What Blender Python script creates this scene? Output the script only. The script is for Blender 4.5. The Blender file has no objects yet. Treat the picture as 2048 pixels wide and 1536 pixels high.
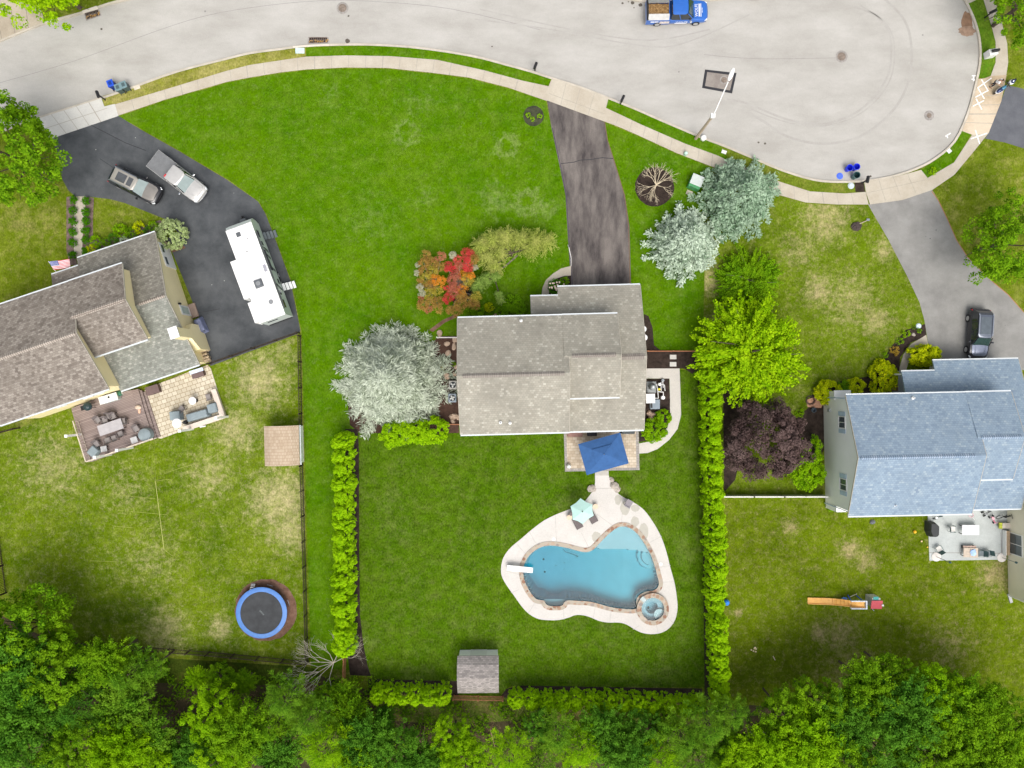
import bpy, math, random
import numpy as np
from mathutils import Vector, Matrix
from mathutils.geometry import tessellate_polygon
R = math.radians
sc = bpy.context.scene
col = sc.collection
H = 75.0          # camera height above the lawn (m)
F = 1500.0        # focal length in pixels of the 2048 px wide photograph

# ------------------------------------------------------------------ camera
cam_d = bpy.data.cameras.new('camera'); cam = bpy.data.objects.new('camera', cam_d); col.objects.link(cam)
cam.location = (0, 0, H); cam.rotation_euler = (0, 0, 0)
cam_d.sensor_width = 36.0; cam_d.lens = F / 2048 * 36.0; cam_d.clip_end = 3000; cam_d.clip_start = 0.5
sc.camera = cam
# ------------------------------------------------------------------ world and sun (soft, thin overcast; sun from the foot of the picture)
SUN_EL, SUN_AZ = 60.0, 165.0      # azimuth clockwise from +Y
w = bpy.data.worlds.new('World'); sc.world = w; w.use_nodes = True
nt = w.node_tree; bg = nt.nodes['Background']
sky = nt.nodes.new('ShaderNodeTexSky'); sky.sky_type = 'NISHITA'; sky.sun_disc = False
sky.sun_elevation = R(SUN_EL); sky.sun_rotation = R(SUN_AZ); sky.air_density = 0.8; sky.dust_density = 4.0; sky.ozone_density = 0.6
hs0 = nt.nodes.new('ShaderNodeHueSaturation'); hs0.inputs['Saturation'].default_value = 0.35      # thin overcast: greyer than a clear sky
nt.links.new(sky.outputs[0], hs0.inputs['Color']); nt.links.new(hs0.outputs[0], bg.inputs['Color']); bg.inputs['Strength'].default_value = 0.14
sun_d = bpy.data.lights.new('sun', 'SUN'); sun = bpy.data.objects.new('sun', sun_d); col.objects.link(sun)
sun_d.energy = 1.35; sun_d.angle = R(40); sun_d.color = (1.0, 0.95, 0.87)
sun.rotation_euler = (R(90 - SUN_EL), 0, R(180 - SUN_AZ)); sun.location = (0, -60, 90)
sc.view_settings.view_transform = 'Standard'; sc.view_settings.look = 'None'
sc.view_settings.gamma = 1; sc.view_settings.exposure = 0.6
sc.cycles.max_bounces = 6; sc.cycles.diffuse_bounces = 3; sc.cycles.transparent_max_bounces = 12
sc.cycles.caustics_reflective = False; sc.cycles.caustics_refractive = False

def P(px, py, z=0.0):
    s = (H - z) / F
    return ((px - 1024) * s, (768 - py) * s, z)
def P2(px, py, z=0.0):
    p = P(px, py, z); return (p[0], p[1])
# ------------------------------------------------------------------ materials
MATS = {}
def _nt(name):
    m = bpy.data.materials.new(name); m.use_nodes = True
    n = m.node_tree.nodes; l = m.node_tree.links; b = n['Principled BSDF']
    return m, n, l, b
def _coord(n): return n.new('ShaderNodeTexCoord').outputs['Object']
def _noise(n, l, vec, scale, detail=4, rough=0.55, lo=0.0, hi=1.0, stretch=None):
    if stretch:
        mp = n.new('ShaderNodeMapping'); mp.inputs['Scale'].default_value = stretch
        l.new(vec, mp.inputs['Vector']); vec = mp.outputs[0]
    t = n.new('ShaderNodeTexNoise'); t.inputs['Scale'].default_value = scale
    t.inputs['Detail'].default_value = detail; t.inputs['Roughness'].default_value = rough
    l.new(vec, t.inputs['Vector'])
    if (lo, hi) == (0, 1): return t.outputs['Fac']
    r = n.new('ShaderNodeMapRange'); r.inputs['From Min'].default_value = lo; r.inputs['From Max'].default_value = hi
    l.new(t.outputs['Fac'], r.inputs['Value']); return r.outputs[0]
def _mix(n, l, fac, a, b):
    m = n.new('ShaderNodeMix'); m.data_type = 'RGBA'
    if isinstance(fac, (int, float)): m.inputs[0].default_value = fac
    else: l.new(fac, m.inputs[0])
    for s, v in ((6, a), (7, b)):
        if isinstance(v, tuple): m.inputs[s].default_value = (*v, 1)
        else: l.new(v, m.inputs[s])
    return m.outputs[2]
def _math(n, l, op, a, b=None, clamp=False):
    m = n.new('ShaderNodeMath'); m.operation = op; m.use_clamp = clamp
    for i, v in enumerate((a, b)):
        if v is None: continue
        if isinstance(v, (int, float)): m.inputs[i].default_value = v
        else: l.new(v, m.inputs[i])
    return m.outputs[0]
def _bump(n, l, b, h, strength=0.3, dist=0.05):
    bp = n.new('ShaderNodeBump'); bp.inputs['Strength'].default_value = strength; bp.inputs['Distance'].default_value = dist
    l.new(h, bp.inputs['Height']); l.new(bp.outputs[0], b.inputs['Normal'])
def plain(name, c, rough=0.6, var=0.15, scale=3.0, metal=0.0, spec=0.4, bump=0.0, emit=None):
    if name in MATS: return MATS[name]
    m, n, l, b = _nt(name)
    v = _coord(n); f = _noise(n, l, v, scale, 5, 0.6, 0.3, 0.7)
    d = tuple(x * (1 - var) for x in c); e = tuple(min(1, x * (1 + var)) for x in c)
    l.new(_mix(n, l, f, d, e), b.inputs['Base Color'])
    b.inputs['Roughness'].default_value = rough; b.inputs['Metallic'].default_value = metal
    b.inputs['Specular IOR Level'].default_value = spec
    if bump: _bump(n, l, b, _noise(n, l, v, scale * 6), bump, 0.03)
    MATS[name] = m; return m
def grass(name, dark, mid, light, dry=None, dry_lo=0.55, dry_hi=0.7, patches=(), patch_col=None, pst=0.75, gv=0.42, dry_scale=0.22):
    m, n, l, b = _nt(name); v = _coord(n)
    c = _mix(n, l, _noise(n, l, v, 0.16, 4, 0.6, 0.35, 0.65), dark, mid)
    c = _mix(n, l, _math(n, l, 'MULTIPLY', _noise(n, l, v, 0.7, 6, 0.7, 0.45, 0.75), 0.7), c, light)
    if dry:
        a = _noise(n, l, v, dry_scale, 3, 0.55, dry_lo, dry_hi)
        bb = _math(n, l, 'ADD', _noise(n, l, v, 1.1, 9, 0.85), _math(n, l, 'MULTIPLY', a, 0.16))
        f = _math(n, l, 'MULTIPLY', _math(n, l, 'SUBTRACT', bb, 0.50, True), 3.0, True)
        c = _mix(n, l, _math(n, l, 'MULTIPLY', f, 0.75), c, dry)
    if patches:
        sep = n.new('ShaderNodeSeparateXYZ'); l.new(v, sep.inputs[0]); acc = None
        for (px, py, rpx, st, ring) in patches:
            x, y, _ = P(px, py); r = rpx / 20.0
            dx = _math(n, l, 'SUBTRACT', sep.outputs[0], x); dy = _math(n, l, 'SUBTRACT', sep.outputs[1], y)
            d = _math(n, l, 'SQRT', _math(n, l, 'ADD', _math(n, l, 'MULTIPLY', dx, dx), _math(n, l, 'MULTIPLY', dy, dy)))
            d = _math(n, l, 'ADD', _math(n, l, 'DIVIDE', d, r), _math(n, l, 'MULTIPLY', _math(n, l, 'SUBTRACT', _noise(n, l, v, 1.1, 5, 0.7), 0.5), 2.2))
            if ring:   # pale ring with a green middle
                f = _math(n, l, 'SUBTRACT', 1.0, _math(n, l, 'MULTIPLY', _math(n, l, 'ABSOLUTE', _math(n, l, 'SUBTRACT', d, 0.65)), 2.6), True)
            else:
                f = _math(n, l, 'MULTIPLY', _math(n, l, 'SUBTRACT', 1.15, d), 1.0, True)
            f = _math(n, l, 'MULTIPLY', f, st)
            acc = f if acc is None else _math(n, l, 'MAXIMUM', acc, f)
        bb = _math(n, l, 'ADD', _noise(n, l, v, 1.5, 9, 0.85), _math(n, l, 'MULTIPLY', acc, 0.20))
        acc = _math(n, l, 'MULTIPLY', _math(n, l, 'MULTIPLY', _math(n, l, 'SUBTRACT', bb, 0.53, True), 3.6, True), pst)
        c = _mix(n, l, acc, c, patch_col)
    g = _math(n, l, 'ADD', _math(n, l, 'MULTIPLY', _noise(n, l, v, 4.2, 2, 0.6, 0.3, 0.7, stretch=(1.5, 1.0, 1)), 0.6), _math(n, l, 'MULTIPLY', _noise(n, l, v, 1.3, 3, 0.6, 0.3, 0.7), 0.4))
    hs = n.new('ShaderNodeHueSaturation'); l.new(c, hs.inputs['Color'])
    mr = n.new('ShaderNodeMapRange'); mr.inputs['To Min'].default_value = 1 - gv; mr.inputs['To Max'].default_value = 1 + gv
    l.new(g, mr.inputs['Value']); l.new(mr.outputs[0], hs.inputs['Value'])
    l.new(hs.outputs[0], b.inputs['Base Color'])
    b.inputs['Roughness'].default_value = 0.95; b.inputs['Specular IOR Level'].default_value = 0.02
    _bump(n, l, b, g, 0.5, 0.08)
    return m
def ground_mat(name, a, bcol, s1=0.5, s2=9.0, speck=None, streak=None, rough=0.85, bump=0.2, contrast=(0.35, 0.65), cracks=0.0):
    m, n, l, b = _nt(name); v = _coord(n)
    c = _mix(n, l, _noise(n, l, v, s1, 6, 0.65, *contrast, stretch=streak), a, bcol)
    g = _noise(n, l, v, s2, 6, 0.8, 0.3, 0.7)
    hs = n.new('ShaderNodeHueSaturation'); l.new(c, hs.inputs['Color'])
    mr = n.new('ShaderNodeMapRange'); mr.inputs['To Min'].default_value = 0.88; mr.inputs['To Max'].default_value = 1.12
    l.new(g, mr.inputs['Value']); l.new(mr.outputs[0], hs.inputs['Value']); c = hs.outputs[0]
    if cracks:
        vo = n.new('ShaderNodeTexVoronoi'); vo.feature = 'DISTANCE_TO_EDGE'; vo.inputs['Scale'].default_value = cracks
        wv = n.new('ShaderNodeVectorMath'); wv.operation = 'ADD'; nz = n.new('ShaderNodeTexNoise'); nz.inputs['Scale'].default_value = 0.6; nz.inputs['Detail'].default_value = 6
        l.new(v, nz.inputs['Vector']); ms = n.new('ShaderNodeVectorMath'); ms.operation = 'SCALE'; ms.inputs[3].default_value = 3.0
        l.new(nz.outputs['Color'], ms.inputs[0]); l.new(v, wv.inputs[0]); l.new(ms.outputs[0], wv.inputs[1]); l.new(wv.outputs[0], vo.inputs['Vector'])
        f = _math(n, l, 'MULTIPLY', _math(n, l, 'LESS_THAN', vo.outputs['Distance'], 0.006), 0.35)
        c = _mix(n, l, f, c, tuple(x * 0.45 for x in a))
    if speck:
        vo = n.new('ShaderNodeTexVoronoi'); vo.inputs['Scale'].default_value = speck[1]; l.new(v, vo.inputs['Vector'])
        f = _math(n, l, 'LESS_THAN', vo.outputs['Distance'], speck[2])
        c = _mix(n, l, f, c, speck[0])
    l.new(c, b.inputs['Base Color']); b.inputs['Roughness'].default_value = rough; b.inputs['Specular IOR Level'].default_value = 0.2
    if bump: _bump(n, l, b, g, bump, 0.03)
    return m
def slab_mat(name, cols, scale=(1, 1, 1), bw=0.5, bh=0.25, mortar=0.02, mcol=(0.1, 0.1, 0.1), offset=0.5, rough=0.85, rot=0.0, stain=0.25, bump=0.4):
    """brick-laid units (pavers, shingles, decking) with a random tone per unit"""
    m, n, l, b = _nt(name); v = _coord(n)
    mp = n.new('ShaderNodeMapping'); mp.inputs['Scale'].default_value = scale; mp.inputs['Rotation'].default_value = (0, 0, rot)
    l.new(v, mp.inputs['Vector'])
    bt = n.new('ShaderNodeTexBrick'); bt.offset = offset; l.new(mp.outputs[0], bt.inputs['Vector'])
    bt.inputs['Scale'].default_value = 1; bt.inputs['Brick Width'].default_value = bw; bt.inputs['Row Height'].default_value = bh
    bt.inputs['Mortar Size'].default_value = mortar; bt.inputs['Color1'].default_value = (0, 0, 0, 1); bt.inputs['Color2'].default_value = (1, 1, 1, 1)
    bt.inputs['Mortar'].default_value = (0.5, 0.5, 0.5, 1); bt.inputs['Mortar Smooth'].default_value = 0.2
    cr = n.new('ShaderNodeValToRGB'); el = cr.color_ramp.elements
    el[0].color = (*cols[0], 1); el[1].color = (*cols[-1], 1)
    for i, cc in enumerate(cols[1:-1]):
        e = el.new((i + 1) / (len(cols) - 1)); e.color = (*cc, 1)
    l.new(bt.outputs['Color'], cr.inputs[0])
    c = _mix(n, l, _math(n, l, 'MULTIPLY', _noise(n, l, v, 0.35, 5, 0.65, 0.4, 0.7), stain), cr.outputs[0], tuple(x * 0.45 for x in cols[0]))
    c = _mix(n, l, bt.outputs['Fac'], c, mcol)
    l.new(c, b.inputs['Base Color']); b.inputs['Roughness'].default_value = rough; b.inputs['Specular IOR Level'].default_value = 0.2
    _bump(n, l, b, bt.outputs['Fac'], -bump, 0.02)
    return m
def leaf_mat(name, dark, light, alt=None, scale=0.5, trans=0.3):
    if name in MATS: return MATS[name]
    m, n, l, b = _nt(name); v = _coord(n)
    rnd = n.new('ShaderNodeNewGeometry').outputs['Random Per Island']
    c = _mix(n, l, rnd, dark, light)
    c = _mix(n, l, _math(n, l, 'MULTIPLY', _noise(n, l, v, scale, 3, 0.6, 0.4, 0.65), 0.6), c, alt or light)
    l.new(c, b.inputs['Base Color']); b.inputs['Roughness'].default_value = 0.6; b.inputs['Specular IOR Level'].default_value = 0.02
    t = n.new('ShaderNodeBsdfTranslucent'); l.new(c, t.inputs['Color'])
    ms = n.new('ShaderNodeMixShader'); ms.inputs[0].default_value = trans
    l.new(b.outputs[0], ms.inputs[1]); l.new(t.outputs[0], ms.inputs[2]); l.new(ms.outputs[0], n['Material Output'].inputs['Surface'])
    MATS[name] = m; return m

# ------------------------------------------------------------------ mesh builder and object helpers
class MB:
    def __init__(s): s.v = []; s.f = []
    def add(s, vs, fs):
        k = len(s.v); s.v += [tuple(x) for x in vs]; s.f += [tuple(k + i for i in f) for f in fs]; return s
    def box(s, cx, cy, cz, sx, sy, sz, rz=0.0, taper=1.0):
        c, sn = math.cos(rz), math.sin(rz); vs = []
        for z, t in ((-sz / 2, 1.0), (sz / 2, taper)):
            for x, y in ((-1, -1), (1, -1), (1, 1), (-1, 1)):
                a, b = x * sx / 2 * t, y * sy / 2 * t
                vs.append((cx + a * c - b * sn, cy + a * sn + b * c, cz + z))
        return s.add(vs, [(3, 2, 1, 0), (4, 5, 6, 7), (0, 1, 5, 4), (1, 2, 6, 5), (2, 3, 7, 6), (3, 0, 4, 7)])
    def cyl(s, p0, p1, r0, r1=None, n=10):
        r1 = r0 if r1 is None else r1
        a, b = Vector(p0), Vector(p1); d = (b - a).normalized()
        u = d.orthogonal().normalized(); w_ = d.cross(u)
        vs = [a + (u * math.cos(2 * math.pi * i / n) + w_ * math.sin(2 * math.pi * i / n)) * r0 for i in range(n)]
        vs += [b + (u * math.cos(2 * math.pi * i / n) + w_ * math.sin(2 * math.pi * i / n)) * r1 for i in range(n)]
        fs = [(i, (i + 1) % n, n + (i + 1) % n, n + i) for i in range(n)] + [tuple(reversed(range(n))), tuple(range(n, 2 * n))]
        return s.add(vs, fs)
    def tube(s, pts, r, n=8):
        for a, b in zip(pts[:-1], pts[1:]): s.cyl(a, b, r, r, n)
        return s
    def prism(s, poly, z0, z1):
        n = len(poly); ar = sum(poly[i][0] * poly[(i + 1) % n][1] - poly[(i + 1) % n][0] * poly[i][1] for i in range(n))
        if ar < 0: poly = list(reversed(poly))
        vs = [(x, y, z0) for x, y in poly] + [(x, y, z1) for x, y in poly]
        fs = [(i, (i + 1) % n, n + (i + 1) % n, n + i) for i in range(n)]
        tr = tessellate_polygon([[Vector((x, y, 0)) for x, y in poly]])
        for t in tr:
            a, b, c = [poly[i] for i in t]
            if (b[0] - a[0]) * (c[1] - a[1]) - (b[1] - a[1]) * (c[0] - a[0]) < 0: t = t[::-1]
            fs.append(tuple(n + i for i in t)); fs.append(tuple(reversed(t)))
        return s.add(vs, fs)
    def lathe(s, prof, cx=0, cy=0, n=20):
        vs = []; fs = []; k = len(prof)
        for i in range(n):
            a = 2 * math.pi * i / n
            for r, z in prof: vs.append((cx + r * math.cos(a), cy + r * math.sin(a), z))
        for i in range(n):
            j = (i + 1) % n
            for q in range(k - 1): fs.append((i * k + q, j * k + q, j * k + q + 1, i * k + q + 1))
        return s.add(vs, fs)
    def ell(s, cx, cy, cz, rx, ry, rz_, n=12, m=8, jit=0.0, seed=0):
        rg = random.Random(seed); vs = [(cx, cy, cz + rz_), (cx, cy, cz - rz_)]; fs = []
        for j in range(1, m):
            t = math.pi * j / m
            for i in range(n):
                a = 2 * math.pi * i / n; q = 1 + rg.uniform(-jit, jit)
                vs.append((cx + rx * q * math.sin(t) * math.cos(a), cy + ry * q * math.sin(t) * math.sin(a), cz + rz_ * q * math.cos(t)))
        g = lambda j, i: 2 + (j - 1) * n + i % n
        for i in range(n):
            fs.append((0, g(1, i), g(1, i + 1))); fs.append((1, g(m - 1, i + 1), g(m - 1, i)))
            for j in range(1, m - 1): fs.append((g(j, i), g(j + 1, i), g(j + 1, i + 1), g(j, i + 1)))
        return s.add(vs, fs)
    def slab(s, c4, th):
        """four top corners (3D) extruded down"""
        vs = [tuple(c) for c in c4] + [(c[0], c[1], c[2] - th) for c in c4]
        return s.add(vs, [(0, 1, 2, 3), (7, 6, 5, 4), (0, 4, 5, 1), (1, 5, 6, 2), (2, 6, 7, 3), (3, 7, 4, 0)])
    def loft(s, rings, cap=True):
        n = len(rings[0]); vs = [p for r_ in rings for p in r_]; fs = []
        for k in range(len(rings) - 1):
            for i in range(n): fs.append((k * n + i, k * n + (i + 1) % n, (k + 1) * n + (i + 1) % n, (k + 1) * n + i))
        if cap: fs += [tuple(reversed(range(n))), tuple((len(rings) - 1) * n + i for i in range(n))]
        return s.add(vs, fs)
    def build(s, name, mat, parent=None, smooth=False, bevel=0.0):
        me = bpy.data.meshes.new(name); me.from_pydata(s.v, [], s.f); me.update()
        import bmesh
        bm = bmesh.new(); bm.from_mesh(me); bmesh.ops.recalc_face_normals(bm, faces=bm.faces)
        if bevel:
            bmesh.ops.remove_doubles(bm, verts=bm.verts, dist=1e-5)
            bmesh.ops.bevel(bm, geom=[e for e in bm.edges if e.calc_face_angle(0) > 0.5], offset=bevel, segments=2, affect='EDGES', profile=0.5)
        bm.to_mesh(me); bm.free()
        me.materials.append(mat)
        if smooth:
            for p in me.polygons: p.use_smooth = True
            try: me.set_sharp_from_angle(angle=R(40))
            except Exception: pass
        o = bpy.data.objects.new(name, me); col.objects.link(o); o.parent = parent
        return o
def tag(o, label=None, cat=None, group=None, kind=None):
    if label: o['label'] = label
    if cat: o['category'] = cat
    if group: o['group'] = group
    if kind: o['kind'] = kind
    return o
def thing(name, label, cat, loc=(0, 0, 0), rz=0.0, group=None):
    o = bpy.data.objects.new(name, None); col.objects.link(o); o.empty_display_size = 0.3
    o.location = loc; o.rotation_euler = (0, 0, rz)
    return tag(o, label, cat, group)
def kids(o): return [c for c in bpy.data.objects if c.parent == o]
def copy_thing(o, loc, rz, label, group=None):
    def rec(s, par):
        c = s.copy(); col.objects.link(c); c.parent = par
        for ch in kids(s): rec(ch, c)
        return c
    c = rec(o, None); c.location = loc; c.rotation_euler = (0, 0, rz); c['label'] = label
    if group: c['group'] = group
    return c
def tess(loops, z):
    vs = [(x, y) for lp in loops for x, y in lp]; out = []
    for t in tessellate_polygon([[Vector((x, y, 0)) for x, y in lp] for lp in loops]):
        a, b, c = [vs[i] for i in t]
        if (b[0] - a[0]) * (c[1] - a[1]) - (b[1] - a[1]) * (c[0] - a[0]) < 0: t = t[::-1]
        out.append(tuple(t))
    return [(x, y, z) for x, y in vs], out
def sheet(name, poly, z, mat, holes=(), th=0.0, kind='structure'):
    """flat ground sheet from a pixel outline (at lawn level), optional down-turned edge"""
    lp = [poly] + list(holes); mb = MB(); vs, fs = tess(lp, z); mb.add(vs, fs)
    if th:
        for L in lp:
            n = len(L)
            mb.add([(x, y, z) for x, y in L] + [(x, y, z - th) for x, y in L], [(i, (i + 1) % n, n + (i + 1) % n, n + i) for i in range(n)])
    me = bpy.data.meshes.new(name); me.from_pydata(mb.v, [], mb.f); me.materials.append(mat)
    o = bpy.data.objects.new(name, me); col.objects.link(o)
    if kind: o['kind'] = kind
    return o
def G(pts, z=0.0): return [P2(x, y, z) for x, y in pts]
def spline(pts, closed=True, k=4):
    out = []; n = len(pts)
    for i in range(n if closed else n - 1):
        p = [pts[(i + j) % n] if closed else pts[min(max(i + j, 0), n - 1)] for j in (-1, 0, 1, 2)]
        for q in range(k):
            t = q / k
            out.append(tuple(0.5 * ((2 * p[1][d]) + (-p[0][d] + p[2][d]) * t + (2 * p[0][d] - 5 * p[1][d] + 4 * p[2][d] - p[3][d]) * t * t + (-p[0][d] + 3 * p[1][d] - 3 * p[2][d] + p[3][d]) * t ** 3) for d in (0, 1)))
    if not closed: out.append(tuple(pts[-1]))
    return out
def offset_line(pts, d, closed=False):
    out = []; n = len(pts)
    for i in range(n):
        a = pts[(i - 1) % n] if (closed or i > 0) else pts[i]; b = pts[(i + 1) % n] if (closed or i < n - 1) else pts[i]
        tx, ty = b[0] - a[0], b[1] - a[1]; L = math.hypot(tx, ty) or 1
        out.append((pts[i][0] - ty / L * d, pts[i][1] + tx / L * d))
    return out
def strip(name, pts, width, z, mat, th=0.0, kind='structure', closed=False):
    a = offset_line(pts, width, closed); n = len(pts); mb = MB()
    m = n if closed else n - 1
    for (A, B, za, zb) in ((pts, a, z, z),) + (((pts, pts, z, z - th), (a, a, z, z - th)) if th else ()):
        mb.add([(x, y, za) for x, y in A] + [(x, y, zb) for x, y in B], [(i, (i + 1) % n, n + (i + 1) % n, n + i) for i in range(m)])
    o = mb.build(name, mat)
    if kind: o['kind'] = kind
    return o
def text_mesh(txt, size, name, mat, parent, loc, rot, extrude=0.002, align='CENTER'):
    cu = bpy.data.curves.new('t', 'FONT'); cu.body = txt; cu.size = size; cu.extrude = extrude; cu.align_x = align; cu.align_y = 'CENTER'
    t = bpy.data.objects.new('t', cu); col.objects.link(t)
    bpy.context.view_layer.update()
    me = bpy.data.meshes.new_from_object(t.evaluated_get(bpy.context.evaluated_depsgraph_get()))
    bpy.data.objects.remove(t); me.name = name; me.materials.clear(); me.materials.append(mat)
    o = bpy.data.objects.new(name, me); col.objects.link(o); o.parent = parent; o.location = loc; o.rotation_euler = rot
    return o
# ================================================================== SETTING
kerbS = [(-3000, 1560), (-1200, 770), (-400, 425), (0, 262), (78, 233), (203, 194), (266, 172), (353, 141), (450, 116), (500, 104), (560, 96), (612, 89.5), (687, 87), (740, 87), (800, 90), (850, 95),
         (906, 103), (960, 113), (1012, 127), (1060, 140), (1103, 154), (1160, 172), (1212, 192), (1270, 215), (1322, 238), (1400, 271), (1450, 290), (1500, 311), (1564, 338), (1627, 357), (1677, 361.5), (1736, 359),
         (1783, 351), (1830, 336), (1870, 315), (1908, 281), (1933, 228), (1948, 175), (1958, 125), (1958, 87), (1951, 53), (1939, 22), (1922, -10), (1890, -50), (1845, -85),
         (1790, -108), (1730, -115), (1670, -108), (1600, -80), (1540, -40), (1480, -8), (1420, 1.5), (1350, 3.5), (1287, 4), (1262, 0), (1220, -9), (1100, -30), (950, -48), (800, -58), (650, -62), (520, -55), (400, -36), (300, -14),
         (259, -1), (219, 9), (162, 28), (84, 50), (0, 83), (-400, 245), (-1200, 590), (-3000, 1380)]
road_px = spline(kerbS[1:-1], False, 3); road_px = [kerbS[0]] + road_px + [kerbS[-1]]
road = G(road_px)
M_road = ground_mat('old_pale_asphalt', (0.36, 0.345, 0.315), (0.45, 0.435, 0.405), 0.16, 14, speck=((0.25, 0.24, 0.23), 0.3, 0.03), streak=(1, 2.2, 1))
M_conc = ground_mat('sidewalk_concrete', (0.42, 0.37, 0.295), (0.50, 0.455, 0.375), 0.5, 12)
M_conc_new = ground_mat('new_white_concrete', (0.52, 0.51, 0.48), (0.58, 0.57, 0.53), 0.5, 12)
M_kerb = ground_mat('kerb_concrete', (0.42, 0.38, 0.31), (0.56, 0.51, 0.43), 0.8, 12)
M_joint = plain('dark_joint', (0.22, 0.19, 0.16), 0.9)  # darker colour for joint lines
M_joint2 = plain('joint_fine', (0.36, 0.33, 0.28), 0.9)
pool_c = [(467, 900), (480, 850), (510, 800), (560, 760), (610, 742), (660, 740), (740, 752), (830, 776), (880, 780), (920, 762), (960, 720), (1010, 670), (1060, 630), (1100, 617), (1150, 627), (1200, 665), (1240, 720),
          (1280, 790), (1303, 850), (1325, 930), (1336, 980), (1325, 1010), (1295, 1028), (1250, 1034), (1205, 1062), (1190, 1100), (1190, 1143), (1100, 1142), (1020, 1130), (950, 1110), (880, 1095), (820, 1092), (744, 1090),
          (722, 1118), (700, 1125), (640, 1125), (615, 1112), (600, 1090), (570, 1085), (545, 1075), (510, 1030), (480, 970)]
pool = list(reversed(G([(900 + x / 3.2, 860 + y / 3.2) for x, y in spline(pool_c, True, 3)])))
SPA = P2(900 + 1295 / 3.2, 860 + 1142 / 3.2); spa_out, spa_in = 1.6, 1.13
spa_hole = [(SPA[0] + 1.35 * math.cos(2 * math.pi * i / 40), SPA[1] + 1.35 * math.sin(2 * math.pi * i / 40)) for i in range(40)]
deck_c = [(928, 270), (928, 300), (928, 340), (915, 385), (880, 435), (840, 475), (770, 505), (680, 540), (600, 580), (520, 640), (450, 700), (390, 750), (345, 810), (328, 870), (330, 930), (360, 990), (410, 1060),
          (460, 1130), (510, 1180), (570, 1210), (640, 1217), (700, 1215), (760, 1200), (800, 1185), (840, 1184), (890, 1195), (950, 1220), (1010, 1232), (1080, 1232), (1130, 1245), (1180, 1275), (1230, 1298),
          (1290, 1306), (1350, 1298), (1400, 1270), (1440, 1215), (1456, 1140), (1450, 1060), (1435, 970), (1410, 880), (1385, 780), (1350, 680), (1300, 590), (1240, 510), (1170, 460), (1110, 430), (1070, 400), (1035, 350), (1018, 300), (1014, 270)]
deck = G([(900 + x / 3.2, 860 + y / 3.2) for x, y in spline(deck_c, False, 3)])
M_base = grass('neighbour_grass', (0.075, 0.12, 0.004), (0.13, 0.18, 0.008), (0.19, 0.22, 0.03), dry=(0.40, 0.33, 0.13), dry_lo=0.5, dry_hi=0.8)
M_lawnF = grass('front_lawn_grass', (0.055, 0.145, 0.001), (0.078, 0.168, 0.001), (0.13, 0.21, 0.02), patches=[(812, 265, 30, 0.8, True), (1013, 292, 28, 1.0, True), (1055, 405, 34, 1.0, True), (990, 400, 40, 0.7, False), (850, 395, 30, 0.4, False), (1090, 420, 30, 0.7, False), (660, 190, 30, .3, False), (840, 210, 40, .35, False), (740, 440, 60, .3, False)], patch_col=(0.22, 0.28, 0.09), pst=0.8, gv=0.36)
M_lawnB = grass('back_lawn_grass', (0.048, 0.108, 0.002), (0.066, 0.134, 0.003), (0.10, 0.15, 0.015), dry=(0.17, 0.19, 0.06), dry_lo=0.5, dry_hi=0.9, gv=0.55)
pool_hole = pool
BIG = [(-1500, -1500), (1500, -1500), (1500, 1500), (-1500, 1500)]
sheet('ground', BIG, 0.0, M_base, holes=[road, pool_hole, spa_hole])
sheet('road', road, -0.12, M_road)
strip('kerb', road, -0.22, 0.02, M_kerb, th=0.16)
# --- dry yards of the neighbours
M_dryL = grass('left_back_yard_grass', (0.065, 0.12, 0.002), (0.115, 0.175, 0.004), (0.18, 0.23, 0.02), dry=(0.36, 0.34, 0.14), dry_lo=0.7, dry_hi=1.1,
               patches=[(560, 1000, 80, 1.1, False), (520, 760, 70, 1.0, False), (580, 1060, 60, .9, False), (470, 860, 60, 0.9, False), (560, 700, 40, .6, False), (420, 950, 60, 0.7, False), (440, 1255, 30, 1, False), (330, 1260, 60, .8, False), (110, 930, 90, 0.6, False), (300, 1120, 80, .4, False), (250, 980, 60, .4, False)], patch_col=(0.55, 0.46, 0.26))
sheet('grass_left_back_yard', G([(-300, 900), (6, 868), (143, 818), (181, 925), (326, 874), (450, 832), (420, 733), (600, 668), (607, 930), (618, 1325), (360, 1312), (110, 1285), (10, 1200), (0, 1080), (-300, 1080)]), 0.004, M_dryL)
M_dryR = grass('right_back_yard_grass', (0.070, 0.11, 0.002), (0.105, 0.16, 0.003), (0.15, 0.19, 0.012), dry=(0.30, 0.26, 0.10), dry_lo=0.65, dry_hi=1.1,
               patches=[(1700, 1100, 30, 1, False), (1730, 1120, 30, .9, False), (1680, 1270, 50, .8, False), (1640, 1265, 25, 1, False), (1475, 1225, 12, 1.2, False), (1990, 1150, 45, 1, False), (1580, 1055, 24, .8, False), (1700, 1350, 80, .6, False), (1900, 1290, 60, .5, False)], patch_col=(0.45, 0.34, 0.2))
sheet('grass_right_back_yard', G([(1450, 994), (1645, 994), (1700, 1028), (1860, 1030), (1862, 1122), (2020, 1122), (2020, 1190), (2500, 1300), (2500, 1480), (1500, 1480), (1462, 1400)]), 0.004, M_dryR)
M_dryF = grass('right_front_yard_grass', (0.075, 0.125, 0.003), (0.11, 0.175, 0.004), (0.17, 0.22, 0.02), dry=(0.36, 0.31, 0.13), dry_lo=0.6, dry_hi=1.0,
               patches=[(1650, 440, 60, 1, False), (1640, 580, 40, 1, False), (1770, 500, 30, .9, False), (1700, 600, 70, .7, False), (1750, 640, 40, .9, False), (1420, 560, 40, 1, False), (1435, 640, 30, .8, False), (1600, 500, 50, .6, False)], patch_col=(0.5, 0.4, 0.22))
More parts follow.
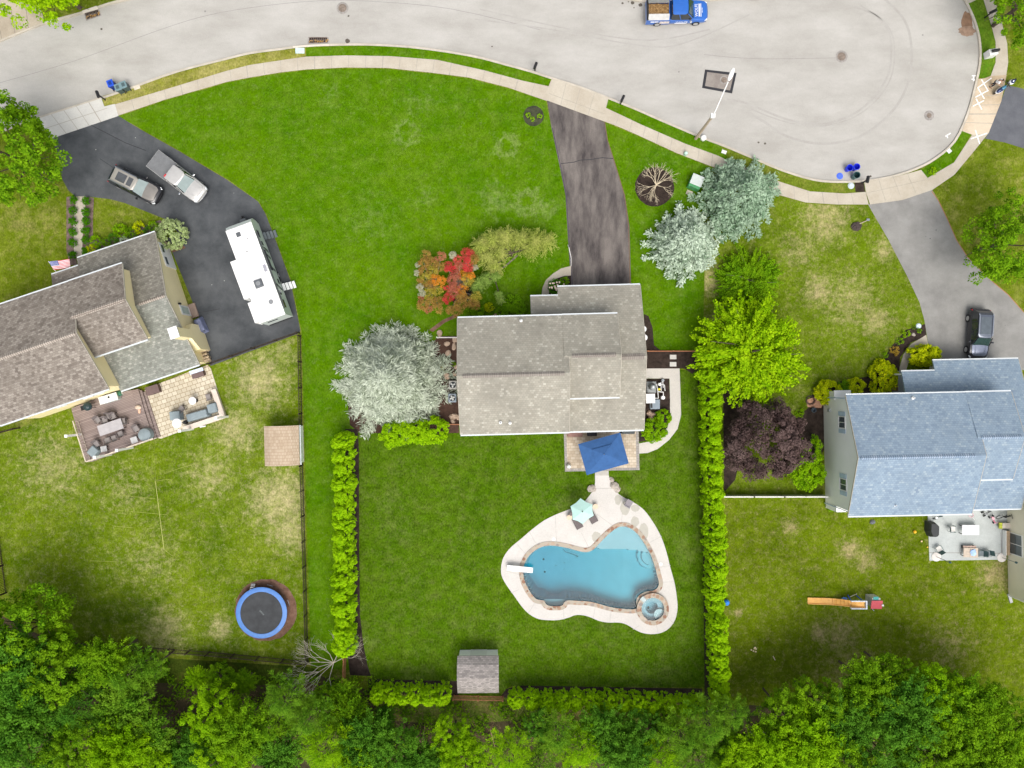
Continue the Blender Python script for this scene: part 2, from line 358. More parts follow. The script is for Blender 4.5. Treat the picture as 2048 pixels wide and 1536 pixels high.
sheet('grass_right_front_yard', G([(1409, 330), (1459, 340), (1555, 392), (1611, 407), (1674, 411), (1738, 411), (1754, 437), (1779, 480), (1816, 552), (1841, 605), (1851, 642), (1858, 690), (1858, 760), (1640, 800), (1640, 994), (1450, 990), (1409, 760)]), 0.004, M_dryF)
# --- bright lawn of the middle property
lawnF = [(237, 233), (328, 202), (453, 166), (500, 157), (560, 147), (612, 141), (690, 137), (775, 138), (859, 147), (937, 157), (1016, 177), (1092, 202), (1103, 256), (1119, 331), (1131, 391), (1136, 480), (1143, 575), (1143, 700), (1143, 862), (720, 862), (718, 1300), (722, 1330), (700, 1340), (622, 1335), (610, 930), (603, 662), (583, 562), (549, 469), (533, 428), (518, 403), (455, 358), (361, 302), (283, 258)]
sheet('lawn_front', G(lawnF), 0.006, M_lawnF)
sheet('lawn_front_right', G([(1210, 245), (1275, 272), (1353, 308), (1431, 338), (1409, 345), (1407, 700), (1290, 700), (1262, 572), (1259, 453), (1250, 391), (1231, 328), (1216, 281)]), 0.006, M_lawnF)
lawnB = [(718, 866), (918, 866), (1130, 862), (1360, 740), (1392, 740), (1402, 800), (1404, 1000), (1410, 1375), (1020, 1372), (1000, 1392), (915, 1392), (905, 1362), (745, 1358), (735, 1330), (727, 1290), (720, 1230), (718.5, 1100)]
lawnB = lawnB
sheet('lawn_back', G(lawnB), 0.010, M_lawnB, holes=[pool_hole, spa_hole])
# --- verges
sheet('verge_left', G([(205, 192), (268, 174), (353, 146), (450, 121), (500, 109), (560, 101), (612, 95), (612, 112), (594, 116), (453, 142), (328, 180), (232, 208), (208, 212)]), 0.006, grass('dry_verge_grass', (0.14, 0.16, 0.01), (0.2, 0.21, 0.03), (0.26, 0.25, 0.06), dry=(0.45, 0.38, 0.16), dry_lo=0.3, dry_hi=0.7))
sheet('verge_middle', G([(612, 95), (687, 92), (740, 92), (800, 94), (850, 99), (906, 107), (960, 118), (1012, 131), (1060, 145), (1101, 158), (1097, 172), (1047, 162), (969, 141), (875, 120), (781, 113), (612, 112)]), 0.006, M_lawnF)
sheet('verge_right', G([(1217, 198), (1322, 243), (1400, 276), (1440, 291), (1459, 322), (1437, 312), (1369, 287), (1284, 250), (1212, 215)]), 0.006, M_lawnF)
M_verge = grass('olive_verge_grass', (0.09, 0.14, 0.008), (0.13, 0.18, 0.015), (0.19, 0.22, 0.03), dry=(0.3, 0.25, 0.08), dry_lo=0.5, dry_hi=0.8)
sheet('verge_spruce', G([(1440, 291), (1500, 316), (1564, 343), (1627, 362), (1677, 367), (1708, 367), (1712, 386), (1689, 387), (1620, 383), (1561, 364), (1459, 323)]), 0.006, M_verge)
sheet('verge_bulb', G([(1842, 340), (1872, 320), (1910, 285), (1922, 262), (1944, 266), (1908, 325), (1855, 356)]), 0.006, M_lawnF)
sheet('verge_east', G([(1929, 2), (1945, 0), (1967, 0), (1983, 53), (1991, 84), (1991, 125), (1981, 152), (1968, 157), (1957, 154), (1964, 125), (1963, 87), (1956, 53), (1944, 22)]), 0.006, grass('bright_verge_grass', (0.07, 0.16, 0.008), (0.11, 0.2, 0.015), (0.2, 0.24, 0.03)))
# --- sidewalks and driveway aprons (concrete 30 mm proud of the lawn)
sw1 = [(230, 209), (328, 180), (453, 142), (500, 130), (594, 116), (612, 113.5), (690, 111), (781, 112.5), (875, 120), (969, 141), (1047, 162), (1103, 174), (1094, 202), (1016, 175), (937, 155), (859, 145), (775, 136), (690, 135), (612, 139), (560, 145), (500, 155), (453, 164), (328, 200), (237, 231)]
sheet('sidewalk_front', G(sw1), 0.03, M_conc, th=0.03)
sheet('sidewalk_right', G([(1212, 216), (1284, 250), (1369, 287), (1437, 312), (1459, 323), (1561, 364), (1620, 383), (1689, 387), (1731, 384), (1737, 409), (1674, 409), (1611, 405), (1555, 389), (1431, 336), (1353, 306), (1275, 270), (1231, 251), (1203, 241)]), 0.03, M_conc, th=0.03)
sheet('sidewalk_bulb', G([(1855, 356), (1908, 325), (1945, 268), (1977, 266), (1945, 306), (1908, 350), (1864, 380)]), 0.03, M_conc, th=0.03)
sheet('sidewalk_east', G([(1967, 0), (1983, 53), (1991, 84), (1991, 125), (1980, 155), (2010, 165), (2016, 125), (2014, 87), (2002, 41), (1989, 0), (1970, -60), (1945, -60)]), 0.03, M_conc, th=0.03)
apron_main = [(1104, 157), (1160, 176), (1217, 197), (1212, 216), (1203, 241), (1094, 201), (1097, 173)]
sheet('driveway_apron_middle', G(apron_main), 0.034, M_conc, th=0.034)
sheet('driveway_apron_right', G([(1728, 363), (1783, 356), (1842, 340), (1855, 356), (1864, 380), (1805, 400), (1740, 409), (1732, 386)]), 0.034, M_conc, th=0.034)
M_conc_st = ground_mat('stained_concrete', (0.42, 0.33, 0.22), (0.60, 0.50, 0.38), 0.25, 10, contrast=(0.4, 0.6))
sheet('driveway_apron_east', G([(1924, 262), (1938, 228), (1953, 175), (1956, 158), (1968, 157), (1981, 152), (2013, 150), (2002, 203), (1977, 266), (1945, 270)]), 0.034, M_conc_st, th=0.034)
sheet('driveway_apron_left', G([(70, 238), (78, 237), (203, 197), (209, 213), (230, 208), (237, 232), (101, 278), (86, 262)]), 0.034, M_conc_new, th=0.034)
sheet('driveway_apron_north', G([(-400, 240), (0, 79), (84, 46), (88, 40), (80, 10), (84, -10), (60, -30), (-400, 150)]), 0.034, ground_mat('brown_concrete', (0.33, 0.28, 0.21), (0.46, 0.40, 0.31), 0.3, 10), th=0.034)
sheet('driveway_north', G([(-300, 130), (40, -2), (0, -60), (-300, -60)]), 0.012, ground_mat('black_asphalt_north', (0.06, 0.065, 0.07), (0.09, 0.095, 0.1), 0.5, 12))
sheet('sidewalk_north', G([(62, 0), (75, -3), (200, -45), (190, -60), (60, -22)]), 0.03, M_conc, th=0.03)
sheet('sidewalk_corner', G([(1927, -6), (1945, -4), (1952, 0), (1940, 6), (1931, 6)]), 0.03, M_conc, th=0.03)
# --- driveways
M_driveL = ground_mat('sealed_black_asphalt', (0.05, 0.055, 0.06), (0.10, 0.106, 0.112), 0.35, 12, speck=((0.35, 0.35, 0.33), 0.7, 0.035))
M_driveM = ground_mat('worn_asphalt', (0.055, 0.047, 0.047), (0.185, 0.163, 0.148), 0.55, 10, streak=(1.6, 0.45, 1), contrast=(0.33, 0.66))
M_driveR = ground_mat('grey_asphalt', (0.21, 0.205, 0.195), (0.285, 0.28, 0.265), 0.5, 14, speck=((0.08, 0.08, 0.09), 0.5, 0.03))
M_driveE = ground_mat('dark_new_asphalt', (0.10, 0.105, 0.12), (0.135, 0.14, 0.155), 0.6, 14, speck=((0.4, 0.4, 0.4), 0.4, 0.03))
sheet('driveway_left', G([(101, 277), (237, 232), (281, 259), (359, 303), (453, 359), (516, 403), (531, 428), (547, 469), (581, 562), (601, 662), (595, 668), (421, 732), (400, 640), (345, 505), (330, 480), (345, 468), (360, 470), (335, 440), (328, 437), (300, 426), (275, 416), (250, 406), (219, 398), (185, 394), (150, 392), (137, 381), (125, 359), (116, 320), (108, 286)]), 0.012, M_driveL)
sheet('driveway_middle', G([(1094, 201), (1203, 241), (1210, 245), (1216, 281), (1231, 328), (1250, 391), (1259, 453), (1262, 572), (1262, 610), (1143, 610), (1140, 540), (1136, 480), (1131, 391), (1119, 331), (1103, 256)]), 0.012, M_driveM)
sheet('driveway_right', G([(1736, 409), (1752, 437), (1777, 480), (1814, 552), (1839, 605), (1849, 642), (1856, 686), (1880, 712), (1880, 740), (2130, 740), (2110, 690), (2048, 624), (2017, 589), (1980, 558), (1936, 514), (1914, 480), (1895, 437), (1877, 400), (1864, 380), (1805, 400)]), 0.012, M_driveR)
sheet('driveway_east', G([(2013, 170), (2048, 178), (2200, 200), (2200, 360), (2048, 297), (2010, 285), (1970, 277), (1977, 266), (2002, 203)]), 0.012, M_driveE)
# tar seams and cracks in the driveways
def seam(name, pts, wpx, z, mat, th=0): return strip(name, G(pts), wpx / 20.0, z, mat, kind='structure')
M_tar = plain('tar', (0.025, 0.025, 0.03), 0.7)
seam('driveway_seam_left', [(182, 251), (215, 268), (250, 286), (292, 302)], 1.4, 0.016, M_tar)
seam('driveway_seam_left', [(200, 318), (240, 345)], 1.0, 0.016, M_tar)
seam('driveway_seam_left', [(380, 640), (390, 627), (420, 622), (440, 618)], .9, 0.016, M_tar)
seam('driveway_seam_middle', [(1122, 328), (1148, 325), (1160, 321), (1180, 320), (1205, 316), (1226, 318)], 1.3, 0.016, M_tar)
M_brown = plain('edge_soil', (0.16, 0.10, 0.06), 0.95)
seam('driveway_edge_middle', [(1104, 256), (1120, 331), (1132, 391), (1137, 480), (1144, 570)], 1.4, 0.016, plain('edge_sealer', (0.06, 0.05, 0.075), 0.9))
seam('driveway_edge_middle', [(1210, 243), (1216, 281), (1231, 328), (1250, 391), (1258, 453), (1261, 572)], -1.6, 0.016, M_brown)
seam('driveway_edge_right', [(1864, 382), (1877, 400), (1895, 437), (1914, 480), (1936, 514), (1980, 558), (2017, 589), (2048, 624)], -1.6, 0.016, plain('leaf_litter', (0.35, 0.17, 0.07), 0.95))
# sidewalk joints
def joints(name, a, b, n, z, mat=None, wd=0.05):
    """score lines between two edge polylines"""
    def at(pl, t):
        L = [0]
        for p, q in zip(pl[:-1], pl[1:]): L.append(L[-1] + math.hypot(q[0] - p[0], q[1] - p[1]))
        d = t * L[-1]
        for i in range(len(pl) - 1):
            if d <= L[i + 1] + 1e-9:
                u = (d - L[i]) / (L[i + 1] - L[i] or 1); return (pl[i][0] + (pl[i + 1][0] - pl[i][0]) * u, pl[i][1] + (pl[i + 1][1] - pl[i][1]) * u)
        return pl[-1]
    mb = MB()
    for k in range(1, n):
        p, q = at(a, k / n), at(b, k / n); dx, dy = q[0] - p[0], q[1] - p[1]; L = math.hypot(dx, dy); nx, ny = -dy / L * wd / 2, dx / L * wd / 2
        if k % 4 == 0: nx *= 1.8; ny *= 1.8
        mb.add([(p[0] - nx, p[1] - ny, z), (q[0] - nx, q[1] - ny, z), (q[0] + nx, q[1] + ny, z), (p[0] + nx, p[1] + ny, z)], [(0, 1, 2, 3)])
    return tag(mb.build(name, mat or M_joint2), kind='structure')
s1 = G(sw1); joints('sidewalk_joints', s1[:12], list(reversed(s1[12:])), 26, 0.034)
joints('sidewalk_joints', G([(1212, 216), (1284, 250), (1369, 287), (1437, 312), (1561, 364), (1620, 383), (1689, 387), (1731, 384)]), G([(1203, 241), (1275, 270), (1353, 306), (1431, 336), (1555, 389), (1611, 405), (1674, 409), (1737, 409)]), 19, 0.034)
joints('apron_joints', G([(1104, 157), (1217, 197)]), G([(1094, 201), (1203, 241)]), 4, 0.038)
joints('apron_joints', G([(1100, 174), (1095, 200)]), G([(1212, 216), (1204, 240)]), 2, 0.038)
joints('apron_joints', G([(78, 237), (203, 197)]), G([(110, 275), (225, 236)]), 5, 0.038)
joints('apron_joints', G([(78, 237), (105, 277)]), G([(205, 197), (225, 236)]), 2, 0.038)
joints('apron_joints', G([(1728, 363), (1842, 340)]), G([(1740, 409), (1862, 379)]), 4, 0.038)
joints('apron_joints', G([(1728, 363), (1740, 409)]), G([(1842, 340), (1862, 379)]), 2, 0.038)
joints('apron_joints', G([(1956, 158), (1938, 228), (1924, 262)]), G([(2013, 150), (2002, 203), (1977, 266)]), 6, 0.038)
joints('apron_joints', G([(-130, 130), (0, 79), (84, 46)]), G([(-150, 85), (0, 25), (80, -4)]), 8, 0.038, M_joint)
C2_ = lambda x, y: (820 + x / 6.206, 440 + y / 6.206)
# --- house paths
sheet('path_left_house', G([(153, 393), (173, 393), (168, 440), (165, 480), (165, 512), (172, 530), (158, 532), (148, 500), (147, 450)]), 0.03, M_conc, th=0.03)
M_mulch = ground_mat('dark_mulch', (0.022, 0.015, 0.012), (0.055, 0.038, 0.03), 2.0, 14, bump=0.8)
M_mulchR = ground_mat('red_brown_mulch', (0.13, 0.07, 0.045), (0.24, 0.14, 0.10), 1.5, 14, bump=0.8)
M_mulchP = ground_mat('pinkish_mulch', (0.12, 0.08, 0.07), (0.22, 0.16, 0.14), 2.0, 12, bump=0.8)
sheet('mulch_path_left', G([(133, 394), (152, 392), (147, 450), (147, 500), (155, 530), (140, 530), (133, 500)]), 0.014, M_mulchP)
sheet('mulch_path_right', G([(174, 393), (188, 396), (186, 440), (186, 480), (220, 478), (320, 440), (340, 455), (300, 480), (160, 530), (166, 480), (168, 440)]), 0.014, M_mulchP)
sheet('mulch_side_door', G([(312, 470), (345, 490), (366, 490), (372, 496), (345, 505), (330, 490)]), 0.016, M_mulchR)
pth = [(1142, 532), (1142, 551), (1128, 552), (1110, 558), (1100, 568), (1096, 600), (1082, 600), (1085, 575), (1092, 560), (1105, 548), (1122, 537)]
sheet('path_front_door', G(pth), 0.03, M_conc, th=0.03)
sheet('mulch_front_door', G([(1142, 551), (1142, 600), (1098, 600), (1100, 568), (1110, 558), (1128, 552)]), 0.014, M_mulch)
sheet('mulch_left_side', G([(878, 672), (918, 672), (918, 866), (905, 866), (720, 866), (700, 850), (695, 800), (760, 790), (850, 700)]), 0.016, ground_mat('brown_mulch', (0.05, 0.028, 0.02), (0.10, 0.055, 0.04), 2.0, 12, bump=0.8))
sheet('mulch_edge_left', G([(858, 660), (885, 640), (915, 627), (915, 634), (890, 645), (866, 664)]), 0.016, M_mulchR)
sheet('mulch_maple', G([C2_(x, y) for x, y in ((590, 800), (660, 790), (790, 800), (800, 860), (760, 1000), (640, 980), (540, 1030), (520, 990), (600, 900))]), 0.014, plain('black_mulch', (0.012, 0.011, 0.012), .95, .4, 6))
strip('lawn_edge', G([C2_(x, y) for x, y in ((1330, 430), (1180, 560), (1060, 650), (930, 720), (850, 800))]), .16, .013, plain('edge_grey', (0.16, 0.14, 0.11), .95, .4, 5))
sheet('mulch_right_side', G([(1288, 628), (1297, 632), (1305, 655), (1308, 690), (1320, 700), (1392, 704), (1392, 740), (1385, 748), (1368, 737), (1285, 737)]), 0.016, M_mulch)
sheet('mulch_pool_equipment', G([(1285, 758), (1338, 757), (1340, 800), (1341, 830), (1337, 850), (1320, 870), (1300, 880), (1278, 884), (1278, 860)]), 0.016, M_mulch)
walk = [(1288, 737), (1359, 737), (1361, 790), (1362, 830), (1355, 858), (1338, 880), (1315, 898), (1295, 906), (1278, 907), (1278, 887), (1300, 883), (1320, 872), (1335, 855), (1340, 835), (1340, 800), (1339, 757), (1288, 757)]
M_walk = ground_mat('pale_concrete', (0.52, 0.49, 0.45), (0.58, 0.55, 0.50), 0.6, 12)
sheet('side_walkway', G(walk), 0.03, M_walk, th=0.03)
for (x, y) in ((1346, 714), (1346, 728.5)):
    c = P(x, y); o = MB().box(c[0], c[1], 0.045, 0.65, 0.45, 0.05).build('stepping_stone', M_conc_new, bevel=0.01)
    tag(o, 'square grey stepping stone in dark mulch, ' + ('nearer the orange fence' if y < 720 else 'nearer the curved walkway'), 'stepping stone', 'stepping stones by the gate')
c = G([(1046, 231)])[0]
def disc(cx, cy, rx, ry=None, n=40, seed=0, jit=0.02):
    rg = random.Random(seed); ry = ry or rx
    return [(cx + rx * math.cos(2 * math.pi * i / n) * (1 + rg.uniform(-jit, jit)), cy + ry * math.sin(2 * math.pi * i / n) * (1 + rg.uniform(-jit, jit))) for i in range(n)]
sheet('mulch_ring_small', disc(*P2(1067, 232), 1.02), 0.014, ground_mat('greenish_mulch', (0.03, 0.035, 0.02), (0.07, 0.075, 0.04), 2, 12))
sheet('mulch_ring_bare_tree', disc(*P2(1309, 374), 1.95), 0.014, M_mulch)
sheet('mulch_ring_trampoline', disc(*P2(532, 1220), 3.1, 3.1, seed=3), 0.014, M_mulchR)
sheet('mulch_hedge_left', G([(690, 858), (716, 858), (718, 900), (718.5, 1100), (720, 1230), (727, 1290), (735, 1330), (742, 1352), (700, 1350), (694, 1300), (690, 1290)]), 0.018, M_mulch)
sheet('mulch_hedge_bottom', G([(735, 1358), (905, 1362), (917, 1362), (917, 1392), (1002, 1392), (1012, 1378), (1040, 1371), (1404, 1377), (1404, 1400), (1000, 1395), (740, 1385)]), 0.018, M_mulch)
sheet('mulch_hedge_right', G([(1392, 738), (1404, 720), (1425, 760), (1433, 1000), (1446, 1400), (1408, 1400), (1409, 1376), (1405, 1000), (1400, 800)]), 0.018, ground_mat('hedge_soil', (0.02, 0.02, 0.008), (0.05, 0.045, 0.02), 1.2, 10))
sheet('painted_shade_under_trees', G([(1446, 780), (1480, 760), (1500, 800), (1490, 880), (1470, 960), (1448, 985)]), 0.014, M_mulch)  # dark sheet painting in the shade between hedge and purple tree, no mulch bed
sheet('mulch_blue_house', G([(1590, 840), (1620, 812), (1648, 810), (1648, 900), (1620, 940), (1600, 880)]), 0.014, M_mulch)
sheet('mulch_blue_house_front', G([(1620, 795), (1640, 770), (1740, 752), (1760, 730), (1785, 690), (1812, 660), (1850, 648), (1853, 672), (1822, 685), (1800, 715), (1798, 760), (1805, 800), (1640, 812)]), 0.014, M_mulch)
sheet('path_blue_house', G([(1852, 670), (1856, 688), (1835, 698), (1820, 715), (1812, 740), (1812, 770), (1797, 770), (1799, 735), (1806, 710), (1822, 688)]), 0.03, M_conc, th=0.03)
sheet('paving_blue_house', G([(1612, 800), (1640, 790), (1648, 805), (1642, 816), (1615, 814)]), 0.03, plain('terracotta_paving', (0.5, 0.27, 0.18), 0.9, 0.3, 1.5), th=0.03)
sheet('mulch_mailbox', G([(1709, 364), (1727, 363), (1730, 384), (1711, 384)]), 0.014, M_mulch)
# forest floor at the foot of the picture
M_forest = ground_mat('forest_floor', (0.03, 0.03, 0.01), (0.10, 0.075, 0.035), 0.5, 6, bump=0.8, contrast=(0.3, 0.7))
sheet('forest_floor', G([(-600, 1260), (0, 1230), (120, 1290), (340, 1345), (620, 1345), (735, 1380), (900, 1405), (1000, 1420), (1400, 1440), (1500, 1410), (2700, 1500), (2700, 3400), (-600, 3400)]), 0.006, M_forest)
M_scrub = grass('scrub_grass', (0.07, 0.13, 0.01), (0.11, 0.17, 0.02), (0.2, 0.2, 0.06), dry=(0.3, 0.18, 0.1), dry_lo=0.4, dry_hi=0.6)
sheet('grass_behind_hedge', G([(740, 1385), (1000, 1393), (1400, 1400), (1390, 1445), (1200, 1450), (1040, 1440), (900, 1450), (770, 1440)]), 0.012, M_scrub)
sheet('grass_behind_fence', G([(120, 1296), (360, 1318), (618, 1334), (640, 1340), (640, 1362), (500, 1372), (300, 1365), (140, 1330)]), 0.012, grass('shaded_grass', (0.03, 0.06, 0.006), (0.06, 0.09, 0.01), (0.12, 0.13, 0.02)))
# --- rear patio of the middle house
M_paver = slab_mat('cream_pavers', [(0.42, 0.34, 0.25), (0.55, 0.46, 0.35), (0.62, 0.54, 0.43)], bw=0.42, bh=0.28, mortar=0.012, mcol=(0.28, 0.22, 0.15), stain=0.35)
M_border = slab_mat('grey_border_pavers', [(0.30, 0.28, 0.26), (0.42, 0.39, 0.36)], bw=0.24, bh=0.24, mortar=0.012, mcol=(0.2, 0.18, 0.16))
pat = [(1127, 850), (1277, 850), (1279, 940), (1130, 943)]
sheet('patio_border', G(pat), 0.04, M_border, th=0.04)
sheet('patio', G([(1132, 850), (1271, 850), (1273, 935), (1135, 937)]), 0.044, M_paver)
sheet('patio_step', G([(1190, 941), (1217, 941), (1217, 951), (1190, 951)]), 0.06, ground_mat('step_stone', (0.44, 0.42, 0.38), (0.54, 0.51, 0.46)), th=0.06)
# --- pool deck, pool and spa
M_deck = ground_mat('pool_deck_concrete', (0.56, 0.535, 0.50), (0.62, 0.59, 0.555), 0.4, 10)
sheet('pool_deck', list(reversed(deck)), 0.03, M_deck, holes=[pool_hole, spa_hole], th=0.03)
def djoint(pts, w_=0.045):
    return strip('pool_deck_joint', G([(900 + x / 3.2, 860 + y / 3.2) for x, y in pts]), w_, 0.034, plain('deck_joint', (0.46, 0.44, 0.41), 0.9), kind='structure')
for pts in ([(672, 545), (680, 720)], [(505, 650), (545, 720)], [(840, 660), (885, 750)], [(1100, 430), (1098, 600)], [(940, 540), (1050, 620)], [(1280, 720), (1355, 680)], [(1345, 880), (1412, 868)], [(1360, 975), (1435, 972)], [(1210, 1250), (1170, 1275)], [(1320, 1248), (1330, 1300)], [(1385, 1190), (1430, 1240)], [(930, 1120), (915, 1205)], [(725, 1150), (728, 1214)], [(545, 1100), (500, 1170)], [(440, 1020), (390, 1040)], [(360, 905), (445, 925)], [(1030, 1160), (1020, 1232)], [(500, 810), (430, 730)]): djoint(pts)
djoint([(925, 377), (1035, 377)], 0.1)
M_wet = plain('damp_concrete', (0.43, 0.41, 0.355), 0.6, 0.06)
for (x, y, rx, ry, sd) in ((937, 685, 30, 35, 1), (1183, 585, 26, 32, 2), (1240, 650, 30, 55, 3), (1120, 500, 30, 45, 4), (1075, 445, 22, 32, 5), (1185, 500, 28, 22, 6)):
    q = P2(900 + x / 3.2, 860 + y / 3.2); sheet('damp_patch', disc(q[0], q[1], rx / 64, ry / 64, 24, sd, 0.09), 0.038, M_wet)
M_plaster = plain('pool_plaster', (0.38, 0.49, 0.54), 0.7, 0.06, 1.2)
ptd = lambda x, y: (900 + x / 3.2, 860 + y / 3.2)
shelf_edge = [ptd(*q) for q in ((900, 745), (960, 770), (1040, 770), (1120, 772), (1200, 780), (1300, 800), (1400, 820))]
PA_ = np.array(pool)
def edge_dist(x, y): return float(np.sqrt(((PA_ - np.array([x, y])) ** 2).sum(1)).min())
def pool_depth(x, y):
    px, py = x * 20 + 1024, 768 - y * 20
    yy = np.interp(px, [q[0] for q in shelf_edge], [q[1] for q in shelf_edge])
    if py < yy and px > 1181: return 0.45
    q = ptd(1290, 820); d = math.hypot(px - q[0], py - q[1])
    if d < 26: return 0.75 if d < 18 else 1.0
    if py > ptd(0, 1090)[1] and ptd(590, 0)[0] < px < ptd(750, 0)[0]: return 0.7
    t = (px - 1040) / 300.0
    return min(2.3 - 1.0 * min(1, max(0, (t - 0.15) / 0.55)), 0.9 + 2.6 * edge_dist(x, y))
mb = MB(); xs = [p[0] for p in pool]; ys = [p[1] for p in pool]; x0, x1, y0, y1 = min(xs) - .3, max(xs) + .3, min(ys) - .3, max(ys) + .3
NX, NY = 130, 90; vs = [];
for j in range(NY + 1):
    for i in range(NX + 1):
        x = x0 + (x1 - x0) * i / NX; y = y0 + (y1 - y0) * j / NY; vs.append((x, y, -pool_depth(x, y)))
mb.add(vs, [(j * (NX + 1) + i, j * (NX + 1) + i + 1, (j + 1) * (NX + 1) + i + 1, (j + 1) * (NX + 1) + i) for j in range(NY) for i in range(NX)])
POOL = thing('swimming_pool', 'irregular blue swimming pool with tan stone coping set in a white deck', 'swimming pool', (0, 0, 0))
mb.build('basin', M_plaster, POOL)
n = len(pool); MB().add([(x, y, 0.03) for x, y in pool] + [(x, y, -3.0) for x, y in pool], [(i, (i + 1) % n, n + (i + 1) % n, n + i) for i in range(n)]).build('basin_wall', M_plaster, POOL)
M_cop = slab_mat('coping_stone', [(0.30, 0.17, 0.11), (0.44, 0.33, 0.25), (0.52, 0.44, 0.36), (0.34, 0.28, 0.24)], bw=0.3, bh=0.3, mortar=0.02, mcol=(0.4, 0.36, 0.3), stain=0.2)
def coping_mat():
    m, n_, l, b = _nt('ledge_stone'); v = _coord(n_); vo = n_.new('ShaderNodeTexVoronoi'); vo.inputs['Scale'].default_value = 2.6; l.new(v, vo.inputs['Vector'])
    cr = n_.new('ShaderNodeValToRGB'); el = cr.color_ramp.elements; el[0].color = (0.24, 0.12, 0.075, 1); el[1].color = (0.50, 0.42, 0.34, 1)
    e = el.new(0.3); e.color = (0.36, 0.24, 0.165, 1); e = el.new(0.6); e.color = (0.42, 0.32, 0.24, 1); e = el.new(0.8); e.color = (0.26, 0.22, 0.20, 1)
    sp = n_.new('ShaderNodeSeparateColor'); l.new(vo.outputs['Color'], sp.inputs[0]); l.new(sp.outputs[0], cr.inputs[0])
    l.new(_mix(n_, l, _math(n_, l, 'GREATER_THAN', vo.outputs['Distance'], 0.52), cr.outputs[0], (0.4, 0.35, 0.28)), b.inputs['Base Color']); b.inputs['Roughness'].default_value = 0.8
    return m
M_ledge = coping_mat()
off = offset_line(pool, -0.42, True); off2 = pool
mb = MB(); vs = [(x, y, 0.07) for x, y in off2] + [(x, y, 0.07) for x, y in off] + [(x, y, -0.05) for x, y in off2] + [(x, y, 0.0) for x, y in off]
mb.add(vs, [(i, (i + 1) % n, n + (i + 1) % n, n + i) for i in range(n)] + [(i, (i + 1) % n, 2 * n + (i + 1) % n, 2 * n + i) for i in range(n)] + [(n + i, n + (i + 1) % n, 3 * n + (i + 1) % n, 3 * n + i) for i in range(n)])
mb.build('coping', M_ledge, POOL)
def water_mat(name, absorb, density):
    m, n_, l, b = _nt(name); n_.remove(b); out = n_['Material Output']
    tr = n_.new('ShaderNodeBsdfTransparent'); tr.inputs[0].default_value = (0.93, 0.98, 0.99, 1)
    gl = n_.new('ShaderNodeBsdfGlossy'); gl.inputs['Roughness'].default_value = 0.04
    fr = n_.new('ShaderNodeFresnel'); fr.inputs[0].default_value = 1.33
    bp = n_.new('ShaderNodeBump'); bp.inputs['Strength'].default_value = 0.25; bp.inputs['Distance'].default_value = 0.04
    l.new(_noise(n_, l, _coord(n_), 2.5, 3), bp.inputs['Height']); l.new(bp.outputs[0], gl.inputs['Normal']); l.new(bp.outputs[0], fr.inputs['Normal'])
    mx = n_.new('ShaderNodeMixShader'); l.new(fr.outputs[0], mx.inputs[0]); l.new(tr.outputs[0], mx.inputs[1]); l.new(gl.outputs[0], mx.inputs[2])
    l.new(mx.outputs[0], out.inputs['Surface'])
    va = n_.new('ShaderNodeVolumeAbsorption'); va.inputs['Color'].default_value = (*absorb, 1); va.inputs['Density'].default_value = density
    l.new(va.outputs[0], out.inputs['Volume'])
    return m
M_water = water_mat('pool_water', (0.0, 0.80, 0.885), 0.72)
inner = offset_line(pool, 0.01, True)
MB().prism(inner, -2.9, -0.10).build('water', M_water, POOL)
# fittings on the floor
for (x, y) in ((605, 861), (613, 944), (740, 921), (740, 879), (686, 899)):
    c = P2(*ptd(x, y)); r_ = 0.1 if y in (861, 944) else 0.05
    MB().cyl((c[0], c[1], -pool_depth(*c) - 0.01), (c[0], c[1], -pool_depth(*c) + 0.03), r_, n=14).build('drain_cover', plain('dark_plastic', (0.02, 0.03, 0.03)), POOL)
c = [P2(*ptd(x, y)) for x, y in ((725, 765), (745, 800), (785, 815), (830, 835), (800, 850), (780, 880))]
tag(MB().tube([(x, y, -0.12 if i < 1 else -1.2 - 0.2 * i) for i, (x, y) in enumerate(c)], 0.025, 6).build('pool_cleaner_hose', plain('dark_plastic', (0.02, 0.03, 0.03))), 'thin dark cleaner hose winding down inside the blue pool', 'hose')
# round skimmer lids on the deck
for (x, y, lb) in ((663, 698, 'white round skimmer lid on the deck above the deep end of the pool'), (1349, 858, 'white round skimmer lid on the deck at the right side of the pool')):
    c = P2(*ptd(x, y)); tag(MB().lathe([(0, 0.05), (0.15, 0.05), (0.17, 0.035)], c[0], c[1], 20).build('skimmer_lid', plain('white_plastic', (0.8, 0.8, 0.79), 0.4, 0.03)), lb, 'lid', 'skimmer lids on the pool deck')
# spa
SP = thing('spa', 'round hot tub with flagstone rim at the lower right of the pool', 'hot tub', (SPA[0], SPA[1], 0))
M_flag = coping_mat(); M_flag.name = 'flagstone'
MB().lathe([(spa_in, -1.1), (spa_in, 0.30), (spa_out, 0.30), (spa_out, -0.6)], 0, 0, 48).build('rim', M_flag, SP)
MB().lathe([(0, -0.85), (0.62, -0.85), (0.62, -0.3), (spa_in, -0.3)], 0, 0, 40).build('seat', M_plaster, SP)
MB().prism(disc(0, 0, spa_in - 0.01, n=40, jit=0), -0.9, 0.2).build('water', water_mat('spa_water', (0.10, 0.62, 0.70), 0.55), SP)
MB().prism([(0.55 * math.cos(a) + 0.72, 0.55 * math.sin(a) - 0.62) for a in [i * math.pi / 8 for i in range(16)]], -0.3, -0.05).build('step', plain('spa_step', (0.45, 0.55, 0.56), 0.6), SP)
MB().cyl((-0.25, -0.15, -0.85), (-0.25, -0.15, -0.8), 0.12, n=14).build('drain_cover', plain('dark_plastic', (0.02, 0.03, 0.03)), SP)
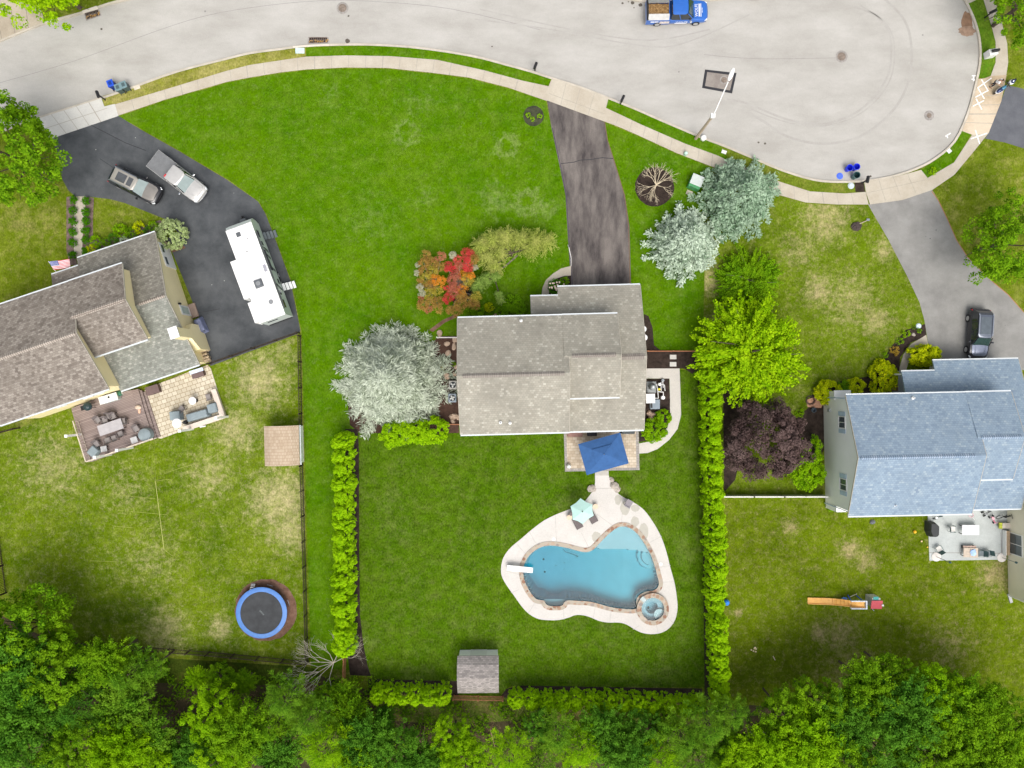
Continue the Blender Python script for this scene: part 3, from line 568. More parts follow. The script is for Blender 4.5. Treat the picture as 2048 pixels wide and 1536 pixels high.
MB().box(-0.95, 0.98, 0.31, 0.55, 0.42, 0.06, R(-45)).build('spillway', plain('spillway_tile', (0.35, 0.42, 0.42), 0.3), SP)
# diving board
a, b_ = P(*ptd(365, 882), 0.6), P(*ptd(530, 898), 0.6); L = math.hypot(b_[0] - a[0], b_[1] - a[1]); ang = math.atan2(b_[1] - a[1], b_[0] - a[0])
D = thing('diving_board', 'white diving board over the left end of the pool', 'diving board', (a[0], a[1], 0), ang)
MB().box(L / 2, 0, 0.6, L, 0.55, 0.06).build('board', plain('white_fibreglass', (0.85, 0.85, 0.84), 0.5, 0.03), D, bevel=0.02)
MB().box(0.35, 0, 0.3, 0.6, 0.42, 0.54, taper=0.8).build('stand', plain('white_fibreglass', (0.85, 0.85, 0.84), 0.5, 0.03), D, bevel=0.03)
# landscape boulders by the neck of the deck
M_rock = plain('fieldstone', (0.42, 0.37, 0.32), 0.9, 0.3, 2.0, bump=0.5)
def rock(px, py, rx, ry, h, label, seed, mat=None, group=None):
    c = P(px, py); o = MB().ell(0, 0, h * 0.3, rx, ry, h, 9, 6, 0.16, seed).build('boulder', mat or M_rock); o.location = (c[0], c[1], 0); o.rotation_euler = (0, 0, seed * 1.3)
    return tag(o, label, 'rock', group)
rock(1183, 977, 0.38, 0.5, 0.25, 'pale boulder left of the narrow neck of the pool deck', 1)
rock(1229, 972, 0.5, 0.42, 0.3, 'large pale boulder right of the narrow neck of the pool deck', 2)
rock(1235, 979, 0.34, 0.28, 0.2, 'pale boulder lowest of those right of the deck neck', 3)
rock(1224, 960, 0.3, 0.22, 0.15, 'small spiky pale rock right of the deck neck, above the large one', 4)
rock(1221, 956, 0.14, 0.12, 0.1, 'tiny pale stone topmost beside the deck neck', 5)
# ================================================================== HOUSES
class Frame:
    def __init__(s, px, py, rot): s.o = P(px, py); s.a = R(rot); s.c, s.s = math.cos(s.a), math.sin(s.a)
    def L(s, px, py, z=0.0):
        x, y, _ = P(px, py, z); x -= s.o[0]; y -= s.o[1]
        return (x * s.c + y * s.s, -x * s.s + y * s.c)
    def wall(s, px, py, axis, val):
        """where the sight line of a photo pixel meets the wall plane x=val / y=val (local)"""
        X, Y, _ = P(px, py)      # world = (X*k, Y*k, H*(1-k))
        ox, oy = s.o[0], s.o[1]
        if axis == 'x': k = (val + ox * s.c + oy * s.s) / (X * s.c + Y * s.s)
        else: k = (val - ox * s.s + oy * s.c) / (-X * s.s + Y * s.c)
        x, y, z = X * k - ox, Y * k - oy, H * (1 - k)
        return (x * s.c + y * s.s, -x * s.s + y * s.c, z)
def shingle(name, cols, stain, rot=0):
    return slab_mat(name, cols, bw=0.27, bh=0.19, mortar=0.008, mcol=tuple(x * 0.7 for x in cols[0]), stain=stain, rough=0.95, bump=0.5)
M_gutter = plain('white_gutter', (0.62, 0.66, 0.68), 0.4, 0.05)
M_trim = plain('white_trim', (0.75, 0.75, 0.73), 0.5, 0.04)
M_rake = plain('rake_trim_tan', (0.50, 0.46, 0.38), 0.6)
M_glass = plain('window_glass', (0.07, 0.09, 0.10), 0.08, 0.2, 1.0, spec=0.8)
def siding(name, c):
    m, n, l, b = _nt(name); v = _coord(n)
    w_ = n.new('ShaderNodeTexWave'); w_.wave_type = 'BANDS'; w_.bands_direction = 'Z'; w_.wave_profile = 'SAW'; w_.inputs['Scale'].default_value = 1.57
    l.new(v, w_.inputs['Vector'])
    cc = _mix(n, l, _noise(n, l, v, 0.5, 4, 0.6, 0.3, 0.7), tuple(x * 0.93 for x in c), c)
    cc = _mix(n, l, _math(n, l, 'MULTIPLY', _math(n, l, 'GREATER_THAN', w_.outputs['Fac'], 0.93), 0.35), cc, tuple(x * 0.5 for x in c))
    l.new(cc, b.inputs['Base Color']); b.inputs['Roughness'].default_value = 0.6; _bump(n, l, b, w_.outputs['Fac'], -0.5, 0.02)
    return m
def window(parent, x, y, z, w_, h, axis, sgn, frame=M_trim, shutters=None, panes=2, name='window'):
    """axis 'x': wall plane normal to local x, outward sign sgn"""
    def bx(mb, u, dv, zz, su, sv, sz):   # u along the wall, dv outward
        if axis == 'x': mb.box(x + sgn * dv, y + u, zz, sv, su, sz)
        else: mb.box(x + u, y + sgn * dv, zz, su, sv, sz)
    f = MB(); t = 0.08
    bx(f, 0, 0.035, z + h / 2 + t / 2, w_ + 2 * t, 0.07, t); bx(f, 0, 0.045, z - h / 2 - t / 2, w_ + 2 * t, 0.09, t)
    for s_ in (-1, 1): bx(f, s_ * (w_ / 2 + t / 2), 0.035, z, t, 0.07, h)
    for k in range(1, panes): bx(f, -w_ / 2 + k * w_ / panes, 0.04, z, 0.05, 0.05, h)
    wn = f.build(name, frame, parent)
    g = MB(); bx(g, 0, 0.015, z, w_, 0.03, h); g.build('pane', M_glass, wn)
    if shutters:
        for s_ in (-1, 1):
            q = MB(); bx(q, s_ * (w_ / 2 + 0.32), 0.03, z, 0.4, 0.05, h + 0.1); q.build('shutter', shutters, wn)
    return wn
def gable(root, x0, x1, y0, y1, ze, zr, M_r, M_w, ov=0.3, oy=0.35, rname='roof', wname='wall', left=True, right=True, x0n=None, yr=None, sleft=None):
    yr = (y0 + y1) / 2 if yr is None else yr
    x0n = x0 if x0n is None else x0n; sl = (zr - ze) / (yr - y0); sn = (zr - ze) / (y1 - yr)
    r = MB(); th = 0.16
    r.slab([(x0, y0, ze), (x1, y0, ze), (x1, yr, zr), (x0, yr, zr)], th)
    r.slab([(x0n, yr, zr + 0.001), (x1, yr, zr + 0.001), (x1, y1, ze), (x0n, y1, ze)], th)
    rf = r.build(rname, M_r, root)
    wx0 = x0 + (ov if left else 0.02); wx1 = x1 - (ov if right else 0.02)
    prof = [(y0 + oy, -0.05), (y1 - oy, -0.05), (y1 - oy, ze + sn * oy - th - 0.01), (yr, zr - th - 0.01), (y0 + oy, ze + sl * oy - th - 0.01)]
    MB().loft([[(wx0, y, z) for y, z in prof], [(wx1, y, z) for y, z in prof]]).build(wname, M_w, root)
    g = MB()
    g.box((x0 + x1) / 2, y0 - 0.07, ze - 0.11, x1 - x0, 0.13, 0.13)
    gs = g.build('gutter', M_gutter, root)
    g = MB(); g.box((x0n + x1) / 2, y1 + 0.07, ze - 0.11, x1 - x0n, 0.13, 0.13); g.build('gutter', M_gutter, root)
    def rake(x):
        t = MB(); e = 0.016
        t.slab([(x - e, y0, ze + .004), (x + e, y0, ze + .004), (x + e, yr, zr + .004), (x - e, yr, zr + .004)], th + 0.04)
        t.slab([(x - e, yr, zr + .003), (x + e, yr, zr + .003), (x + e, y1, ze + .003), (x - e, y1, ze + .003)], th + 0.04)
        t.build('rake_trim', M_rake, root)
    if left: rake(x0 - 0.03)
    if right: rake(x1 + 0.03)
    return yr
def house(frame, root, A, B, C, porch, M_r, M_w, ze_up=5.8, rA=2.3, rB=1.75, ze_lo=2.9, rC=2.4):
    """A deep two-storey block, B shallower two-storey block, C one-storey block to the right"""
    yA = gable(root, *A, ze_up, ze_up + rA, M_r, M_w)
    yB = gable(root, *B, ze_up - 0.004, ze_up + rB, M_r, M_w, left=False, rname='upper_roof', wname='upper_wall')
    yC = gable(root, *C[:4], ze_lo, ze_lo + rC, M_r, M_w, left=False, rname='garage_roof', wname='garage_wall', x0n=C[4])
    sl = rC / ((C[3] - C[2]) / 2)
    x0, x1, yb, yt = porch; zt = ze_lo + sl * (C[3] - yb) + 0.003; zb = ze_lo + sl * (C[3] - yt) + 0.003
    MB().slab([(x0, yt, zb), (x1, yt, zb), (x1, yb, zt), (x0, yb, zt)][::-1], 0.15).build('porch_roof', M_r, root)
    MB().box((x0 + x1) / 2, yt + 0.07, zb - 0.11, x1 - x0, 0.13, 0.13).build('gutter', M_gutter, root)
    MB().box(x0 + 0.25, yt - 0.25, zb / 2 - 0.1, 0.15, 0.15, zb).build('porch_post', M_trim, root)
    return yA, yB, yC
def vent_strip(root, x0, x1, y, z, mat, name='ridge_vent', w_=0.2):
    MB().slab([(x0, y - w_, z - 0.06), (x1, y - w_, z - 0.06), (x1, y, z + 0.10), (x0, y, z + 0.10)], 0.05).build(name, mat, root)
    MB().slab([(x0, y, z + 0.101), (x1, y, z + 0.101), (x1, y + w_, z - 0.06), (x0, y + w_, z - 0.06)], 0.05).build(name, mat, root)
def pipe(root, x, y, z):
    MB().lathe([(0.16, 0.0), (0.14, 0.1), (0.05, 0.14), (0.05, 0.42), (0.035, 0.42), (0.035, 0.2)], x, y, 14).build('vent_pipe', M_trim, root).location = (0, 0, z)

# ---- middle house
fr = Frame(1100, 720, 1.5)
M_r1 = shingle('weathered_grey_shingles', [(0.29, 0.275, 0.23), (0.33, 0.315, 0.265), (0.36, 0.34, 0.285), (0.34, 0.32, 0.27), (0.31, 0.29, 0.24), (0.47, 0.45, 0.385)], 0.45)
M_w1 = siding('cream_siding', (0.60, 0.56, 0.47))
root = thing('house', 'two-storey house with grey-tan shingle roof in the middle between both lawns', 'house', fr.o, fr.a)
Ax0 = fr.L(918, 750, 5.8)[0]; yS = fr.L(1030, 866.5, 5.8)[1]; yN = fr.L(1070, 632, 5.8)[1]; Ax1 = fr.L(1137, 800, 5.8)[0]; Bx1 = fr.L(1239, 711, 6.4)[0]; ByS = fr.L(1190, 795, 5.8)[1]
Cx1 = fr.L(1286, 715, 3.4)[0]; CyN = fr.L(1200, 571.5, 2.9)[1]; CyS = fr.L(1215, 861, 2.9)[1]; PyN = fr.L(1090, 592, 3.2)[1]; Px0 = fr.L(1061, 610, 3.2)[0]; Gx0 = fr.L(1115, 582, 2.9)[0]
yA, yB, yC = house(fr, root, (Ax0, Ax1, yS, yN), (Ax1 - 0.4, Bx1, ByS, yN + 0.02), (Ax1 - 0.45, Cx1, CyS, CyN, Gx0), (Px0, Gx0, yN - 0.6, PyN), M_r1, M_w1)
M_vent = slab_mat('brown_ridge_caps', [(0.23, 0.205, 0.18), (0.29, 0.265, 0.235)], bw=0.2, bh=3, mortar=0.012, mcol=(0.12, 0.09, 0.08), stain=0.1)
vent_strip(root, fr.L(925, 745, 8)[0], fr.L(1129, 745, 8)[0], yA, 8.1, M_vent); vent_strip(root, fr.L(1144, 711, 7.5)[0], fr.L(1232, 711, 7.5)[0], yB, 7.55, M_vent); vent_strip(root, fr.L(1242, 713, 5.3)[0], Cx1 - 0.2, yC, 5.3, M_vent, w_=0.28)
for (x, y, z) in ((1042, 641, 6.1), (1001, 845, 6.4), (1020, 846, 6.3)): q = fr.L(x, y, z); pipe(root, q[0], q[1], z - 0.05)
# brick chimney shaft on the right wall
q = fr.L(1301, 797, 3.2)
ch = MB().box(q[0] + 0.0, q[1], 1.6, 0.75, 0.85, 3.1).build('chimney', plain('pinkish_brick', (0.5, 0.3, 0.22), 0.9, 0.2), root)
MB().box(q[0], q[1], 3.2, 0.85, 0.9, 0.1).build('cap', M_trim, ch)
for xx in (Cx1 - 4.2, Cx1 - 1.6):
    pass
gd = MB().box((Gx0 + Cx1) / 2 + 0.1, CyN - 0.31, 1.1, 4.9, 0.06, 2.2).build('garage_door', M_trim, root)
window(root, (Ax0 + Ax1) / 2 - 1.5, yS + 0.35, 4.4, 1.1, 1.4, 'y', -1); window(root, (Ax0 + Ax1) / 2 + 2.2, yS + 0.35, 4.4, 1.1, 1.4, 'y', -1)
window(root, Ax0 + 2.2, yS + 0.35, 1.5, 1.6, 1.3, 'y', -1); window(root, Ax0 + 2, yN - 0.35, 4.4, 1.1, 1.4, 'y', 1); window(root, Ax0 + 5.5, yN - 0.35, 4.4, 1.1, 1.4, 'y', 1); window(root, Ax0 + 0.3, yA, 4.4, 1.0, 1.3, 'x', -1)
window(root, (Ax1 + Cx1) / 2, CyS + 0.35, 1.15, 2.2, 2.1, 'y', -1, name='patio_door')

# ---- left house (rotated)
fr2 = Frame(200, 660, 18.6)
M_r2 = shingle('brown_mottled_shingles', [(0.165, 0.14, 0.12), (0.235, 0.205, 0.175), (0.27, 0.238, 0.203), (0.34, 0.305, 0.265)], 0.38)
M_r2f = shingle('faded_grey_brown_shingles', [(0.175, 0.165, 0.14), (0.225, 0.21, 0.18), (0.25, 0.235, 0.20), (0.33, 0.31, 0.27)], 0.35)
M_r2g = shingle('green_grey_shingles', [(0.19, 0.195, 0.17), (0.235, 0.245, 0.215), (0.26, 0.27, 0.24), (0.36, 0.36, 0.32)], 0.35)
M_w2 = siding('yellow_siding', (0.95, 0.82, 0.48))
root2 = thing('house', 'yellow-sided house with brown shingle roof at the left edge, turned askew', 'house', fr2.o, fr2.a)
A1 = fr2.L(184, 720, 7.0)[0]; yS = fr2.L(111, 813, 5.8)[1]; yN = fr2.L(122, 568, 5.8)[1]
B1 = fr2.L(272, 600, 6.6)[0]; BS = fr2.L(244, 695, 5.8)[1]
C1 = fr2.L(352, 597, 4.1)[0]; CN = fr2.L(232, 490, 2.9)[1]; CS = fr2.L(323, 754, 2.9)[1]; PN = fr2.L(131, 540, 3.2)[1]; PX = fr2.L(106, 560, 3.2)[0]; GX = fr2.L(157, 525, 2.9)[0]
A1 = (fr2.L(216, 776, 5.8)[0] + fr2.L(152, 666, 8.1)[0]) / 2; B1 = (fr2.L(294, 678, 5.8)[0] + fr2.L(244, 527, 5.8)[0]) / 2; C1 = (fr2.L(309, 464, 2.9)[0] + fr2.L(398, 727, 2.9)[0]) / 2
yA2, yB2, yC2 = house(fr2, root2, (A1 - 10.6, A1, yS, yN), (A1 - 0.4, B1, BS, yN + 0.02), (A1 - 0.45, C1, CS, CN, GX), (PX, GX, yN - 0.6, PN), M_r2, M_w2)
for o in kids(root2):
    if o.name.startswith('garage_roof'):
        o.data.materials[0] = M_r2g; o.data.materials.append(M_r2f)
        for p_ in o.data.polygons:
            if p_.center.y > yC2 + .05: p_.material_index = 1
M_vent2 = slab_mat('tan_ridge_caps', [(0.32, 0.28, 0.24), (0.44, 0.39, 0.34)], bw=0.2, bh=3, mortar=0.03, mcol=(0.16, 0.13, 0.11), stain=0.1)
vent_strip(root2, A1 - 10.4, A1 - 0.1, yA2, 8.07, M_vent2, 'ridge_cap', 0.2); vent_strip(root2, A1 - 0.2, B1 - 0.1, yB2, 7.52, M_vent2, 'ridge_cap', 0.2); vent_strip(root2, B1, C1 - 0.1, yC2, 5.27, M_vent2, 'ridge_cap', 0.2)
wx = C1 - 0.3
q0 = fr2.wall(326, 495, 'x', wx); q1 = fr2.wall(345, 530, 'x', wx)
cx = (q0[1] + q1[1]) / 2
dr = MB().box(wx + 0.04, cx, 1.1, 0.08, 2.5, 2.2).build('garage_door', M_trim, root2)
for d in (-0.62, 0.62): MB().box(wx + 0.09, cx + d, 1.75, 0.03, 0.75, 0.45).build('pane', M_glass, dr)
q0 = fr2.wall(372, 622, 'x', wx); sd = MB().box(wx + 0.04, q0[1], 1.2, 0.08, 1.0, 2.1).build('side_door', M_trim, root2); MB().box(wx + 0.09, q0[1], 1.3, 0.03, 0.7, 1.5).build('pane', plain('pale_glass', (0.4, 0.5, 0.45), 0.2), sd)
MB().box(wx + 0.4, q0[1], 0.1, 0.7, 1.4, 0.2).build('door_step', plain('brown_step', (0.3, 0.22, 0.18)), root2)
tagq = fr2.wall(365, 610, 'x', wx); MB().box(wx + 0.12, tagq[1], 2.2, 0.2, 0.16, 0.3).build('wall_lamp', plain('black_metal', (0.02, 0.02, 0.02), 0.4), root2)
# chimney chase on the right wall with a flared shoulder and stone foot
q = fr2.L(351, 663, 6.9)
yc = fr2.wall(400, 690, 'x', C1)[1]
def yw(px, py, x): return fr2.wall(px, py, 'x', x)[1]
ys0, ys1 = -0.85, 0.85
yc = fr2.L(351, 663, 6.6)[1]
chb = MB(); xw = C1 - 0.3
prof = [(-1.5, 0), (1.1, 0), (1.1, 2.4), (0.45, 3.4), (0.45, 6.3), (-0.45, 6.3), (-0.45, 3.6), (-1.5, 2.4)]
chb.loft([[(xw, yc + u, z) for u, z in prof], [(xw + 0.7, yc + u, z) for u, z in prof]])
cm = chb.build('chimney', M_w2, root2); MB().box(xw + 0.35, yc, 6.36, 0.86, 1.06, 0.12).build('cap', plain('white_metal_cap', (0.82, 0.82, 0.82), 0.4, 0.02), cm)
# windows on the rear walls
wy = yS + 0.35
for (x, y, ww) in ((64, 822, 1.0), (124, 812, 0.9), (176, 794, 1.0), (199, 787, 1.0)):
    q = fr2.wall(x, y, 'y', wy); window(root2, q[0], wy, max(3.4, min(q[2], 4.9)), ww, 1.2, 'y', -1)
q = fr2.wall(256, 701, 'y', BS + 0.35); window(root2, q[0], BS + 0.35, 5.0, 1.2, 0.9, 'y', -1)
wy = CS + 0.35
for (x, y, ww, hh, nm) in ((350, 749, 1.6, 2.0, 'patio_door'), (322, 761, 1.5, 2.0, 'patio_door')):
    q = fr2.wall(x, y, 'y', wy); window(root2, q[0], wy, 1.25, ww, hh, 'y', -1, name=nm)
for (x, y) in ((392, 742),): q = fr2.wall(x, y, 'y', wy); window(root2, q[0], wy, 1.6, 1.4, 1.0, 'y', -1)
# stacked firewood at the foot of the chimney
for i in range(14):
    pass
q = P(412, 712)
fw = thing('firewood_stack', 'small stack of split firewood against the yellow wall below the chimney', 'firewood', (q[0] + 0.1, q[1], 0), fr2.a)
rg = random.Random(4)
for r_ in range(3):
    for k in range(4):
        MB().cyl((-0.35, -0.5 + k * 0.32, 0.14 + r_ * 0.24), (0.35 + rg.uniform(-.08, .08), -0.5 + k * 0.32 + rg.uniform(-.05, .05), 0.14 + r_ * 0.24), 0.13, n=7).build('log', plain('split_wood', (0.42, 0.33, 0.22), 0.9, 0.4), fw)

# ---- blue-roofed house
fr3 = Frame(1850, 900, 1.2)
M_r3 = shingle('blue_grey_shingles', [(0.195, 0.26, 0.34), (0.24, 0.315, 0.395), (0.27, 0.345, 0.42), (0.225, 0.30, 0.38), (0.33, 0.40, 0.455)], 0.22)
M_w3 = siding('white_siding', (0.93, 0.93, 0.88))
root3 = thing('house', 'white-sided house with blue-grey shingle roof at the right edge', 'house', fr3.o, fr3.a)
a0 = (fr3.L(1689, 789, 5.8)[0] + fr3.L(1700, 1031, 5.8)[0]) / 2; yS = fr3.L(1800, 1030, 5.8)[1]; yN = fr3.L(1850, 787, 5.8)[1]; a1 = fr3.L(1936, 1000, 5.8)[0] + 0.35; b1 = fr3.L(2042, 872, 7.0)[0]; bS = fr3.L(1990, 958.5, 5.8)[1]
c1 = fr3.L(2037, 719, 2.9)[0]; cN = fr3.L(1950, 719.5, 2.9)[1]; cS = fr3.L(1990, 1018, 2.9)[1]; pN = fr3.L(1835, 742.5, 3.2)[1]; pX = fr3.L(1803, 750, 3.2)[0]; gX = fr3.L(1866, 730, 2.9)[0]
c1 = max(c1, b1 + 2.2)
yA3, yB3, yC3 = house(fr3, root3, (a0, a1, yS, yN), (a1 - 0.4, b1, bS, yN + 0.02), (a1 - 0.45, c1, cS, cN, gX), (pX, gX, yN - 0.6, pN), M_r3, M_w3)
M_vent3 = slab_mat('blue_ridge_caps', [(0.24, 0.32, 0.42), (0.36, 0.43, 0.52)], bw=0.2, bh=3, mortar=0.03, mcol=(0.1, 0.14, 0.2), stain=0.1)
vent_strip(root3, fr3.L(1720, 911, 8)[0], fr3.L(1950, 911, 8)[0], yA3, 8.1, M_vent3); vent_strip(root3, fr3.L(1962, 873, 7.5)[0], b1 - 0.3, yB3, 7.55, M_vent3)
for (x, y, z) in ((1826, 796, 6.0), (1789, 1010, 6.1)): q = fr3.L(x, y, z); pipe(root3, q[0], q[1], z - 0.05)
M_shut = plain('pale_blue_shutter', (0.42, 0.52, 0.62), 0.6, 0.1)
for (x, y) in ((1687, 845), (1690, 970)):
    q = fr3.wall(x, y, 'x', a0 + 0.3); window(root3, a0 + 0.3, q[1], 4.2, 1.0, 1.3, 'x', -1, shutters=M_shut)
for (x, y, w_) in ((1675, 803, 1.4),):   # side bay of the front wall
    pass
MB().box(a0 + 1.0, yN - 0.05, 2.75, 1.6, 0.9, 0.14).build('bay_roof', M_trim, root3)
bw_ = MB().box(a0 + 1.0, yN - 0.05, 1.45, 1.4, 0.7, 2.45).build('bay', M_w3, root3)
MB().box(a0 + 1.0, yS + 0.1, 1.3, 1.4, 0.6, 2.45).build('bay', M_w3, root3)
MB().cyl((a0 + 0.2, yS + 0.3, 0.1), (a0 + 0.2, yS + 0.3, 5.6), 0.05, n=8).build('downspout', M_shut, root3); MB().cyl((a0 + 0.2, yN - 0.3, 0.1), (a0 + 0.2, yN - 0.3, 5.6), 0.05, n=8).build('downspout', M_shut, root3)
MB().box(a0 + 0.24, fr3.wall(1655, 820, 'x', a0 + 0.3)[1], 1.4, 0.14, 0.3, 0.5).build('electric_meter', plain('meter_grey', (0.35, 0.38, 0.38), 0.4), root3)
gd = MB().box((gX + c1) / 2, cN - 0.31, 1.1, 4.9, 0.06, 2.2).build('garage_door', M_trim, root3)
# rear wing of the blue-roofed house (beige wall at the frame's right edge)
M_w4 = siding('beige_siding', (0.80, 0.75, 0.60))
wy0 = fr3.L(2016, 1192)[1]; wx0 = fr3.L(2016, 1150)[0]
MB().loft([[(wx0, wy0, -0.05), (wx0 + 8, wy0, -0.05), (wx0 + 8, cS + 1.0, -0.05), (wx0, cS + 1.0, -0.05)], [(wx0, wy0, 3.2), (wx0 + 8, wy0, 3.2), (wx0 + 8, cS + 1.0, 3.2), (wx0, cS + 1.0, 3.2)]]).build('rear_wall', M_w4, root3)
MB().slab([(wx0 - 0.15, wy0 - 0.3, 3.3), (wx0 + 8.2, wy0 - 0.3, 3.3), (wx0 + 8.2, cS + 1.2, 4.4), (wx0 - 0.15, cS + 1.2, 4.4)], 0.2).build('rear_roof', M_r3, root3)
q = fr3.wall(2035, 1090, 'x', wx0); window(root3, wx0, q[1], 1.2, 2.0, 2.0, 'x', -1, name='patio_door')
MB().cyl((wx0 - 0.15, wy0 + 0.15, 0.1), (wx0 - 0.15, wy0 + 0.15, 3.1), 0.05, n=8).build('downspout', M_trim, root3)
q = P(2019, 1196); MB().box(0, 0, 0, 1, 1, 1)
o = MB().box(0, 0, 0.08, 0.28, 0.9, 0.14).build('splash_block', plain('grey_concrete_block', (0.36, 0.37, 0.38))); o.location = (q[0], q[1], 0); o.rotation_euler = (0, 0, R(15)); tag(o, 'long grey splash block on the grass at the foot of the beige corner downspout', 'splash block')

# ================================================================== SHEDS
def shed(px, py, wpx, dpx, label, M_r, M_w, ridge_along='x', rot=0, he=2.0, hr=2.9, zf=0.42):
    """px,py = centre of the roof as seen; wpx,dpx its size in photo pixels"""
    z = he + 0.4; c = P(px, py, z); k = (H - z) / F; W, Dp = wpx * k, dpx * k
    rt = thing('garden_shed', label, 'shed', (c[0], c[1], 0), R(rot))
    gam = [(-Dp / 2, he), (-Dp / 2 * 0.62, he + (hr - he) * 0.62), (0, hr), (Dp / 2 * 0.62, he + (hr - he) * 0.62), (Dp / 2, he)]
    def rp(x, u, zz): return (x, u, zz) if ridge_along == 'x' else (u, x, zz)
    r = MB()
    for a_, b_ in zip(gam[:-1], gam[1:]):
        r.slab([rp(-W / 2, a_[0], a_[1]), rp(W / 2, a_[0], a_[1]), rp(W / 2, b_[0], b_[1]), rp(-W / 2, b_[0], b_[1])], 0.07)
    r.build('roof', M_r, rt)
    i = 0.12
    prof = [(-Dp / 2 + i, 0), (Dp / 2 - i, 0), (Dp / 2 - i, he - 0.02), (Dp / 2 * 0.6, he + (hr - he) * 0.54), (0, hr - 0.1), (-Dp / 2 * 0.6, he + (hr - he) * 0.54), (-Dp / 2 + i, he - 0.02)]
    MB().loft([[rp(-W / 2 + i, u, zz) for u, zz in prof], [rp(W / 2 - i, u, zz) for u, zz in prof]]).build('wall', M_w, rt)
    return rt, W, Dp
M_rs = slab_mat('grey_shed_shingles', [(0.22, 0.20, 0.19), (0.33, 0.30, 0.28), (0.40, 0.36, 0.34)], bw=0.3, bh=0.14, mortar=0.01, mcol=(0.16, 0.15, 0.14), stain=0.3)
rt, W, Dp = shed(956, 1352, 83, 75, 'white shed with grey gambrel shingle roof at the back of the lawn between hedges', M_rs, plain('white_shed_wall', (0.88, 0.88, 0.87), 0.6, 0.04), 'x', 0.5)
MB().box(0, Dp / 2 - 0.1, 0.95, 1.6, 0.06, 1.75).build('door', plain('white_shed_door', (0.74, 0.74, 0.73), 0.6, 0.04), rt)
M_rt = slab_mat('tan_shed_shingles', [(0.44, 0.345, 0.245), (0.49, 0.39, 0.285), (0.53, 0.435, 0.325)], bw=0.14, bh=0.3, mortar=0.01, mcol=(0.25, 0.16, 0.1), offset=0.5, stain=0.15)
rt, W, Dp = shed(561, 892, 80, 70, 'tan-roofed garden shed beside the brown picket fence in the left yard', M_rt, plain('white_shed_wall', (0.78, 0.78, 0.77), 0.6, 0.04), 'y', 1.5, 2.0, 2.6)
MB().box(Dp / 2 + 0.02, 0, 1.6, 0.12, W, 0.12).build('gutter', M_gutter, rt)

# ================================================================== VEHICLES
M_tyre = plain('tyre_rubber', (0.015, 0.015, 0.016), 0.9); M_rim = plain('alloy_rim', (0.55, 0.55, 0.54), 0.35, 0.05, metal=0.6)
M_dark = plain('black_plastic', (0.015, 0.015, 0.017), 0.5); M_chrome = plain('chrome', (0.65, 0.66, 0.68), 0.15, 0.03, metal=1.0)
M_ws = plain('windscreen_sky_reflection', (0.26, 0.32, 0.31), 0.07, 0.15, 1.0, spec=1.0); M_side = plain('tinted_glass', (0.02, 0.025, 0.03), 0.05, spec=1.0)  # windscreen: pale sky reflection put into the base colour
M_sun = plain('grey_sunroof_glass', (0.075, 0.08, 0.085), 0.1, spec=.8); M_head = plain('headlight_lens', (0.75, 0.78, 0.8), 0.1, 0.05); M_tail = plain('tail_light_red', (0.55, 0.02, 0.03), 0.2)
def paint(name, c, rough=0.25, metal=0.3):
    if name in MATS: return MATS[name]
    m, n, l, b = _nt(name); v = _coord(n)
    l.new(_mix(n, l, _noise(n, l, v, 2.5, 5, 0.7, 0.35, 0.65), tuple(x * 0.92 for x in c), c), b.inputs['Base Color'])
    b.inputs['Roughness'].default_value = rough; b.inputs['Metallic'].default_value = metal; b.inputs['Coat Weight'].default_value = 0.6; b.inputs['Coat Roughness'].default_value = 0.08
    MATS[name] = m; return m
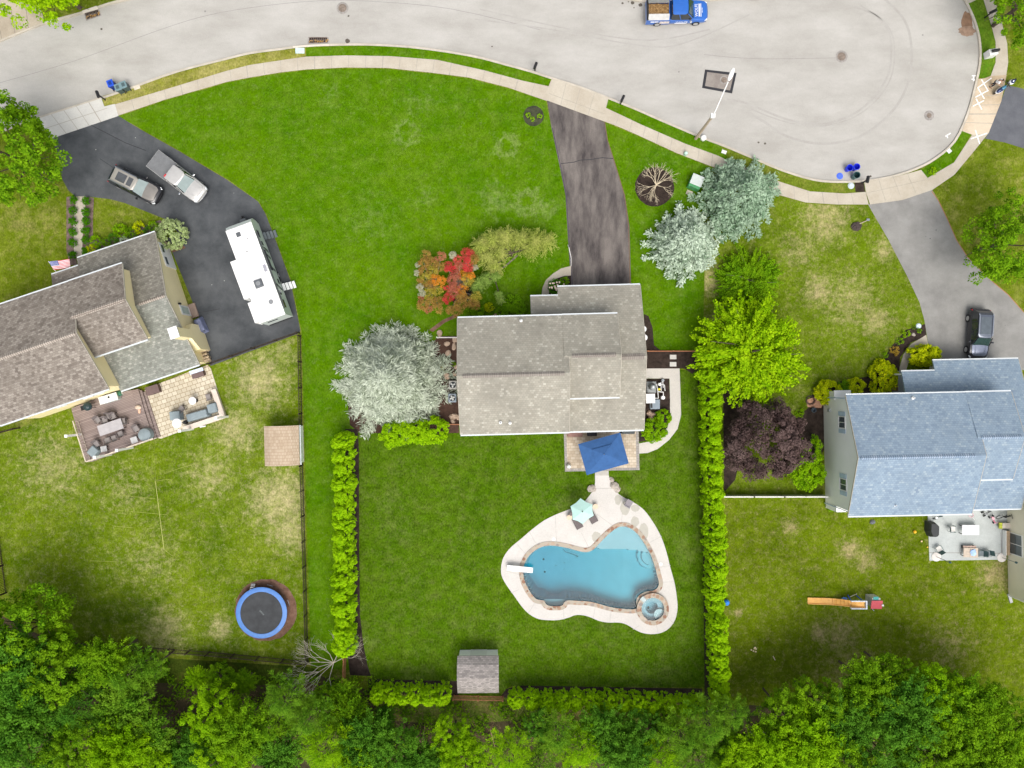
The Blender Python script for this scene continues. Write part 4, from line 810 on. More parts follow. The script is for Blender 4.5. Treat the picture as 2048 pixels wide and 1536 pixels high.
def vehicle(name, label, cat, px, py, rz, L, W, M_p, kind='suv', zc=0.0, M_roof=None, M_hood=None, Ht=1.75, ws=None):
    c = P(px, py, zc); rt = thing(name, label, cat, (c[0], c[1], 0), R(rz)); h = W / 2; rw = .71 if kind == 'suv' else .79; M_roof = M_roof or M_p; M_hood = M_hood or M_p
    xr, xf = -L / 2, L / 2; zb = 0.32 if kind != 'car' else 0.2; zt = 1.02 if kind == 'suv' else (1.1 if kind == 'pickup' else 0.9)
    # body: rounded plan, lofted along x.  cross-section of 12 points
    def ring(x, hw, zl, zu):
        q = [(-hw * .92, zl), (hw * .92, zl), (hw, zl + .18), (hw, zu - .22), (hw * .95, zu - .05), (hw * .80, zu), (hw * .4, zu + .03), (-hw * .4, zu + .03), (-hw * .80, zu), (-hw * .95, zu - .05), (-hw, zu - .22), (-hw, zl + .18)]
        return [(x, y, z) for y, z in q]
    st = [(xr, .80, zb + .12, zt - .12), (xr + .08, .92, zb + .04, zt - .02), (xr + .35, .985, zb, zt), (xr + L * .3, 1, zb, zt), (xf - L * .33, 1, zb, zt), (xf - L * .26, .99, zb, zt - .01), (xf - L * .12, .97, zb, zt - .09), (xf - .32, .93, zb, zt - .15), (xf - .1, .82, zb + .03, zt - .22), (xf, .62, zb + .12, zt - .34)]
    cabr, cabf = (xr + 0.12, xf - L * .27) if kind != 'pickup' else (xr + L * .385, xf - L * .24)
    bedcut = kind == 'pickup'
    if bedcut: st = [s_ for s_ in st if s_[0] > cabr - 0.01] ; st = [(cabr - .0, 1, zb, zt)] + st
    MB().loft([ring(x, h * k, zl, zu) for x, k, zl, zu in st]).build('body', M_p, rt, smooth=True)
    # hood panel
    hx0, hx1 = cabf - 0.12, xf - 0.42
    hr = []
    for x, k, dz in ((hx0, .80, .0), (hx0 + (hx1 - hx0) * .5, .80, -.025), (hx1 - .1, .74, -.085), (hx1 + .12, .55, -.13)):
        hr.append([(x, -h * k, zt - .01 + dz), (x, h * k, zt - .01 + dz), (x, h * k * .97, zt + .03 + dz), (x, h * k * .4, zt + .075 + dz), (x, -h * k * .4, zt + .075 + dz), (x, -h * k * .97, zt + .03 + dz)])
    hood = MB().loft(hr).build('hood', M_hood, rt, smooth=True)
    for s_ in (-1, 1): MB().box((hx0 + hx1) / 2, s_ * h * .5, zt + .055, (hx1 - hx0) * .85, .03, .02, s_ * R(-4)).build('crease', M_hood, hood)
    # greenhouse
    xa, xb = cabr, cabf; rake_r = 0.38 if kind != 'pickup' else 0.12; rake_f = 0.75 if kind != 'car' else 0.85
    def gr(x0_, x1_, hw, z): return [(x0_, -hw * .9, z), (x0_, hw * .9, z), (x0_ + .15, hw, z), (x1_ - .25, hw, z), (x1_, hw * .82, z), (x1_ + .06, 0, z), (x1_, -hw * .82, z), (x1_ - .25, -hw, z), (x0_ + .15, -hw, z)]
    gh = MB().loft([gr(xa, xb, h * .93, zt - .03), gr(xa + rake_r * .9, xb - rake_f, h * .76, Ht - .07)]).build('cabin_glass', M_side, rt, smooth=True)
    xa_ = xa + (.22 if kind == 'suv' else 0)
    rr = [gr(xa_ + rake_r * .8, xb - rake_f + .06, h * rw, Ht - .09), gr(xa_ + rake_r * .85, xb - rake_f, h * (rw - .01), Ht - .02), gr(xa_ + rake_r + .1, xb - rake_f - .12, h * (rw - .14), Ht + .015)]
    roof = MB().loft(rr).build('roof', M_roof, rt, smooth=True)
    # windscreen, pillars
    zl_, zu_ = zt + .03, Ht - .06
    MB().slab([(xb + .04, -h * .78, zl_ - .02), (xb + .04, h * .78, zl_ - .02), (xb - rake_f + .10, h * .66, zu_ + .03), (xb - rake_f + .10, -h * .66, zu_ + .03)], .03).build('windscreen', ws or M_ws, rt)
    pb = MB()
    for s_ in (-1, 1):
        pb.cyl((xb - .02, s_ * h * .90, zt), (xb - rake_f + .06, s_ * h * .75, Ht - .05), .045, n=6)
        for t in ((.36, .34), (.66, .64)) if kind != 'pickup' else ((.45, .43),):
            x_ = xa + (xb - xa) * t[0]; pb.cyl((x_, s_ * h * .945, zt - .02), (xa + rake_r + (xb - rake_f - xa - rake_r) * t[1], s_ * h * .785, Ht - .06), .04, n=6)
    pb.build('pillar', M_p, rt)
    if kind == 'suv':
        for s_ in (-1, 1): MB().tube([(xa + rake_r + .1, s_ * h * .70, Ht + .0), (xa + rake_r + .3, s_ * h * .68, Ht + .07), (xb - rake_f - .4, s_ * h * .68, Ht + .07), (xb - rake_f - .15, s_ * h * .70, Ht)], .05, 6).build('roof_rail', M_chrome, rt)
    # mirrors, wheels, lamps, bumpers
    for s_ in (-1, 1):
        MB().box(xb - .32, s_ * (h + .13), zt + .08, .16, .24, .17, s_ * R(-12)).build('mirror', M_p if kind != 'pickup' else M_chrome, rt, bevel=.03)
        MB().box(xf - .26, s_ * h * .72, zt - .30, .30, .34, .15, s_ * R(-28)).build('headlight', M_head, rt, bevel=.03)
        MB().box(xr + .14, s_ * h * .84, zt - .25, .16, .18, .28).build('tail_light', M_tail, rt)
        for x_ in (xr + L * .19, xf - L * .18):
            wh = MB().cyl((x_, s_ * (h - .24), .37), (x_, s_ * (h + .015), .37), .37, n=20).build('wheel', M_tyre, rt)
            MB().cyl((x_, s_ * (h + .0), .37), (x_, s_ * (h + .03), .37), .24, n=16).build('rim', M_rim, wh)
    gx = xf - .02
    MB().slab([(gx - .10, -h * .62, zt - .28), (gx - .10, h * .62, zt - .28), (gx - .28, h * .64, zt - .17), (gx - .28, -h * .64, zt - .17)], .06).build('grille', M_chrome, rt)
    MB().loft([[(gx - .12, -h * .9, .42), (gx + .06, -h * .5, .42), (gx + .1, 0, .42), (gx + .06, h * .5, .42), (gx - .12, h * .9, .42), (gx - .35, 0, .42)], [(gx - .12, -h * .9, .66), (gx + .06, -h * .5, .66), (gx + .1, 0, .66), (gx + .06, h * .5, .66), (gx - .12, h * .9, .66), (gx - .35, 0, .66)]]).build('bumper', M_dark if kind != 'pickup' else M_chrome, rt)
    MB().box(xr + .02, 0, .56, .16, W * .84, .24).build('bumper', M_dark if kind != 'pickup' else M_chrome, rt, bevel=.03)
    if bedcut:
        bx0, bx1 = xr, cabr - .04; b_ = MB(); bz = zt + .03
        b_.box((bx0 + bx1) / 2, 0, zb + .22, bx1 - bx0, W * .9, .1)
        for s_ in (-1, 1): b_.box((bx0 + bx1) / 2, s_ * (h - .08), (zb + bz) / 2 + .05, bx1 - bx0, .16, bz - zb)
        b_.box(bx0 + .05, 0, (zb + bz) / 2 + .05, .1, W * .84, bz - zb); b_.box(bx1 - .04, 0, (zb + bz) / 2 + .05, .08, W * .84, bz - zb)
        b_.build('bed', M_p, rt)
    return rt, dict(L=L, W=W, h=h, xr=xr, xf=xf, zt=zt, Ht=Ht, cabr=cabr, cabf=cabf)
# dark suv with two glass roof panels
rt, d = vehicle('parked_suv', 'dark grey suv with two sunroof panels, parked left of a silver pickup', 'suv', 268.5, 368.5, -26.8, 5.25, 2.02, paint('dark_grey_paint', (0.015, 0.015, 0.018)), 'suv', 1.0, M_roof=paint('warm_grey_paint', (0.36, 0.34, 0.30), 0.3, 0.2), M_hood=paint('hood_beige_reflection', (0.27, 0.25, 0.225), 0.3, 0.4))  # dark car: roof and hood colours hold a painted beige reflection
MB().box(d['cabr'] + 1.5, 0, d['Ht'] + .02, 1.0, .85, .03).build('sunroof', M_sun, rt, bevel=.01); MB().box(d['cabr'] + 2.42, 0, d['Ht'] + .02, .5, .85, .03).build('sunroof', M_sun, rt, bevel=.01)
# silver pickup with grey tonneau cover
rt, d = vehicle('parked_pickup_truck', 'pale silver pickup truck with grey bed cover on the black driveway', 'pickup truck', 353, 353, -37.5, 6.05, 2.04, paint('silver_paint', (0.52, 0.51, 0.49), 0.3, 0.3), 'pickup', 1.2, Ht=1.92)
MB().slab([(d['xr'] + .03, -d['h'] + .03, d['zt'] + .10), (d['xr'] + .03, d['h'] - .03, d['zt'] + .10), (d['cabr'] - .05, d['h'] - .03, d['zt'] + .10), (d['cabr'] - .05, -d['h'] + .03, d['zt'] + .10)][::-1], .07).build('bed_cover', plain('grey_vinyl_cover', (0.16, 0.165, 0.17), 0.6), rt)
MB().box(d['cabr'] + .12, -.55, d['Ht'] - .0, .12, .3, .06).build('brake_light', M_tail, rt)
# black suv in the grey driveway
rt, d = vehicle('parked_suv', 'black suv with blue-grey roof and silver rails nosed against the blue-roofed house', 'suv', 1949, 669, -93.5, 4.95, 1.98, paint('black_paint', (0.02, 0.022, 0.03)), 'suv', 0.0, M_roof=paint('blue_grey_roof', (0.12, 0.14, 0.18), 0.25, 0.4), M_hood=paint('blue_grey_hood', (0.24, 0.27, 0.36), 0.25, 0.5), ws=plain('dark_green_windscreen', (0.02, 0.05, 0.045), 0.06, spec=1.0))
MB().box(d['cabr'] + 1.6, 0, d['Ht'] + .02, 1.7, 1.0, .03).build('sunroof', plain('grey_glass_roof', (0.10, 0.12, 0.14), 0.1), rt, bevel=.01)
# blue work pickup with an open load
M_blue = paint('bright_blue_paint', (0.02, 0.13, 0.50), 0.35, 0.1)
rt, d = vehicle('work_pickup_truck', 'blue lettered work pickup with a brown load in its bed, by the upper kerb', 'pickup truck', 1350, 31, 1, 6.1, 2.1, M_blue, 'pickup', 0.0, Ht=1.95, ws=plain('dark_green_windscreen', (0.02, 0.05, 0.045), 0.06, spec=1.0))
bed = [o for o in kids(rt) if o.name.startswith('bed')][0]
x0_, x1_ = d['xr'] + .15, d['cabr'] - .15; hh = d['h']
M_alu = plain('bare_aluminium', (0.36, 0.36, 0.35), 0.5, 0.15, metal=0.2)
for s_ in (-1, 1):
    MB().slab([(x0_, s_ * hh * .98, d['zt'] + .12), (x1_, s_ * hh * .98, d['zt'] + .12), (x1_, s_ * hh * .52, d['zt'] + .42), (x0_, s_ * hh * .52, d['zt'] + .42)][::s_], .06).build('side_toolbox', M_alu, rt)
m_ = MB(); rg = random.Random(8); nx, ny = 26, 12
vs = [(x0_ + (x1_ - x0_) * i / nx, -hh * .55 + hh * 1.1 * j / ny, d['zt'] + .12 + rg.uniform(-.07, .09)) for j in range(ny + 1) for i in range(nx + 1)]
m_.add(vs, [(j * (nx + 1) + i, j * (nx + 1) + i + 1, (j + 1) * (nx + 1) + i + 1, (j + 1) * (nx + 1) + i) for j in range(ny) for i in range(nx)]).build('load', ground_mat('brown_leaf_mulch', (0.18, 0.10, 0.04), (0.42, 0.27, 0.12), 5, 20, bump=1), rt)
MB().box(d['xr'] + .1, 0, d['zt'] + .1, .2, d['W'] * .96, .12).build('tailgate_rail', M_dark, rt, bevel=.02)
M_white = plain('white_vinyl_lettering', (0.85, 0.86, 0.88), 0.5, 0.02)
rr_ = [o for o in kids(rt) if o.name.startswith('roof')][0]
for k in range(6): MB().box(d['cabr'] + 0.75, -.55 + k * .22, d['Ht'] + .022, .9, .03, .02).build('roof_rib', M_blue, rt)
hz = d['zt'] + .10
text_mesh('WOLFE', .40, 'hood_lettering', M_white, rt, (d['xf'] - 1.2, -.08, hz), (0, R(4), R(90)), .004)
for k, (w_, t_) in enumerate(((1.25, .10), (1.3, .06))): MB().box(d['xf'] - .93 + k * .17, -.08, hz - .01 - k * .02, t_, w_, .02).build('hood_stripe', M_white, rt)
text_mesh('SERVICES', .13, 'hood_lettering', M_white, rt, (d['xf'] - .62, -.08, hz - .03), (0, R(6), R(90)), .004)
yy = -(d['h'] + .012)
text_mesh('WOLFE', .36, 'door_lettering', M_white, rt, (d['cabr'] + 1.15, yy, .80), (R(90), 0, 0), .004)
MB().box(d['cabr'] + 1.1, yy, .56, 1.2, .01, .12).build('door_stripe', M_white, rt)
M_pic = plain('pale_picture_decal', (0.62, 0.55, 0.50), 0.6, 0.35, 6.0)
MB().box(d['cabr'] - .55, yy, .78, .95, .012, .42).build('side_decal', M_pic, rt); MB().box(d['cabr'] - 1.35, yy, .92, .4, .012, .16).build('side_decal', M_white, rt); MB().box(d['xr'] + .6, yy, .92, .35, .012, .18).build('side_decal', M_white, rt)
# white car whose nose just enters the frame at the top
vehicle('parked_car', 'white car of which only the front bumper shows at the upper frame edge', 'car', 1509, -44, -92, 4.6, 1.85, paint('white_paint', (0.75, 0.75, 0.74), 0.25, 0.0), 'car', 0.0, Ht=1.45)

# ---- travel trailer
fa = P(447.6, 451, 3.25); fb = P(497, 431, 3.25); ra = P(519.6, 646, 3.25); rb = P(570.6, 628.5, 3.25)
cx = sum(p[0] for p in (fa, fb, ra, rb)) / 4; cy = sum(p[1] for p in (fa, fb, ra, rb)) / 4
TL = (math.dist(fa, ra) + math.dist(fb, rb)) / 2; TW = (math.dist(fa, fb) + math.dist(ra, rb)) / 2
ang = math.atan2((fa[1] + fb[1]) - (ra[1] + rb[1]), (fa[0] + fb[0]) - (ra[0] + rb[0]))   # +x = towards the hitch
TR = thing('travel_trailer', 'long white travel trailer with slide-outs on the black driveway', 'travel trailer', (cx, cy, 0), ang)
M_tw = plain('white_rubber_roof', (0.84, 0.84, 0.83), 0.6, 0.02); M_ts = plain('pale_green_grey_trailer_side', (0.55, 0.60, 0.57), 0.4, 0.05)
hL, hW = TL / 2, TW / 2
MB().loft([[(hL - q, -hW, z), (hL - q, hW, z), (-hL, hW, z), (-hL, -hW, z)] for q, z in ((.25, .65), (.05, 1.4), (0.0, 2.2), (.25, 2.9), (.6, 3.22))]).build('body', M_ts, TR)
MB().loft([[(hL - q, -hW - .02, z), (hL - q, hW + .02, z), (-hL - .02, hW + .02, z), (-hL - .02, -hW - .02, z)] for q, z in ((.57, 3.2), (.62, 3.27))]).build('roof', M_tw, TR)
MB().slab([(hL + .0, -hW * .97, 2.25), (hL + .0, hW * .97, 2.25), (hL - .56, hW * .97, 3.235), (hL - .56, -hW * .97, 3.235)], .03).build('front_cap', M_tw, TR)
def tl(px, py, z):
    X, Y, _ = P(px, py, z); X -= cx; Y -= cy; return (X * math.cos(ang) + Y * math.sin(ang), -X * math.sin(ang) + Y * math.cos(ang))
side = 1 if tl(600, 500, 0)[1] > 0 else -1       # local y sign of the door side (towards the lawn)
a = tl(453.7, 526.5, 2.8); b_ = tl(482.7, 601, 2.8)
sx0, sx1 = sorted((a[0], b_[0])); MB().box((sx0 + sx1) / 2, -side * (hW + .38), 1.85, sx1 - sx0, .78, 1.95).build('slide_out', M_tw, TR, bevel=.02)
a = tl(490.6, 608, 2.8); b_ = tl(505.6, 648, 2.8)
sx0, sx1 = sorted((a[0], b_[0])); MB().box((sx0 + sx1) / 2, -side * (hW + .28), 1.85, sx1 - sx0, .58, 1.95).build('slide_out', M_tw, TR, bevel=.02)
for (px, py, sz, nm) in ((476.5, 469, .42, 'roof_hatch'), (517, 567, .85, 'air_conditioner'), (541.5, 603.5, .38, 'roof_vent')):
    q = tl(px, py, 3.35)
    if nm == 'air_conditioner':
        MB().box(q[0], q[1], 3.37, .85, .85, .22, taper=.85).build(nm, plain('dark_grey_shroud', (0.10, 0.11, 0.12), 0.5), TR, bevel=.05); MB().cyl((q[0], q[1], 3.47), (q[0], q[1], 3.50), .22, n=16).build('fan_grille', plain('mid_grey', (0.22, 0.23, 0.24)), TR)
    elif nm == 'roof_vent': MB().cyl((q[0], q[1], 3.25), (q[0], q[1], 3.33), .22, n=18).build(nm, plain('mid_grey', (0.22, 0.23, 0.24)), TR)
    else: MB().box(q[0], q[1], 3.31, .42, .42, .1).build(nm, plain('dark_grey_shroud', (0.10, 0.11, 0.12), 0.5), TR, bevel=.02)
q = tl(530, 536, 3.3); MB().box(q[0], q[1], 3.29, .7, .3, .04).build('roof_panel', plain('lilac_grey_panel', (0.32, 0.32, 0.36)), TR)
q = tl(504, 485, 3.3); MB().box(q[0], q[1], 3.28, .5, .4, .02).build('roof_patch', plain('pale_patch', (0.76, 0.77, 0.75)), TR)
for (px, py) in ((494.5, 476.5), (494, 503)): q = tl(px, py, 3.3); MB().cyl((q[0], q[1], 3.25), (q[0], q[1], 3.36), .05, n=8).build('vent_pipe', M_dark, TR)
# awning rail, windows, graphics on the door side
ys = side * hW
MB().cyl((-hL + .6, ys + side * .09, 3.02), (hL - 1.6, ys + side * .09, 3.02), .07, n=10).build('awning', plain('dark_awning', (0.08, 0.085, 0.09)), TR)
for x_, w_, z_, h_ in ((hL - 1.6, .7, 2.2, .6), (hL - 3.9, 1.3, 2.2, .6), (0.2, 1.1, 2.1, .7), (-1.4, .5, 1.3, .4), (-hL + 1.2, .8, 2.2, .6)):
    w1 = MB().box(x_, ys + side * .015, z_, w_, .03, h_).build('window', M_side, TR)
for x_ in (hL - 2.6, -hL + 2.3):
    dd = MB().box(x_, ys + side * .02, 1.75, .68, .04, 1.95).build('door', plain('trailer_door', (0.6, 0.64, 0.62), 0.4), TR); MB().box(x_, ys + side * .05, 2.2, .4, .02, .5).build('pane', M_side, dd)
g = MB()
for k, x_ in enumerate((1.6, .9, -.4, -2.4)): g.slab([(x_, ys + side * .02, 1.0), (x_ + .25, ys + side * .02, 1.0), (x_ + .75, ys + side * .02, 2.6), (x_ + .5, ys + side * .02, 2.6)], .02)
g.build('side_graphic', plain('charcoal_graphic', (0.05, 0.055, 0.06)), TR)
for x_ in (-.6, -1.45):
    for s_ in (-1, 1): wh = MB().cyl((x_, s_ * (hW - .3), .36), (x_, s_ * (hW + .0), .36), .36, n=18).build('wheel', M_tyre, TR); MB().cyl((x_, s_ * (hW), .36), (x_, s_ * (hW + .02), .36), .2, n=14).build('rim', M_rim, wh)
MB().slab([(hL, -.6, .55), (hL, .6, .55), (hL + 1.1, .08, .55), (hL + 1.1, -.08, .55)], .12).build('hitch', M_dark, TR); MB().box(hL + .45, 0, .8, .5, .6, .4).build('gas_bottle_cover', plain('dark_grey_shroud', (0.10, 0.11, 0.12), 0.5), TR, bevel=.05); MB().cyl((hL + .95, 0, .05), (hL + .95, 0, 1.0), .05, n=8).build('jack', M_dark, TR)
MB().box(-hL - .05, 0, .7, .12, TW * .9, .14).build('bumper', M_dark, TR); MB().box(-hL - .02, .3, 2.3, .05, 1.0, .3).build('rear_window', M_side, TR)
for (px, py, m_, nm) in ((533, 473, plain('dark_step', (0.12, 0.14, 0.15)), 'entry_steps'), (571, 574.5, plain('white_step', (0.75, 0.76, 0.75)), 'entry_steps')):
    q = tl(px, py, .4); st_ = MB()
    for k in range(4): st_.box(q[0], ys + side * (.2 + k * .3), .75 - k * .17, .72, .27, .04)
    st_.build(nm, m_, TR)
# ================================================================== VEGETATION
def leaf_object(name, pos, nrm, size, aspect, mat, parent=None, tan=None, seed=0):
    """many small kite-shaped leaves: pos, nrm (N,3); size (N,)"""
    rs = np.random.RandomState(seed + 5); N = len(pos)
    nrm = nrm / (np.linalg.norm(nrm, axis=1, keepdims=True) + 1e-9)
    t = rs.normal(size=(N, 3)) if tan is None else tan + rs.normal(size=(N, 3)) * 0.25
    t = t - nrm * (t * nrm).sum(1, keepdims=True); t /= np.linalg.norm(t, axis=1, keepdims=True) + 1e-9
    b = np.cross(nrm, t); L = (size / 2)[:, None]; Wd = L * aspect
    v = np.empty((N, 4, 3), np.float32)
    v[:, 0] = pos - t * L; v[:, 1] = pos + b * Wd - t * L * 0.1; v[:, 2] = pos + t * L; v[:, 3] = pos - b * Wd - t * L * 0.1
    me = bpy.data.meshes.new(name); me.vertices.add(4 * N); me.vertices.foreach_set('co', v.reshape(-1))
    me.loops.add(4 * N); me.loops.foreach_set('vertex_index', np.arange(4 * N, dtype=np.int32))
    me.polygons.add(N); me.polygons.foreach_set('loop_start', np.arange(0, 4 * N, 4, dtype=np.int32))
    me.polygons.foreach_set('loop_total', np.full(N, 4, np.int32)); me.update(calc_edges=True)
    me.materials.append(mat); o = bpy.data.objects.new(name, me); col.objects.link(o); o.parent = parent
    return o
def unit(a): return a / (np.linalg.norm(a, axis=1, keepdims=True) + 1e-9)
def broad(seed, r=1.0, h=1.0, clumps=60, per=90, cr=0.2, leaf=0.07, lobes=0.25, zlo=-0.35, fill=0.5, flat=1.0):
    """leaf cloud of a broad crown of unit radius: clumps of leaves on and inside an uneven dome"""
    rs = np.random.RandomState(seed)
    d = unit(rs.normal(size=(clumps * 3, 3))); d = d[d[:, 2] > zlo][:clumps]; K = len(d)
    ph = rs.uniform(0, 6.28, 6); az = np.arctan2(d[:, 1], d[:, 0])
    lb = 1 + lobes * (0.5 * np.sin(3 * az + ph[0]) + 0.35 * np.sin(5 * az + ph[1]) + 0.3 * np.sin(8 * az + ph[2])) + rs.normal(size=K) * 0.06
    rad = rs.uniform(fill, 1.0, K) ** 0.7
    c = d * (lb * rad)[:, None]; c[:, 2] *= h
    crs = cr * rs.uniform(0.6, 1.35, K)
    n = K * per; idx = np.repeat(np.arange(K), per)
    l = unit(rs.normal(size=(n, 3))); rr = rs.uniform(0.35, 1.0, n) ** 0.5
    l[:, 2] = np.where(rs.uniform(size=n) < 0.6, np.abs(l[:, 2]), l[:, 2])
    off = l * (rr * crs[idx])[:, None]; off[:, 2] *= 0.8 * flat
    pos = c[idx] + off
    nrm = l * 0.55 + d[idx] * 0.2 + rs.normal(size=(n, 3)) * 0.45; nrm[:, 2] += 0.55
    size = leaf * rs.uniform(0.6, 1.4, n)
    return pos * r, nrm, size * r, None
def plumes(seed, n_pl=90, per=70, r0=0.25, wd=0.10, leaf=0.07, lobes=0.12, hh=0.8, up=0.35):
    """crown of radiating feathery branches"""
    rs = np.random.RandomState(seed); P_, N_, S_, T_ = [], [], [], []
    for k in range(n_pl):
        az = rs.uniform(0, 6.283); el = np.arcsin(rs.uniform(-0.15, 0.98)); d = np.array([math.cos(az) * math.cos(el), math.sin(az) * math.cos(el), math.sin(el)])
        Rk = (1 + lobes * rs.normal()) * (1 - 0.1 * rs.rand()); u = rs.uniform(r0, 1.0, per) ** 0.8
        w_ = wd * (1.15 - u * 0.75)
        curve = np.zeros((per, 3)); curve[:, 2] = up * (u - u * u) * 0.8
        p = d * (u * Rk)[:, None] * np.array([1, 1, hh]) + curve + rs.normal(size=(per, 3)) * w_[:, None] * 0.6
        P_.append(p); nn = rs.normal(size=(per, 3)) * 0.5; nn[:, 2] += 0.8; nn += d * 0.25; N_.append(nn); S_.append(leaf * rs.uniform(0.6, 1.4, per)); T_.append(np.tile(d, (per, 1)) + rs.normal(size=(per, 3)) * 0.5)
    return np.vstack(P_), np.vstack(N_), np.concatenate(S_), np.vstack(T_)
def conifer(seed, tiers=15, n_br=17, per=46, leaf=0.06, hh=1.9, spray=0.16, droop=0.12, rag=0.12, pw=0.8, twig=3):
    """whorled branches with flat sprays of needles; unit radius, height hh"""
    rs = np.random.RandomState(seed); P_, N_, S_, T_ = [], [], [], []
    for t in range(tiers):
        f = t / (tiers - 1); z = f * hh; Rt = (1 - f) ** pw * 0.96 + 0.05; nb = max(4, int(n_br * (0.35 + 0.65 * (1 - f)))); ph = rs.uniform(0, 6.28)
        for k in range(nb):
            az = ph + 6.283 * k / nb + rs.normal() * 0.12; Rk = Rt * (1 + rag * rs.normal()); n = max(12, int(per * (0.3 + Rk)))
            d = np.array([math.cos(az), math.sin(az), 0]); s_ = np.array([-math.sin(az), math.cos(az), 0])
            u = rs.uniform(0.25, 1, n) ** 0.6; side = rs.uniform(-1, 1, n); wd = spray * (1.1 - u * 0.75) * 1.3
            # side twigs slanting forward
            tw = np.round(side * twig) / twig
            p = d * ((u * Rk)[:, None]) + s_ * ((tw * wd)[:, None]) + rs.normal(size=(n, 3)) * 0.018
            p[:, 2] += z - droop * u * Rk + 0.10 * (u ** 2) * Rk + rs.normal(size=n) * 0.02
            nn = rs.normal(size=(n, 3)) * 0.4; nn[:, 2] += 1.0; P_.append(p); N_.append(nn)
            S_.append(leaf * rs.uniform(0.6, 1.4, n)); T_.append(d * 0.9 + s_ * np.sign(side)[:, None] * 0.8)
    return np.vstack(P_), np.vstack(N_), np.concatenate(S_), np.vstack(T_)
def column_plant(seed, K=190, per=44, leaf=0.115, r=0.70, h=3.9, cr=0.17):
    """clipped arborvitae: leaf clumps packed over a rounded column"""
    rs = np.random.RandomState(seed); z = rs.uniform(0.03, 1, K) ** 0.55; az = rs.uniform(0, 6.283, K)
    prof = np.where(z < 0.72, 1.0, np.sqrt(np.clip(1 - ((z - 0.72) / 0.30) ** 2, 0.0, 1)))
    rad = r * prof * rs.uniform(0.84, 1.05, K) * np.where(z > 0.8, rs.uniform(0.2, 1, K), 1)
    c = np.stack([rad * np.cos(az), rad * np.sin(az), z * h + rs.normal(size=K) * 0.10], 1); idx = np.repeat(np.arange(K), per); n = K * per
    l = unit(rs.normal(size=(n, 3))); l[:, 2] = np.abs(l[:, 2]) * np.where(rs.uniform(size=n) < .8, 1, -1)
    p = c[idx] + l * (cr * rs.uniform(.5, 1.1, K)[idx] * rs.uniform(.4, 1, n))[:, None] * np.array([1, 1, 1.5]); d = np.stack([np.cos(az), np.sin(az), 0 * az + .6], 1)[idx]
    return p, l * 0.6 + d * 0.35 + rs.normal(size=(n, 3)) * 0.35 + np.array([0, 0, .35]), leaf * rs.uniform(0.6, 1.4, n), np.stack([0.5 * np.cos(az[idx]), 0.5 * np.sin(az[idx]), np.ones(n)], 1)
M_bark = plain('bark', (0.10, 0.075, 0.055), 0.95, 0.3, 3.0); M_barkg = plain('pale_bark', (0.45, 0.38, 0.28), 0.9, 0.25, 3.0)
def trunk(root, h, r, spread, seed, mat=M_bark, limbs=7, z0=0.25, name='trunk'):
    rg = random.Random(seed); mb = MB(); mb.cyl((0, 0, -0.05), (0, 0, h * 0.55), r, r * 0.75, 9); mb.cyl((0, 0, h * 0.55), (0.0, 0, h * 0.9), r * 0.75, r * 0.25, 8)
    for k in range(limbs):
        a = 6.283 * k / limbs + rg.uniform(-.3, .3); z = h * rg.uniform(z0, 0.6); m = (spread * .35 * math.cos(a), spread * .35 * math.sin(a), z + h * .12)
        e = (spread * .8 * math.cos(a + .15), spread * .8 * math.sin(a + .15), z + h * .22)
        mb.cyl((0, 0, z), m, r * .45, r * .3, 6); mb.cyl(m, e, r * .3, r * .08, 6)
    return mb.build(name, mat, root)
def tree(name, label, cat, px, py, zc, rpx, h, cloud, mat, asp=0.6, group=None, rz=0.0, trunk_r=0.16, sc_xy=(1, 1), bark=M_bark, z_off=None, limbs=7, seed=1, stretch_rz=0.0):
    """crown centre seen at (px, py), about zc metres up, radius rpx photo pixels; cloud in unit radius"""
    c = P(px, py, zc); k = (H - zc) / F; r = rpx * k
    rt = thing(name, label, cat, (c[0], c[1], 0), rz, group)
    pos, nrm, size, tn = cloud; pos = pos * r; size = size * r
    if sc_xy != (1, 1):
        pos = pos * np.array([sc_xy[0], sc_xy[1], 1])
    pos = pos + np.array([0, 0, zc if z_off is None else z_off])
    lo = 0.12; pos[:, 2] = np.maximum(pos[:, 2], lo)
    leaf_object('crown' if cat in ('tree', 'conifer') else 'foliage', pos, nrm, size, asp, mat, rt, tn, seed)
    if trunk_r: trunk(rt, h, trunk_r, r, seed, bark, limbs, name='trunk' if cat in ('tree', 'conifer') else 'stem')
    return rt
# leaf materials
L_green = leaf_mat('leaf_mid_green', (0.030, 0.11, 0.003), (0.20, 0.40, 0.010), (0.30, 0.52, 0.012), scale=1.1)
L_deep = leaf_mat('leaf_deep_green', (0.018, 0.08, 0.006), (0.11, 0.29, 0.022), (0.18, 0.40, 0.025), scale=1.1)
L_lime = leaf_mat('leaf_lime_green', (0.09, 0.23, 0.002), (0.26, 0.50, 0.006), (0.36, 0.60, 0.008), scale=1.1)
L_yel = leaf_mat('leaf_yellow_green', (0.13, 0.30, 0.002), (0.36, 0.60, 0.006), (0.46, 0.66, 0.01), scale=1.1)
L_hedge = leaf_mat('leaf_hedge_lime', (0.15, 0.35, 0.003), (0.36, 0.63, 0.006), (0.46, 0.72, 0.008), scale=1.5)
L_purple = leaf_mat('leaf_purple', (0.022, 0.012, 0.011), (0.16, 0.105, 0.098), (0.27, 0.19, 0.175))
L_silver = leaf_mat('needle_silver', (0.13, 0.17, 0.09), (0.68, 0.75, 0.60), (0.74, 0.79, 0.67), trans=0.1)
L_blue = leaf_mat('needle_blue_green', (0.09, 0.18, 0.09), (0.38, 0.52, 0.36), (0.42, 0.54, 0.40), trans=0.1)
